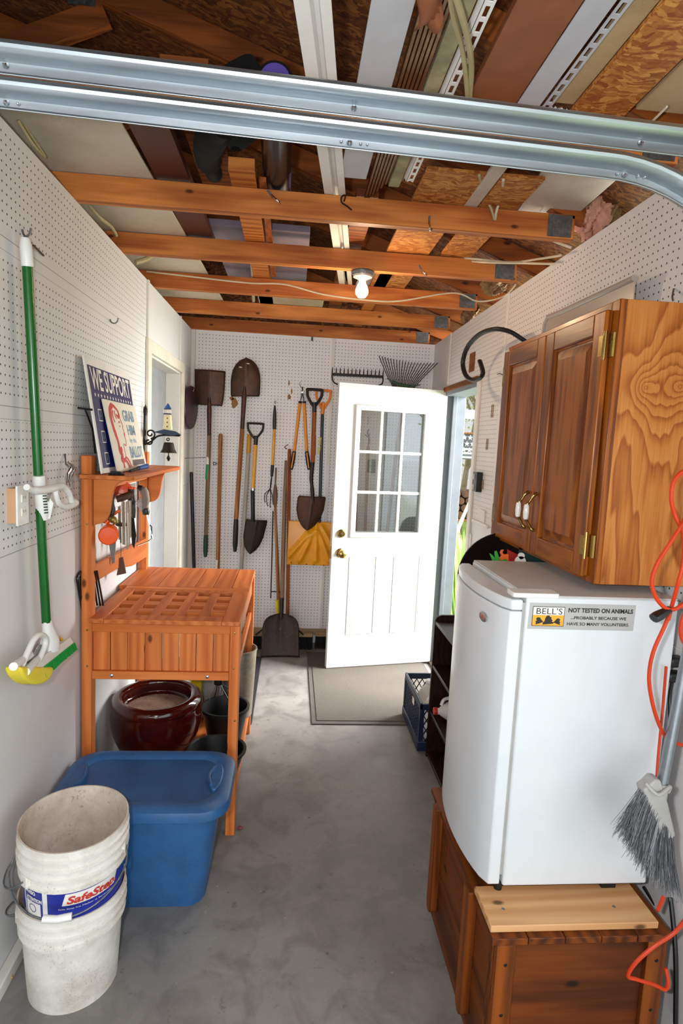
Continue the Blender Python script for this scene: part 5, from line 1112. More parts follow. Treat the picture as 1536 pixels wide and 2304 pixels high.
# D-grip shovel with wooden handle
t = thing('spade_shovel', 'pointed shovel with black D-grip and reddish wood handle over the yellow snow shovel', 'shovel', (0.155, 4.6, 0.939))
dgrip(t, (0.148, 4.55, 2.032), .056, .125, M['black'], .0115); shaft(t, (0.149, 4.55, 1.938), (0.152, 4.55, 1.861), .0165, M['black'], 'ferrule')
shaft(t, (0.152, 4.55, 1.867), (0.155, 4.55, 1.473), .0165, M['handle_red']); MB().tube(catmull([(0.155, 4.55, 1.479), (0.15, 4.55, 1.358), (0.16, 4.545, 1.273), (0.171, 4.54, 1.169)], 5), [.0165, .0155, .014, .016, .012], 14).build('socket', M['rust_dark'], t)
shaft(t, (0.156, 4.553, 1.692), (0.16, 4.553, 1.534), .0168, plain('orange_worn_print', '#a4573a', .6), 'printed_band')
a = Vector((0.162, 4.545, 1.214)); b = Vector((0.136, 4.55, 0.942)); L = (a-b).length; side = Vector((0.271, 4.55, 1.204))-Vector((0.052, 4.55, 1.205)); hwid = side.length/2
blade('blade', a, b-a, side, Vector((0, 1, 0)), [(0, hwid*.92), (L*.05, hwid), (L*.4, hwid*.98), (L*.65, hwid*.80), (L*.85, hwid*.5), (L*.95, hwid*.26), (L, .006)], .03, M['rust'], t, nu=18)
# yellow snow shovel with orange D-grip, grey core
t = thing('snow_shovel', 'yellow ribbed plastic snow shovel with orange D-grip and dark shaft', 'snow shovel', (0.163, 4.6, 0.662))
M['orange_light'] = plain('light_orange_plastic', '#f08a30', .4)
dgrip(t, (0.219, 4.605, 2.034), .055, .14, M['orange_light'], .010); shaft(t, (0.22, 4.605, 1.945), (0.217, 4.605, 1.853), .0155, M['orange_light'], 'ferrule')
shaft(t, (0.217, 4.605, 1.856), (0.232, 4.605, 0.952), .013, plain('slate_shaft', '#2b3640', .35)); 
w = MB(); fnv = lambda a, b: Vector((0.209, 4.59, 1.543))+(Vector((0.217, 4.59, 1.688))-Vector((0.209, 4.59, 1.543))).normalized()*a+RT*(-b); wd = w.text('STEEL CORE', fnv, .024, .001)
w.build('shaft_lettering', plain('yellow_lettering', '#e8cf2c', .5), t, smooth=False)
bl = [Vector(p) for p in ((-0.014, 4.58, 0.661), (0.35, 4.58, 0.662), (0.35, 4.6, 1.007), (-0.013, 4.6, 1.011))]
def snow(i, j):
    p = lerp(lerp(bl[0], bl[1], i), lerp(bl[3], bl[2], i), j); d = -.012*math.sin(PI*j)
    for (x0, y0, x1, y1) in ((.60, 1, .62, .12), (.56, .8, .28, .12), (.45, .72, .04, .2), (.66, .8, .92, .12), (.72, .9, .98, .45)):
        vx, vy = x1-x0, y1-y0; q = max(0, min(1, ((i-x0)*vx+(j-y0)*vy)/(vx*vx+vy*vy))); dd = math.hypot((i-x0-vx*q)*1.0, (j-y0-vy*q)); d -= .020*math.exp(-(dd/.055)**2)
    return p+Vector((0, d, 0))
w = MB(); w.grid(snow, 60, 50); w.build('blade', M['yellow'], t, solid=.003, ang=80)
for p in ((0.02, 4.56, 0.681), (0.08, 4.56, 0.675), (0.14, 4.56, 0.67), (0.2, 4.56, 0.668), (0.278, 4.56, 0.667)): MB().lathe(p, [(.003, -.02), (.003, .004), (0, .0045)], 8, (0, -1, 0)).build('rivet', M['iron'], t)
# bow rake over the door
t = thing('bow_rake', 'black bow rake hung tines-up above the left side of the door', 'rake', (0.535, 4.6, 0.927))
A, Bq = Vector((0.278, 4.59, 2.16)), Vector((0.672, 4.59, 2.163)); w = MB(); w.beam(A, Bq, .012, .02); w.build('head_bar', M['iron'], t)
for k in range(14):
    p = lerp(A, Bq, k/13); MB().tube([p, p+Vector((0, -.004, .032)), p+Vector((0, -.012, .052))], [.005, .0045, .002], 6).build('tine', M['iron'], t)
MB().tube(catmull([A, (0.283, 4.59, 2.117), (0.316, 4.59, 2.088), (0.414, 4.6, 2.068)], 5), .005, 8).build('bow', M['iron'], t); MB().tube(catmull([Bq, (0.674, 4.59, 2.129), (0.655, 4.59, 2.101), (0.553, 4.6, 2.069)], 5), .005, 8).build('bow', M['iron'], t)
MB().tube([(0.414, 4.6, 2.068), (0.478, 4.6, 2.044), (0.553, 4.6, 2.069)], .006, 8).build('bow', M['iron'], t)
shaft(t, (0.478, 4.605, 2.058), (0.485, 4.605, 1.925), .012, M['iron'], 'ferrule'); shaft(t, (0.484, 4.605, 1.942), (0.536, 4.6, 0.564), .0145, M['handle'])
t = thing('hooked_pole', 'wooden pole with a metal hook top seen through the door glass', 'pole', (0.608, 4.6, 0.566))
shaft(t, (0.588, 4.6, 1.623), (0.603, 4.59, 0.569), .0135, M['handle_old']); MB().tube(catmull([(0.588, 4.6, 1.62), (0.588, 4.6, 1.689), (0.578, 4.6, 1.734), (0.586, 4.59, 1.755)], 4), .005, 8).build('hook', M['iron'], t); MB().tube([(0.558, 4.6, 1.712), (0.588, 4.6, 1.693), (0.595, 4.59, 1.724)], .004, 8).build('prong', M['iron'], t)
# fan rake
t = thing('leaf_rake', 'green metal fan rake hung tines-up above the right side of the door', 'rake', (0.753, 4.6, 0.571))
hub = Vector((0.839, 4.6, 1.978))
L0, R0 = Vector((0.632, 4.56, 2.308)), Vector((1.073, 4.52, 2.275)); n = 20
for k in range(n):
    u = k/(n-1); e = lerp(L0, R0, u)+Vector((0, .04*math.sin(PI*u), -.012*math.sin(PI*u)+.0)); m_ = lerp(Vector((0.714, 4.585, 2.158)), Vector((0.954, 4.57, 2.136)), u)
    MB().tube(catmull([hub+Vector((.01*(u-.5), 0, 0)), m_, lerp(m_, e, .55)+Vector((0, .008, 0)), e, e+Vector((0, -.016, .004))], 4), .0032, 6).build('tine', M['rust_dark'], t)
MB().tube(catmull([(0.703, 4.58, 2.153), (0.774, 4.575, 2.119), (0.861, 4.57, 2.103), (0.963, 4.56, 2.115)], 5), [.004, .010, .010, .004], 8, flat=(.5, 1)).build('brace_band', plain('green_brace', '#1c4a26', .5), t)
shaft(t, hub, (0.75, 4.58, 0.575), .014, M['handle_red'])
# push brooms on the floor
def pushbroom(x0, x1, y, label, mat, h=.055, zb=.0):
    t = thing('push_broom', label, 'broom', ((x0+x1)/2, y, 0)); MB().box(x0, x1, y-.032, y+.032, zb+.105, zb+.135).build('block', mat, t, bevel=.004)
    w = MB(); rnd = random.Random(4); nx = int((x1-x0)/.009)
    for i in range(nx):
        for j in range(4):
            x = x0+.006+i*.009+rnd.uniform(-.002, .002); yy = y-.024+j*.016; w.tube([(x, yy, zb+.106), (x+rnd.uniform(-.006, .006), yy+rnd.uniform(-.006, .006), zb+.003)], [.0045, .0035], 5)
    o = w.build('bristles', plain('black_bristle', '#0e0d0e', .9), t, smooth=False); o['kind'] = 'stuff'; return t
blk = wood('broom_block', '#a68a68', '#86694a', 'x', 1, .7)
t = pushbroom(-.33, .21, 4.50, 'wide push broom with black bristles standing behind the flat scoop', blk)
for a, b in (((-0.235, 4.46, 0.121), (-0.164, 4.44, 0.187)), ((0.136, 4.46, 0.129), (0.056, 4.44, 0.206))): MB().tube([a, b], .006, 8).build('brace', M['iron'], t)
t = pushbroom(.235, .47, 4.52, 'short push broom with dark bristles between the wide broom and the door', blk)
o = MB().box(.49, .62, 4.50, 4.55, .0, .115).build('red_block', plain('maroon_block', '#5a1018', .5), bevel=.004); tag(o, 'dark red block on the floor half hidden by the door', 'block')
# paint scars and pegs
for i, (pp, sx, sy) in enumerate((((-0.466, 4.648, 1.911), .03, .05), ((-0.487, 4.648, 1.941), .02, .02), ((-0.05, 4.648, 2.08), .008, .03), ((-0.027, 4.648, 2.02), .008, .03), ((-0.046, 4.648, 1.975), .018, .028))):
    rnd = random.Random(i); pts = [((sx*(.55+.45*rnd.random()))*math.cos(k*PI/6), (sy*(.5+.5*rnd.random()))*math.sin(k*PI/6)) for k in range(12)]
    o = MB().prism(pts, lambda a, b: (pp[0]+a, 4.6485, pp[2]+b), lambda a, b: (pp[0]+a, 4.651, pp[2]+b)).build('paint_scar', plain('bare_hardboard', '#9c6f42', .8)); tag(o, ('torn brown patch of pegboard just right of the big shovel neck', 'small torn brown patch touching the big shovel blade', 'upper narrow torn patch left of the loppers', 'middle narrow torn patch left of the loppers', 'lowest torn patch left of the loppers')[i], 'torn patch')
def eyelet(p, label):
    p = Vector(p); t = tag(MB().tube([p+Vector((.010*math.cos(k*PI/8), -.012, .010*math.sin(k*PI/8))) for k in range(17)]+[p+Vector((.03, -.005, -.002)), p+Vector((.034, .04, -.002))], .0025, 8).build('screw_eye', M['iron']), label, 'hook'); return t
eyelet((-0.602, 4.63, 1.432), 'small black eye hook beside the plain brown pole')
tag(MB().tube(catmull([(-0.048, 4.62, 1.572), (-0.066, 4.6, 1.585), (-0.039, 4.59, 1.607)], 4), .003, 8).build('peg_hook', M['iron']), 'peg hook above the reddish pole', 'hook')
tag(MB().box(*( (lambda p: (p[0]-.006, p[0]+.006, 4.63, 4.648, p[2]-.016, p[2]+.012))((0.114, 4.64, 2.425)))).build('cable_clip', M['black']), 'tiny black clip at the top edge of the back pegboard', 'clip')

# ------------------------------------------------------------------ the white door, swung inwards
A, Bq = Vector((0.314, 4.076, 0.012)), Vector((1.114, 4.232, 0.012)); A.z = Bq.z = .012
Bq = Vector((1.10, 4.225, .018)); A = Vector((.300, 4.062, .018)); u = (Bq-A); DW = u.length; u.normalize(); v = Vector((0, 0, 1)); n = u.cross(v); 
if n.y > 0: n = -n
DH, DT = 2.03, .044
D = lambda a, b, h=0: A+u*a+v*b+n*h
def dslab(w, a0, a1, b0, b1, h0, h1): w.hexa([D(a0, b0, h0), D(a1, b0, h0), D(a1, b0, h1), D(a0, b0, h1)], [D(a0, b1, h0), D(a1, b1, h0), D(a1, b1, h1), D(a0, b1, h1)])
t = thing('white_door', 'white half-glazed door standing open into the passage', 'door', A)
gx0, gx1, gz0, gz1 = .155, .655, .985, 1.86
w = MB(); dslab(w, 0, gx0, 0, DH, -DT, 0); dslab(w, gx1, DW, 0, DH, -DT, 0); dslab(w, gx0, gx1, 0, gz0, -DT, 0); dslab(w, gx0, gx1, gz1, DH, -DT, 0)
w.build('slab', M['door_white'], t)
w = MB(); f_ = .03
for hs in (0, -DT-.012):
    for (a0, a1, b0, b1) in ((gx0-f_, gx1+f_, gz0-f_, gz0+.008), (gx0-f_, gx1+f_, gz1-.008, gz1+f_), (gx0-f_, gx0+.008, gz0, gz1), (gx1-.008, gx1+f_, gz0, gz1)): dslab(w, a0, a1, b0, b1, hs, hs+.012)
w.build('glazing_frame', M['door_white'], t, bevel=.004)
gw = (gx1-gx0-.016)/3; gh = (gz1-gz0-.016)/3
gr = MB()
for i in (1, 2): dslab(gr, gx0+.008+i*gw-.010, gx0+.008+i*gw+.010, gz0+.008, gz1-.008, -.016, -.002)
for j in (1, 2): dslab(gr, gx0+.008, gx1-.008, gz0+.008+j*gh-.010, gz0+.008+j*gh+.010, -.016, -.002)
gr.build('muntins', M['door_white'], t, bevel=.003)
w = MB(); dslab(w, gx0, gx1, gz0, gz1, -.024, -.020); w.build('glass', M['glass'], t, smooth=False)
for (a0, a1) in ((.13, .34), (.47, .68)):
    def panel(i, j):
        a, b = a0+(a1-a0)*i, .24+(.58)*j; e = min(i*(a1-a0), (1-i)*(a1-a0), j*.58, (1-j)*.58)
        h = .0006 if e < .001 else (.0046 if e < .012 else (-.005 if e < .022 else (-.005+.0075*min(1, (e-.022)/.02))))
        return D(a, b, h)
    w = MB(); xs = [0, .004, .012, .016, .022, .03, .042]; W_ = a1-a0
    us = [x/W_ for x in xs]+[1-x/W_ for x in reversed(xs)]; vs_ = [x/.58 for x in xs]+[1-x/.58 for x in reversed(xs)]
    P = [panel(i, j) for j in vs_ for i in us]; m_ = len(us)
    w._add(P, [(j*m_+i, j*m_+i+1, (j+1)*m_+i+1, (j+1)*m_+i) for j in range(len(vs_)-1) for i in range(m_-1)]); w.build('raised_panel', M['door_white'], t, ang=50)
def knob(a, b, dead=False):
    p = D(a, b); k = MB().lathe(p, [(0, 0), (.032, 0), (.033, .004), (.026, .010), (.0, .011)] if not dead else [(0, 0), (.029, 0), (.030, .008), (.022, .016), (0, .017)], 28, n).build('rosette', M['brass'], t)
    if dead: MB().lathe(p+n*.016, [(.010, 0), (.009, .003), (0, .003)], 20, n).build('key_cylinder', metal('pale_brass', '#d8c48a', .25), k)
    else: MB().lathe(p, [(.011, .008), (.011, .028), (.022, .036), (.029, .048), (.028, .060), (.016, .068), (0, .069)], 28, n).build('door_knob', M['brass'], k)
knob(.062, .985, True); knob(.062, .845)
MB().hexa([D(-.0015, .80, -.032), D(0, .80, -.032), D(0, .80, -.012), D(-.0015, .80, -.012)], [D(-.0015, .89, -.032), D(0, .89, -.032), D(0, .89, -.012), D(-.0015, .89, -.012)]).build('latch_plate', M['brass'], t)
for z in (.22, 1.0, 1.78): 
    w = MB(); dslab(w, DW-.024, DW-.002, z-.045, z+.045, 0, .0015); w.build('hinge_leaf', M['trim_white'], t)
w = MB(); dslab(w, 0, DW, -.005, 0, -DT+.004, -.004); w.build('bottom_sweep', M['grey_pl'], t)

# ------------------------------------------------------------------ wooden chest, plank and refrigerator
cx0, cx1, cy0, cy1, ct = .545, 1.0, 1.29, 1.90, .418
t = thing('wooden_chest', 'dark stained wooden chest under the refrigerator', 'chest', (.77, 1.6, 0))
MB().box(cx0, cx1, cy0, cy0+.02, .0, ct).build('end_board', M['chest'], t, bevel=.002)
MB().box(cx0, cx1, cy1-.02, cy1, .0, ct).build('end_board', M['chest'], t, bevel=.002)
w = MB()
for k in range(2): w.box(cx0, cx0+.02, cy0+.021, cy1-.021, .004+k*.208, .004+k*.208+.205)
w.build('side_boards', M['chest_y'], t, bevel=.002)
MB().box(cx1-.02, cx1, cy0+.021, cy1-.021, .0, ct).build('side_boards', M['chest_y'], t, bevel=.002)
w = MB()
for k in range(5): w.box(cx0-.012+k*.0945, cx0-.012+k*.0945+.0925, cy0-.022, cy1+.01, ct, ct+.019)
w.build('lid', M['chest_y'], t, bevel=.002)
for x in (cx0+.004, cx1-.055):
    b = MB().box(x, x+.05, cy0-.016, cy0, .0, ct-.004).build('corner_batten', M['chest_z'], t, bevel=.002)
    for z in (.08, .22, .36): MB().lathe((x+.026, cy0-.016, z), [(.005, 0), (.004, .001), (0, .0012)], 10, (0, -1, 0)).build('nail', M['iron'], b)
def sbat(y):
    pts = [(y-.022, ct+.018), (y+.022, ct+.018), (y+.024, .08)]+[(y+.024*math.cos(k*PI/10), .08-.024*math.sin(k*PI/10)) for k in range(1, 10)]+[(y-.024, .08)]
    MB().prism(pts, lambda a, b: (cx0-.026, a, b), lambda a, b: (cx0, a, b)).build('side_batten', M['chest_z'], t, bevel=.003)
sbat(1.44); sbat(1.80)
w = MB()
for a0, a1, b0, b1 in ((1.55, 1.70, .375, .378), (1.55, 1.70, .305, .308), (1.55, 1.553, .305, .378), (1.697, 1.70, .305, .378)): w.box(cx0-.0008, cx0, a0, a1, b0, b1)
w.build('stencil_frame', plain('faded_red_stencil', '#8a2a1a', .7), t, smooth=False)
clump((.55+.0, 1.285, .0), .001, .001, .001, 'x', M['iron'], 1, 3) if False else None
o = MB().box(.535, .975, 1.287, 1.42, ct+.0195, ct+.038).build('pine_plank', M['pine'], bevel=.002); tag(o, 'pale pine plank across the chest under the refrigerator front edge', 'plank')
for x, y in ((.585, 1.34), (.885, 1.34)): MB().lathe((x, y, ct+.038), [(.0045, 0), (.004, .0006), (0, .0006)], 10).build('screw', M['zinc'], o)
o = MB().box(.56, .975, 1.72, 1.86, ct+.0195, ct+.038).build('pine_plank', M['pine'], bevel=.002); tag(o, 'rear pine plank under the refrigerator, its end on the far end of the chest', 'plank')

FZ0, FZ1 = .476, 1.272; fx0, fx1, fy0, fy1 = .600, 1.005, 1.392, 1.845
t = thing('refrigerator', 'white compact refrigerator on the wooden chest, door facing the aisle', 'refrigerator', (.8, 1.6, FZ0))
MB().box(fx0, fx1, fy0, fy1, FZ0, FZ1-.004).build('cabinet', M['fridge'], t, bevel=.006, seg=3)
MB().box(fx0+.002, fx1-.002, fy0+.003, fy1-.003, FZ1-.0045, FZ1).build('top', M['fridge_top'], t, bevel=.003)
for x, y in ((fx0+.0, fy0+.02), (fx0+.0, fy1-.05)): MB().lathe((x+.02 if x > .7 else x-.004, y, FZ0-.0195), [(0, 0), (.011, 0), (.011, .022), (0, .022)], 16).build('foot', M['black'], t)
MB().box(.885, .925, fy0+.012, fy0+.05, FZ0-.0195, FZ0).build('foot', M['black'], t)
MB().box(fx0-.008, fx0, fy0+.006, fy1-.006, FZ0+.03, FZ1-.02).build('gasket', M['grey_pl'], t)
dz0, dz1 = FZ0+.006, FZ1-.012
pts = [(fx0-.008, fy0)]
for k in range(17):
    u = k/16; y = fy0+(fy1-fy0)*u; bulge = .040*math.sin(PI*u)**.6 if 0 < u < 1 else 0; pts.append((fx0-.040-bulge, y))
pts.append((fx0-.008, fy1))
dr = MB().prism(pts, lambda a, b: (a, b, dz0), lambda a, b: (a, b, dz1-.03)).build('door', M['fridge'], t, bevel=.004, seg=3, ang=60)
pts2 = [(a if i in (0, len(pts)-1) else a+.003, b) for i, (a, b) in enumerate(pts)]
MB().prism(pts2, lambda a, b: (a, b, dz1-.028), lambda a, b: (a, b, dz1)).build('door_cap', M['fridge'], dr, bevel=.005, seg=3, ang=60)
w = MB(); w.prism(rrect(fx0-.036, fx0+.085, fy0-.002, fy0+.05, .008), lambda a, b: (a, b, FZ1-.006), lambda a, b: (a, b, FZ1+.006)); w.build('hinge_cover', M['white_pl'], t, bevel=.002)
p = Vector((fx0-.0735, fy0+.10, 1.185)); MB().lathe(p, [(0, 0), (.021, 0), (.021, .002), (.018, .003), (0, .003)], 28, (-1, -.13, 0), sx=1, sy=.62).build('maker_badge', metal('badge_silver', '#c8c8cc', .3), dr)
MB().lathe(p+Vector((-.003, 0, 0)), [(0, 0), (.015, 0), (.015, .0008), (0, .0008)], 24, (-1, -.13, 0), sx=.3, sy=.25).build('badge_mark', plain('badge_red', '#b0483c', .4), dr)
# bumper sticker on the side
SX0, SX1, SZ0, SZ1 = .607, .888, 1.186, 1.254; yk = fy0-.0006
st = MB().hexa([(SX0, yk, SZ0), (SX1, yk, SZ0), (SX1, fy0, SZ0), (SX0, fy0, SZ0)], [(SX0+.002, yk, SZ1), (SX1+.001, yk, SZ1), (SX1+.001, fy0, SZ1), (SX0+.002, fy0, SZ1)]).build('bumper_sticker', M['sticker'], t, label='grey bumper sticker', smooth=False)
bx0, bx1, bz0, bz1 = SX0+.010, SX0+.094, SZ0+.008, SZ1-.009; zm = bz1-.022
def yr(w, a0, a1, b0, b1, y): w._add([(a0, y, b0), (a1, y, b0), (a1, y, b1), (a0, y, b1)], [(0, 1, 2, 3)])
w = MB(); yr(w, bx0, bx1, bz0, bz1, yk-.0003); w.build('logo_border', M['print_dark'], st, smooth=False)
w = MB(); yr(w, bx0+.0015, bx1-.0015, zm, bz1-.0015, yk-.0006); w.build('logo_white', M['print_white'], st, smooth=False)
w = MB(); yr(w, bx0+.0015, bx1-.0015, bz0+.0015, zm, yk-.0006); w.build('logo_amber', M['amber'], st, smooth=False)
def stxt(w, s_, x, z, size, width, bold=.0005, hk=1.0):
    wd = MB().text(s_, lambda a, b: (a, b, 0), size, bold); k = width/wd; w.text(s_, lambda a, b: (x+a*k, yk-.0009, z+b*hk), size, bold)
w = MB(); stxt(w, "BELL'S", bx0+.008, zm+.0025, .022, bx1-bx0-.014, 0, 1.0); w.build('logo_lettering', M['print_dark'], st, smooth=False)
tx = bx1+.009; tw = SX1-tx-.006
w = MB(); stxt(w, 'NOT TESTED ON ANIMALS', tx, SZ1-.022, .0155, tw); stxt(w, '...PROBABLY BECAUSE WE', tx+.008, SZ1-.040, .0115, tw*.86, .0002, .95); stxt(w, 'HAVE SO MANY VOLUNTEERS.', tx-.001, SZ0+.012, .0115, tw*.965, .0002, .95)
w.build('slogan_lettering', M['print_dark'], st, smooth=False)
for cxb, sc, flip in ((bx0+.019, .8, 1), ((bx0+bx1)/2, 1.0, 0), (bx1-.018, .72, -1)):
    w = MB(); base = [(-.014, 0), (.014, .003), (.016, .006), (.010, .008), (.012, .012), (.008, .015), (.009, .019), (.004, .021), (.003, .024), (-.002, .024), (-.006, .021), (-.008, .015), (-.009, .009), (-.013, .006)]
    if flip: base = [(-.012*flip, .0), (.002*flip, .004), (.014*flip, .009), (.006*flip, .017), (.002*flip, .023), (-.006*flip, .024), (-.011*flip, .019), (-.008*flip, .014), (-.012*flip, .010), (-.010*flip, .006)]
    w._add([(cxb+a*sc, yk-.0009, bz0+.004+b*sc) for a, b in base]+[(cxb, yk-.0009, bz0+.004+.012*sc)], [(k, (k+1) % len(base), len(base)) for k in range(len(base))]); w.build('logo_bell', M['print_dark'], st, smooth=False)

# ------------------------------------------------------------------ oak wall cabinet
t = thing('wall_cabinet', 'varnished oak two-door wall cabinet above the refrigerator', 'cabinet', (.93, 1.8, 1.3))
KX0, KX1, KY0, KY1, KZ0, KZ1 = .800, XR, 1.452, 2.215, 1.292, 2.022
MB().box(KX0+.02, KX1-.002, KY0, KY0+.012, KZ0, KZ1).build('side_panel', M['ply'], t, bevel=.001)
MB().box(KX0+.02, KX1-.002, KY1-.012, KY1, KZ0, KZ1).build('side_panel', M['ply'], t, bevel=.001)
w = MB(); w.box(KX0+.02, KX1-.002, KY0+.012, KY1-.012, KZ0+.012, KZ0+.024); w.build('bottom_panel', M['ply'], t)
w = MB(); w.box(KX0+.02, KX1-.002, KY0+.012, KY1-.012, KZ1-.03, KZ1-.018); w.build('top_panel', M['ply'], t)
for a_, b_ in ((KY0-.001, KY0+.038), (KY1-.038, KY1+.001)): MB().box(KX0, KX0+.02, a_, b_, KZ0, KZ1).build('face_stile', M['oak'], t, bevel=.002)
for a_, b_ in ((KZ0, KZ0+.038), (KZ1-.04, KZ1)): MB().box(KX0, KX0+.0195, KY0+.038, KY1-.038, a_, b_).build('face_rail', M['oak_y'], t, bevel=.002)
def kdoor(y0, y1, hinge_near):
    z0, z1 = KZ0+.014, KZ1-.022; x1 = KX0-.001; x0 = x1-.019; s_ = .058
    d = MB(); d.box(x0, x1, y0, y0+s_, z0, z1); d.box(x0, x1, y1-s_, y1, z0, z1); d = d.build('door', M['oak'], t, bevel=.004, seg=3)
    for a_, b_ in ((z0, z0+s_), (z1-s_, z1)): MB().box(x0, x1-.001, y0+s_, y1-s_, a_, b_).build('door_rail', M['oak_y'], d, bevel=.004, seg=3)
    w = MB(); a0, a1, b0, b1 = y0+s_, y1-s_, z0+s_, z1-s_
    rings = [(0, x0+.008), (.004, x0+.011), (.010, x0+.011), (.034, x0+.003), (.036, x0+.003)]; vs = []
    for e, x in rings: vs += [(x, a0+e, b0+e), (x, a1-e, b0+e), (x, a1-e, b1-e), (x, a0+e, b1-e)]
    w._add(vs, [(j*4+i, j*4+(i+1) % 4, (j+1)*4+(i+1) % 4, (j+1)*4+i) for j in range(4) for i in range(4)]+[(16, 17, 18, 19)]); w.build('raised_panel', M['oak'], d, ang=10)
    hy = y1-.03 if hinge_near else y0+.03; hz = z0+.135
    h = MB().tube(catmull([(x0-.001, hy, hz+.06), (x0-.012, hy, hz+.052), (x0-.024, hy, hz+.032), (x0-.030, hy, hz+.022), (x0-.030, hy, hz-.022), (x0-.024, hy, hz-.032), (x0-.012, hy, hz-.052), (x0-.001, hy, hz-.06)], 5), [.006, .004, .004, .006, .004, .004, .006], 10); h.build('handle', M['brass'], d, label='brass and white porcelain handle')
    MB().lathe((x0-.031, hy, hz), [(.006, -.024), (.0085, -.018), (.0095, 0), (.0085, .018), (.006, .024)], 18).build('handle_barrel', plain('porcelain_white', '#e8e6dd', .15), d)
    for z in (z0+.085, z1-.09):
        yy = y0-.012 if hinge_near else y1+.012; w = MB(); w.box(x0+.012, x0+.0175, yy-.012, yy+.012, z-.03, z+.03)
        w.tube([(x0+.004, yy+(.012 if hinge_near else -.012), z-.036), (x0+.004, yy+(.012 if hinge_near else -.012), z+.036)], .0045, 10); w.box(x0-.0012, x0+.001, yy+.014 if hinge_near else yy-.034, yy+.034 if hinge_near else yy-.014, z-.026, z+.026); w.build('hinge', M['brass'], d, smooth=True)
kdoor(KY0+.026, 1.832, True); kdoor(1.838, KY1-.012, False)

# ------------------------------------------------------------------ things around the cabinet
t = thing('bin_lid', 'translucent plastic bin lid standing on the far end of the cabinet top', 'lid', (1, 2.269, 2.113))
a, b, c_, d_ = map(Vector, ((1.03, 2.577, 2.134), (1.03, 2.056, 2.136), (1.03, 2.125, 2.159), (1.03, 2.475, 2.222)))
ylo, yhi = 2.0, 2.45
w = MB(); w.tube([(1.03, ylo-.2, 2.18), (1.03, ylo+.30, 2.185), (1.03, yhi-.03, 2.19), (1.03, yhi, 2.165), (1.035, yhi+.03, 2.03)], .010, 10); w.build('rim', M['clear'], t)
w = MB(); w.hexa([(1.035, ylo-.2, 2.025), (1.035, yhi+.02, 2.03), (1.039, yhi+.02, 2.03), (1.039, ylo-.2, 2.025)], [(1.03, ylo-.2, 2.18), (1.03, yhi-.02, 2.185), (1.034, yhi-.02, 2.185), (1.034, ylo-.2, 2.18)]); w.build('panel', M['clear'], t)
t = thing('plant_hanger', 'black curled iron plant hanger above the side doorway', 'plant hanger', (0.95, 2.982, 1.999))
MB().tube(catmull([(1.06, 2.677, 2.123), (1.02, 2.677, 2.147), (0.97, 2.702, 2.18), (0.92, 2.762, 2.198), (0.9, 2.926, 2.201), (0.9, 3.114, 2.172), (0.9, 3.186, 2.101), (0.9, 3.118, 2.027), (0.9, 2.991, 1.986), (0.9, 2.873, 1.981), (0.9, 2.825, 2.005), (0.9, 2.887, 2.068)], 8), .0125, 14, flat=(1, .8)).build('curled_bar', M['iron'], t)
MB().box(1.068, 1.079, 2.22, 2.26, 2.03, 2.16).build('wall_plate', M['iron'], t)
MB().tube([(1.074, 2.24, 2.10), (1.06, 2.677, 2.123)], .011, 10).build('stem', M['iron'], t)
t = thing('thermometer', 'black and silver handheld thermometer box beside the doorway edge', 'thermometer', (1.08, 3.353, 1.445))
a, b = Vector((1.06, 3.328, 1.394)), Vector((1.06, 3.248, 1.507)); MB().prism(rrect(min(a.y, b.y), max(a.y, b.y), min(a.z, b.z), max(a.z, b.z), .01), lambda p, q: (1.045, p, q), lambda p, q: (1.079, p, q)).build('case', M['black'], t, bevel=.003)
y0, y1, z0, z1 = min(a.y, b.y), max(a.y, b.y), min(a.z, b.z), max(a.z, b.z)
MB().box(1.043, 1.046, y0+(y1-y0)*.5, y1-.004, z0+.01, z0+(z1-z0)*.35).build('keypad', M['grey_pl'], t); MB().box(1.043, 1.046, y0+(y1-y0)*.5, y1-.004, z0+(z1-z0)*.62, z1-.01).build('display', M['grey_pl'], t)
def wplate(px_, label, name='light_switch', out=False):
    c = Vector(px_); t = thing(name, label, 'light switch' if not out else 'outlet', c)
    MB().box(1.072, 1.0795, c.y-.036, c.y+.036, c.z-.058, c.z+.058).build('cover_plate', M['white_pl'], t, bevel=.002)
    MB().box(1.068, 1.073, c.y-.016, c.y+.016, c.z-.033, c.z+.033).build('rocker', M['print_white'], t, bevel=.002) if not out else [MB().prism(rrect(-.014, .014, -.012, .012, .005), lambda a, b: (1.069, c.y+a, c.z+s_*.02+b), lambda a, b: (1.073, c.y+a, c.z+s_*.02+b)).build('receptacle', M['cream'], t) for s_ in (-1, 1)]
wplate((1.08, 3.404, 1.079), 'white light switch nearest the doorway edge, above the shelf'); wplate((1.08, 3.213, 1.065), 'white outlet right of the light switch behind the refrigerator top', 'wall_outlet', True)
tag(MB().tube(catmull([(1.078, 3.135, 2.042), (1.06, 3.042, 2.033), (1.05, 2.958, 2.014), (1.055, 2.944, 2.001)], 4), .003, 8).build('peg_hook', M['zinc']), 'bent peg hook at the cabinet\'s far upper edge', 'hook')
for i, (p, sy, sz) in enumerate((((1.08, 3.167, 1.847), .012, .035), ((1.08, 3.214, 1.666), .010, .03), ((1.08, 3.238, 1.44), .010, .025))):
    o = MB().tube([(1.0775, p[1]-sy, p[2]-sz), (1.0775, p[1]-sy, p[2]+sz), (1.0775, p[1]+sy, p[2]+sz), (1.0775, p[1]+sy, p[2]-sz)], .002, 6).build('tape_outline', plain('rust_outline', '#8a6a48', .8)); tag(o, ('rusty outline on the pegboard highest of three left of the cabinet', 'rusty outline on the pegboard in the middle of three left of the cabinet', 'rusty outline on the pegboard beside the thermometer')[i], 'mark')
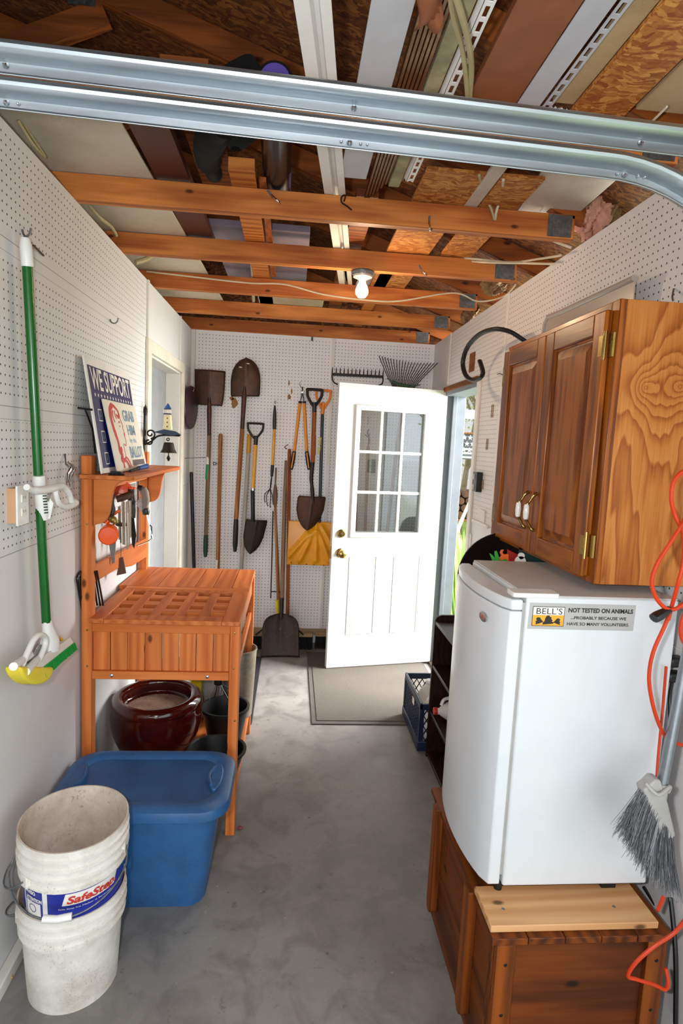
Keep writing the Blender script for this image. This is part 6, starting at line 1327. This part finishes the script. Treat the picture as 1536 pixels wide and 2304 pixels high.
# chipped paint ledge
w = MB(); w.box(1.066, 1.081, 3.08, 3.36, 1.21, 1.228); w.box(1.072, 1.081, 3.15, 3.26, 1.228, 1.30); struct(w.build('trim_10', M['trim_white'], origin='zero', bevel=.003))

# tray of painted cut-outs behind the refrigerator
t = thing('serving_tray', 'round dark tray standing behind the refrigerator', 'tray', (.80, 2.02, 1.10))
MB().lathe((.82, 2.15, 1.145), [(0, 0), (.172, 0), (.178, .003), (.178, .010), (.168, .006), (0, .005)], 56, (0, -1, .05)).build('disc', plain('dark_brown_lacquer', '#170d0b', .25), t)
def cut(name, pts, y, mat, label, cat):
    P = [Vector(p) for p in pts]; w = MB(); w.prism([(i, 0) for i in range(len(P))], lambda i, _: P[int(i)], lambda i, _: P[int(i)]+Vector((0, .008, 0))); return tag(w.build(name, mat, bevel=.001), label, cat)
cut('green_cutout', ((0.695, 1.9, 1.244), (0.676, 1.9, 1.284), (0.683, 1.9, 1.282), (0.696, 1.9, 1.269), (0.693, 1.9, 1.292), (0.7, 1.9, 1.294), (0.715, 1.9, 1.26), (0.734, 1.9, 1.266), (0.742, 1.9, 1.258), (0.735, 1.9, 1.246)), 1.9, plain('leaf_green', '#2f9a2c', .5), 'green leaf-shaped wooden cut-out behind the refrigerator', 'ornament')
cut('orange_cutout', ((0.723, 1.93, 1.264), (0.729, 1.93, 1.272), (0.723, 1.93, 1.282), (0.727, 1.93, 1.292), (0.736, 1.93, 1.294), (0.731, 1.93, 1.284), (0.738, 1.93, 1.277), (0.753, 1.93, 1.279), (0.758, 1.93, 1.24), (0.728, 1.93, 1.239)), 1.93, plain('orange_paint', '#f06a1c', .5), 'orange curled wooden cut-out beside the green one', 'ornament')
cut('red_cutout', ((0.763, 1.95, 1.236), (0.756, 1.95, 1.292), (0.799, 1.95, 1.273), (0.816, 1.95, 1.234)), 1.95, plain('red_paint', '#a3150f', .5), 'red wooden board between the orange cut-out and the snowman', 'ornament')
t = thing('snowman_ornament', 'white wooden snowman cut-out behind the refrigerator', 'ornament', (0.789, 1.91, 1.245))
c = Vector((0.786, 1.91, 1.259)); MB().lathe(c, [(0, 0), (.019, 0), (.019, .008), (0, .008)], 28, (0, -1, 0)).build('body', M['print_white'], t)
c2 = Vector((0.788, 1.91, 1.279)); MB().lathe(c2, [(0, 0), (.011, 0), (.011, .008), (0, .008)], 20, (0, -1, 0)).build('head', M['print_white'], t)
for k in range(3): MB().lathe(c+Vector((0, -.008, .008-.008*k)), [(.0012, 0), (0, .001)], 8, (0, -1, 0)).build('button', M['black'], t)
o = MB().box(.80, .90, 1.93, 1.96, 1.15, 1.305).build('green_box', plain('deep_green_card', '#0d2f2c', .5)); tag(o, 'dark green card behind the snowman under the cabinet', 'card')

# ------------------------------------------------------------------ dark shelf unit, jugs and crate
t = thing('shelf_unit', 'dark stained low shelf unit between refrigerator and side doorway', 'shelf unit', (.9, 2.5, 0))
qx0, qx1, qy0, qy1 = .765, 1.055, 2.12, 2.905
def sidep(y): 
    pts = [(qx0, 0), (qx1, 0), (qx1, .775), (qx0+.035, .775), (qx0+.010, .765), (qx0, .745)]
    MB().prism(pts, lambda a, b: (a, y, b), lambda a, b: (a, y+.018, b)).build('side_panel', M['darkwood'], t, bevel=.002)
sidep(qy0); sidep(qy1-.018)
for z in (.745, .510, .262, .03): MB().box(qx0+.002, qx1-.008, qy0+.0185, qy1-.0185, z-.018, z).build('shelf', M['darkwood'], t, bevel=.003)
MB().box(qx1-.0075, qx1, qy0+.0185, qy1-.0185, .0, .775).build('back_panel', M['darkwood'], t)
def jugbody(c, up, fwd, h, w_, mat, cap, t):
    c = Vector(c); up = Vector(up).normalized(); f = Vector(fwd).normalized(); s_ = up.cross(f)
    prof = [(0, .0), (.9, .0), (1, .03), (1, .52), (.97, .60), (.72, .76), (.36, .88), (.27, .90), (.27, .94), (.25, .95)]
    w = MB(); n = 28; vs = []
    for r, z in prof:
        for k in range(n):
            a = 2*PI*k/n; e = max(abs(math.cos(a)), abs(math.sin(a)))**-.55 if z < .6 else 1
            vs.append(c+up*(z*h)+(f*math.cos(a)+s_*math.sin(a))*(r*w_*min(e, 1.2)))
    w._add(vs, [(i*n+k, i*n+(k+1) % n, (i+1)*n+(k+1) % n, (i+1)*n+k) for i in range(len(prof)-1) for k in range(n)]+[tuple(range((len(prof)-1)*n, len(prof)*n))]); w.build('body', mat, t, ang=50)
    MB().tube(catmull([c+up*(.86*h)+f*w_*.45, c+up*(.80*h)+f*w_*.95, c+up*(.62*h)+f*w_*1.1, c+up*(.50*h)+f*w_*.98], 5), w_*.14, 10).build('handle', mat, t)
    MB().lathe(c+up*(.94*h), [(0, 0), (w_*.30, 0), (w_*.31, h*.05), (w_*.29, h*.06), (0, h*.06)], 24, up).build('cap', cap, t)
t = thing('plastic_jug', 'white jug with a red cap lying on its side on the lower shelf', 'jug', (.90, 2.72, .262)); jugbody((1.03, 2.74, .325), (-1, 0, 0), (0, .3, 1), .28, .060, M['jug'], M['red'], t)
t = thing('detergent_bottle', 'white bottle with dark red label standing on the shelf unit top', 'bottle', (.86, 2.5, .745)); jugbody((.84, 2.46, .746), (0, 0, 1), (0, 1, 0), .30, .055, M['white_pl'], M['white_pl'], t)
MB().lathe((.84, 2.46, .76), [(.0565, 0), (.0572, .09)], 28, cap=False).build('label', plain('wine_label', '#7a1820', .5), t)
# milk crate
kx0, kx1, ky0, ky1, kh = .728, 1.05, 2.925, 3.36, .275
t = thing('milk_crate', 'navy plastic milk crate on the door mat holding jugs', 'crate', (.89, 3.14, 0))
w = MB(); w.box(kx0, kx1, ky0, ky1, .012, .018); w.build('base', M['navy'], t)
w = MB()
for (a0, a1, b0, b1) in ((kx0, kx1, ky0, ky0+.014), (kx0, kx1, ky1-.014, ky1), (kx0, kx0+.014, ky0, ky1), (kx1-.014, kx1, ky0, ky1)): w.box(a0, a1, b0, b1, kh-.035, kh)
w.build('rim', M['navy'], t, bevel=.003)
w = MB()
for (a0, a1, b0, b1) in ((kx0-.004, kx1+.004, ky0-.004, ky0+.012), (kx0-.004, kx1+.004, ky1-.012, ky1+.004), (kx0-.004, kx0+.012, ky0, ky1), (kx1-.012, kx1+.004, ky0, ky1)): w.box(a0, a1, b0, b1, .012, .065)
w.build('base_band', M['navy'], t, bevel=.003)
for x in (kx0, kx1-.022):
    for y in (ky0, ky1-.022): MB().box(x-.001, x+.023, y-.001, y+.023, .012, kh-.03).build('corner_post', M['navy'], t, bevel=.002)
def lattice(O, u, L):
    w = MB(); O, u = Vector(O), Vector(u); z0, z1 = .06, kh-.03; n = int(L/.034); sp = z1-z0
    for k in range(-6, n+1):
        for sgn in (1, -1):
            a = k*.034; p, q = a, a+sp*.6
            if sgn < 0: p, q = q, p
            pp, qq, zp, zq = p, q, z0, z1
            def clip(v): return max(0, min(L, v))
            cp, cq = clip(pp), clip(qq)
            if abs(cp-cq) < 1e-4: continue
            zp = z0+(z1-z0)*(cp-pp)/(qq-pp); zq = z0+(z1-z0)*(cq-pp)/(qq-pp)
            w.beam(O+u*cp+Vector((0, 0, zp)), O+u*cq+Vector((0, 0, zq)), .005, .005, Vector((0, 0, 1)) if False else u.cross(Vector((0, 0, 1))))
    w.build('lattice', M['navy'], t, smooth=False)
lattice((kx0+.006, ky0, 0), (0, 1, 0), ky1-ky0); lattice((kx1-.006, ky0, 0), (0, 1, 0), ky1-ky0); lattice((kx0, ky1-.006, 0), (1, 0, 0), kx1-kx0); lattice((kx0, ky0+.006, 0), (1, 0, 0), kx1-kx0)
MB().box(kx0-.003, kx0+.0, ky0+.15, ky0+.19, .20, .235).build('paper_tag', M['cream'], t)
t = thing('plastic_jug', 'cloudy grey jug standing at the back inside the milk crate', 'jug', (.86, 3.2, .018)); jugbody((.845, 3.22, .019), (0, 0, 1), (1, 0, 0), .27, .072, M['jug'], M['white_pl'], t)
t = thing('plastic_jug', 'white jug with a red cap in the near half of the milk crate', 'jug', (.84, 3.02, .018)); jugbody((.835, 3.03, .019), (0, 0, 1), (1, 0, 0), .265, .070, M['white_pl'], M['red'], t)

# ------------------------------------------------------------------ broom, extension cord, outlet on the right wall
t = thing('angle_broom', 'grey angle broom hanging upside right at the right edge', 'broom', (0.921, 1.25, 0.698))
A, Bq = Vector((0.958, 1.27, 1.255)), Vector((0.903, 1.24, 0.831))
MB().tube([A, Bq], .0125, 20).build('pole', metal('brushed_pole', '#8e9398', .35, None, .15, .8), t)
MB().tube([Vector((0.905, 1.24, 0.863)), Vector((0.902, 1.24, 0.82)), Vector((0.903, 1.24, 0.776))], [.0145, .0165, .0155, .015], 18).build('socket', M['grey_pl'], t)
P = [Vector(p) for p in ((0.86, 1.235, 0.864), (0.874, 1.235, 0.881), (0.89, 1.235, 0.879), (0.914, 1.235, 0.823), (0.943, 1.235, 0.741), (0.939, 1.235, 0.729), (0.907, 1.235, 0.732), (0.88, 1.235, 0.789), (0.858, 1.235, 0.834), (0.848, 1.235, 0.855))]
w = MB(); w.prism([(i, 0) for i in range(len(P))], lambda i, _: P[int(i)]+Vector((0, -.012, 0)), lambda i, _: P[int(i)]+Vector((0, .022, 0))); w.build('head', plain('warm_grey_head', '#a3a09c', .5), t, bevel=.005, seg=3)
MB().tube(catmull([(0.855, 1.228, 0.87), (0.88, 1.215, 0.849), (0.916, 1.228, 0.861), (0.923, 1.24, 0.84)], 5), .0045, 10).build('collar_ring', M['grey_pl'], t)
w = MB(); rnd = random.Random(21)
r0, r1 = Vector((0.853, 1.235, 0.848)), Vector((0.94, 1.235, 0.734)); e0, e1, e2 = Vector((0.797, 1.22, 0.757)), Vector((0.86, 1.22, 0.663)), Vector((0.959, 1.22, 0.583))
for k in range(1500):
    u = rnd.random()**.9; p = lerp(r0, r1, u)+Vector((0, rnd.uniform(-.012, .018), 0))
    q = (lerp(e0, e1, u*2) if u < .5 else lerp(e1, e2, u*2-1))+Vector((rnd.gauss(0, .008), rnd.uniform(-.03, .03), rnd.gauss(0, .008)))
    q = lerp(p, q, rnd.uniform(.78, 1.03)); m_ = lerp(p, q, .5)+Vector((rnd.uniform(-.006, .002), rnd.uniform(-.004, .004), -.004))
    w.tube([p, m_, q], [.0007, .0006, .0004], 3, cap=False)
for k in range(8):
    p = lerp(r0, r1, rnd.random()*.1); q = Vector((0.79, 1.22, 0.755))+Vector((rnd.uniform(-.01, .02), 0, rnd.uniform(-.02, .02))); w.tube([p, lerp(p, q, .5)+Vector((0, 0, -.004)), q], .0006, 3, cap=False)
bm_ = NT('grey_bristle'); ge_ = bm_.n('NewGeometry'); bm_.set(bm_.ramp(ge_.outputs['Random Per Island'], [(0, hexc('#3c3d40')), (.7, hexc('#75777b')), (1, hexc('#b4b6ba'))]), .45)
o = w.build('bristles', bm_.m, t); o['kind'] = 'stuff'
YC = 1.27
def cord(pts, label, r=.0045, mat='orange_deep'): return cable(pts, r, M[mat], label, 'extension_cord', 'cord', 8)
t = thing('extension_cord', 'orange extension cord hung in loops at the right edge with a black socket end', 'cord', (0.865, 1.25, 1.358))
def cpart(pts, name='cord_loop', r=.0046): return MB().tube(catmull(pts, 8), r, 10).build(name, M['orange_deep'], t)
cpart([(0.892, 1.24, 1.613), (0.866, 1.24, 1.602), (0.848, 1.24, 1.578), (0.848, 1.24, 1.538), (0.861, 1.24, 1.504), (0.872, 1.23, 1.475), (0.874, 1.22, 1.452), (0.879, 1.22, 1.406), (0.873, 1.22, 1.355), (0.875, 1.235, 1.3), (0.873, 1.24, 1.262)])
cpart([(0.894, 1.23, 1.536), (0.878, 1.23, 1.5), (0.86, 1.22, 1.476), (0.838, 1.22, 1.435), (0.817, 1.22, 1.394), (0.81, 1.22, 1.354), (0.825, 1.22, 1.318), (0.85, 1.22, 1.295), (0.874, 1.22, 1.294), (0.901, 1.22, 1.315)])
cpart([(0.88, 1.245, 1.282), (0.869, 1.245, 1.244), (0.851, 1.245, 1.191), (0.845, 1.245, 1.143), (0.851, 1.245, 1.094), (0.877, 1.25, 1.026), (0.92, 1.27, 0.966), (0.965, 1.29, 0.937), (1.001, 1.29, 0.927)])
cpart([(0.926, 1.25, 1.289), (0.914, 1.25, 1.26), (0.916, 1.25, 1.222), (0.938, 1.25, 1.189)])
cpart([(0.979, 1.378, 1.098), (0.979, 1.372, 0.98), (0.966, 1.35, 0.87), (0.955, 1.33, 0.81)], 'cord_drop', .0036)
cpart([(0.966, 1.27, 0.541), (0.939, 1.25, 0.52)], 'cord_loop'); cpart([(0.992, 1.2, 0.574), (0.954, 1.2, 0.51), (0.903, 1.2, 0.471), (0.863, 1.2, 0.431), (0.847, 1.2, 0.396), (0.868, 1.2, 0.386), (0.915, 1.2, 0.37), (0.945, 1.2, 0.356), (0.951, 1.2, 0.375), (0.948, 1.21, 0.403)])
a, b = Vector((0.821, 1.215, 1.272)), Vector((0.863, 1.225, 1.292))
MB().tube([a, lerp(a, b, .3), lerp(a, b, .6), b], [.013, .014, .012, .009, .006], 10, flat=(1, .8)).build('socket_end', M['black'], t)
t = thing('wall_outlet', 'outlet on the right wall behind the refrigerator with two black plugs in it', 'outlet', (1.07, 1.5, 1.05))
c = Vector((1.075, 1.486, 1.05)); MB().box(1.072, 1.0795, c.y-.04, c.y+.04, c.z-.065, c.z+.065).build('cover_plate', M['trim_white'], t, bevel=.002)
for k, (pp, pq) in enumerate((((1.05, 1.462, 1.082), (1.05, 1.431, 1.093)), ((1.05, 1.459, 1.041), (1.05, 1.434, 1.049)))):
    c = lerp(pp, pq, .5); o = MB().obox(Vector((1.05, c.y, c.z)), (.045, .035, .028)).build('power_plug', M['black'], None, bevel=.008, seg=3); tag(o, ('upper black plug in the right wall outlet', 'lower black plug in the right wall outlet')[k], 'plug')
cable([(1.045, 1.44, 1.03), (1.045, 1.442, 0.986), (1.045, 1.431, 0.927), (1.05, 1.436, 0.848), (1.06, 1.439, 0.743), (1.065, 1.411, 0.578)], .0042, M['black'], 'black power cable hanging below the lower plug', 'power_cable')
cable([(1.075, 1.5, 0.378), (1.082, 1.46, 0.362), (1.087, 1.44, 0.351), (1.075, 1.4, 0.319)], .005, M['black'], 'black cable behind the lower corner of the refrigerator', 'power_cable')
cable([(1.066, 1.375, 0.448), (1.066, 1.346, 0.369), (1.066, 1.324, 0.285), (1.066, 1.301, 0.146)], .006, M['black'], 'thick black cable running down the right wall near the floor', 'power_cable')
tag(MB().tube([(1.078, 1.672, 2.119), (1.06, 1.647, 2.089), (1.05, 1.627, 2.074)], .0025, 8).build('peg_hook', M['zinc']), 'peg hook above the near end of the cabinet', 'hook')

# ------------------------------------------------------------------ garden outside the side doorway
rnd = random.Random(5)
def leafmat(name, c1, c2):
    t = NT(name); ge = t.n('NewGeometry'); return t.set(t.ramp(ge.outputs['Random Per Island'], [(0, hexc(c1)), (1, hexc(c2))]), .6)
lm = leafmat('iris_leaf', '#5f8a3a', '#a4bf62'); lm2 = leafmat('shrub_leaf', '#84945a', '#bcc488'); bark = plain('bark', '#8a7a5e', .9, var=.2)
def plant(x, y, h, label, spread=.16, n=34, mat=None, z0=-.12):
    w = MB()
    for k in range(n):
        a = rnd.uniform(0, 2*PI); L = h*rnd.uniform(.5, 1); dx, dy = math.cos(a)*spread*rnd.uniform(.4, 1.3), math.sin(a)*spread*rnd.uniform(.4, 1.3); wd = rnd.uniform(.012, .022)
        p0 = Vector((x+dx*.25, y+dy*.25, z0)); p3 = Vector((x+dx, y+dy, z0+L)); sd = Vector((-math.sin(a), math.cos(a), 0))
        pts = [p0, lerp(p0, p3, .4)+Vector((0, 0, L*.08)), lerp(p0, p3, .75)+Vector((0, 0, L*.08)), p3]; ws = (wd*.5, wd, wd*.8, .001); vs = []
        for p, q in zip(pts, ws): vs += [p-sd*q, p+sd*q]
        w._add(vs, [(2*i, 2*i+1, 2*i+3, 2*i+2) for i in range(3)])
    return tag(w.build('leafy_plant', mat or lm, smooth=False), label, 'plant')
plant(1.50, 4.75, 1.12, 'tall green strap-leaved plant right outside the side doorway', .20, 120)
plant(1.85, 5.9, .95, 'second green strap-leaved clump further out in the garden', .22, 90)
plant(1.66, 5.2, .55, 'low pale green clump between the two taller plants', .25, 80, lm2)
def tree(x, y, label, h=4):
    t = thing('bare_tree', label, 'tree', (x, y, -.12)); w = MB()
    def br(p, d, L, r, k):
        q = p+d*L; w.tube([p, lerp(p, q, .5)+Vector((rnd.uniform(-.03, .03), 0, 0)), q], [r, r*.85, r*.7], 7)
        if k: 
            for _ in range(3): br(q, (d+Vector((rnd.uniform(-.7, .7), rnd.uniform(-.7, .7), rnd.uniform(-.3, .4)))).normalized(), L*rnd.uniform(.55, .8), r*.6, k-1)
    br(Vector((x, y, -.12)), Vector((.05, 0, 1)), h*.35, .07, 4); w.build('branches', bark, t)
    w = MB()
    for k in range(700):
        p = Vector((x+rnd.gauss(0, .7), y+rnd.gauss(0, .7), h*.62+rnd.gauss(0, .5))); s_ = .05; u_ = Vector((rnd.uniform(-1, 1), rnd.uniform(-1, 1), rnd.uniform(-1, 1))).normalized(); v_ = u_.orthogonal().normalized(); w._add([p-u_*s_, p-v_*s_*.6, p+u_*s_, p+v_*s_*.6], [(0, 1, 2, 3)])
    w.build('leaves', lm2, t, smooth=False)
tree(3.1, 10.5, 'thin budding tree in the garden seen through the doorway'); tree(4.3, 14.5, 'second budding tree beyond the garden fence', 5)
# monochrome flag banner on a line
t = thing('garden_flag', 'black and white stars and stripes banner hanging in the garden', 'flag', (2.4, 8, 1.6))
a, b = Vector((2.2, 8, 1.836)), Vector((2.572, 8, 1.504)); x0, x1, z0, z1 = a.x-.05, a.x+.85, b.z, a.z+.02
def fl_(i, j): return Vector((x0+(x1-x0)*i, 8+.02*math.sin(9*i), z0+(z1-z0)*j))
w = MB(); w.grid(fl_, 16, 6); w.build('cloth', plain('charcoal_cloth', '#5a5d62', .8), t, solid=.004)
w = MB()
for k in range(3): w.grid(lambda i, j, k=k: fl_(i, .05+.16*k+.07*j)+Vector((0, -.006, 0)), 16, 1)
w.build('stripes', M['print_white'], t, smooth=False)
w = MB()
for r_ in range(3):
    for c_ in range(11): cx_, cz_ = x0+.04+c_*.08+(.04 if r_ % 2 else 0), z1-.05-r_*.085; star(w, cx_, cz_, .038, lambda p, q: Vector((p, 7.985-.012, q)))
w.build('stars', M['print_white'], t, smooth=False)
MB().tube([(x0-.05, 8, z1+.01), (x1+.05, 8, z1+.01)], .012, 10).build('pole', M['handle'], t); MB().tube([(x1+.03, 8, z1+.02), (x1+.03, 8, -.12)], .02, 10).build('post', M['handle'], t)
# logs, fence rail, neighbouring house
t0 = None
for r_ in range(4):
    for c_ in range(7-r_):
        x, z = 2.25+c_*.13+r_*.065, .62+r_*.11; lb = 'split log in the woodpile below the banner'
        if t0 is None: t0 = MB().tube([(x, 8.9, z), (x, 9.3, z)], .058, 9).build('firewood_log', plain('log_bark', '#6a4c38', .9, var=.3)); tag(t0, lb, 'log', 'logs in the woodpile')
        else: o = t0.copy(); C.objects.link(o); o.location = t0.location+Vector((c_*.13+r_*.065, 0, r_*.11))
t = thing('log_rack', 'wooden rack carrying the woodpile in the garden', 'rack', (2.7, 9.1, -.12))
MB().box(2.1, 3.2, 8.88, 9.32, .52, .56).build('deck', M['handle'], t)
for x in (2.12, 3.15): MB().box(x, x+.05, 8.88, 9.32, -.12, 1.05).build('upright', M['handle'], t)
t = thing('neighbour_house', 'pale house with lilac siding far beyond the garden', 'house', (6, 20, -.12))
MB().box(3, 14, 20, 26, -.12, 3.6).build('wall', plain('pale_lilac_siding', '#e3d3de', .7), t); w = MB(); w.prism([(2.6, 3.6), (14.4, 3.6), (14.4, 3.9), (8.5, 6.2), (2.6, 3.9)], lambda a, b: (a, 19.6, b), lambda a, b: (a, 26.4, b)); w.build('roof', plain('light_shingles', '#b8b4ae', .8), t)
MB().box(4.8, 5.8, 19.97, 20.02, 1.2, 2.6).build('window', M['glass'], t)
t = thing('porch_rail', 'white horizontal rail high across the garden view', 'rail', (2.4, 7.2, 2.1))
MB().box(1.7, 5.5, 7.2, 7.26, 2.02, 2.13).build('beam', M['trim_white'], t); MB().box(5.4, 5.5, 7.2, 7.3, -.12, 2.02).build('post', M['trim_white'], t); MB().box(1.7, 1.76, 7.2, 7.26, -.12, 2.02).build('post', M['trim_white'], t)
# white car on the drive, caught in the door glass
t = thing('white_car', 'white car parked on the drive outside, reflected in the door glass', 'car', (4.6, -1.2, -.12))
body = [(-2.2, .15), (2.2, .15), (2.25, .55), (2.1, .72), (1.15, .84), (.55, 1.32), (-.75, 1.36), (-1.5, .95), (-2.15, .88), (-2.28, .5)]
MB().prism(body, lambda a, b: (3.75, -1.2+a, b), lambda a, b: (5.45, -1.2+a, b)).build('body', plain('white_car_paint', '#eceef0', .2, var=.01), t, bevel=.08, seg=4)
gl = [(1.0, .86), (.5, 1.26), (-.7, 1.29), (-1.25, .95)]
MB().prism(gl, lambda a, b: (3.735, -1.2+a, b), lambda a, b: (5.465, -1.2+a, b)).build('window', plain('dark_car_glass', '#3c464a', .1), t, bevel=.01)
for a in (-1.4, 1.4):
    for x in (3.78, 5.42): MB().lathe((x, -1.2+a, .22), [(0, -.1), (.33, -.1), (.34, 0), (.33, .1), (0, .1)], 28, (1, 0, 0)).build('wheel', M['black_rough'], t)
struct(MB().box(2.2, 8, -12, 5.0, -.119, -.10).build('driveway', concrete('drive_concrete'), origin='zero')) if False else None
tree(7.5, -4.0, 'leafy yellow-green tree beyond the white car', 5.5); tree(6.6, -1.0, 'second yellow-green tree beyond the white car', 5.5)
# pale bare branch pieces lying up
tag(MB().tube(catmull([(1.75, 6.6, -.12), (1.95, 6.8, .5), (2.15, 6.9, 1.0), (2.35, 7.0, 1.35)], 6), [.03, .025, .02, .012], 8).build('bare_branch', plain('bleached_branch', '#cdbf9c', .9)), 'bleached bare branch leaning in the garden below the banner', 'branch')
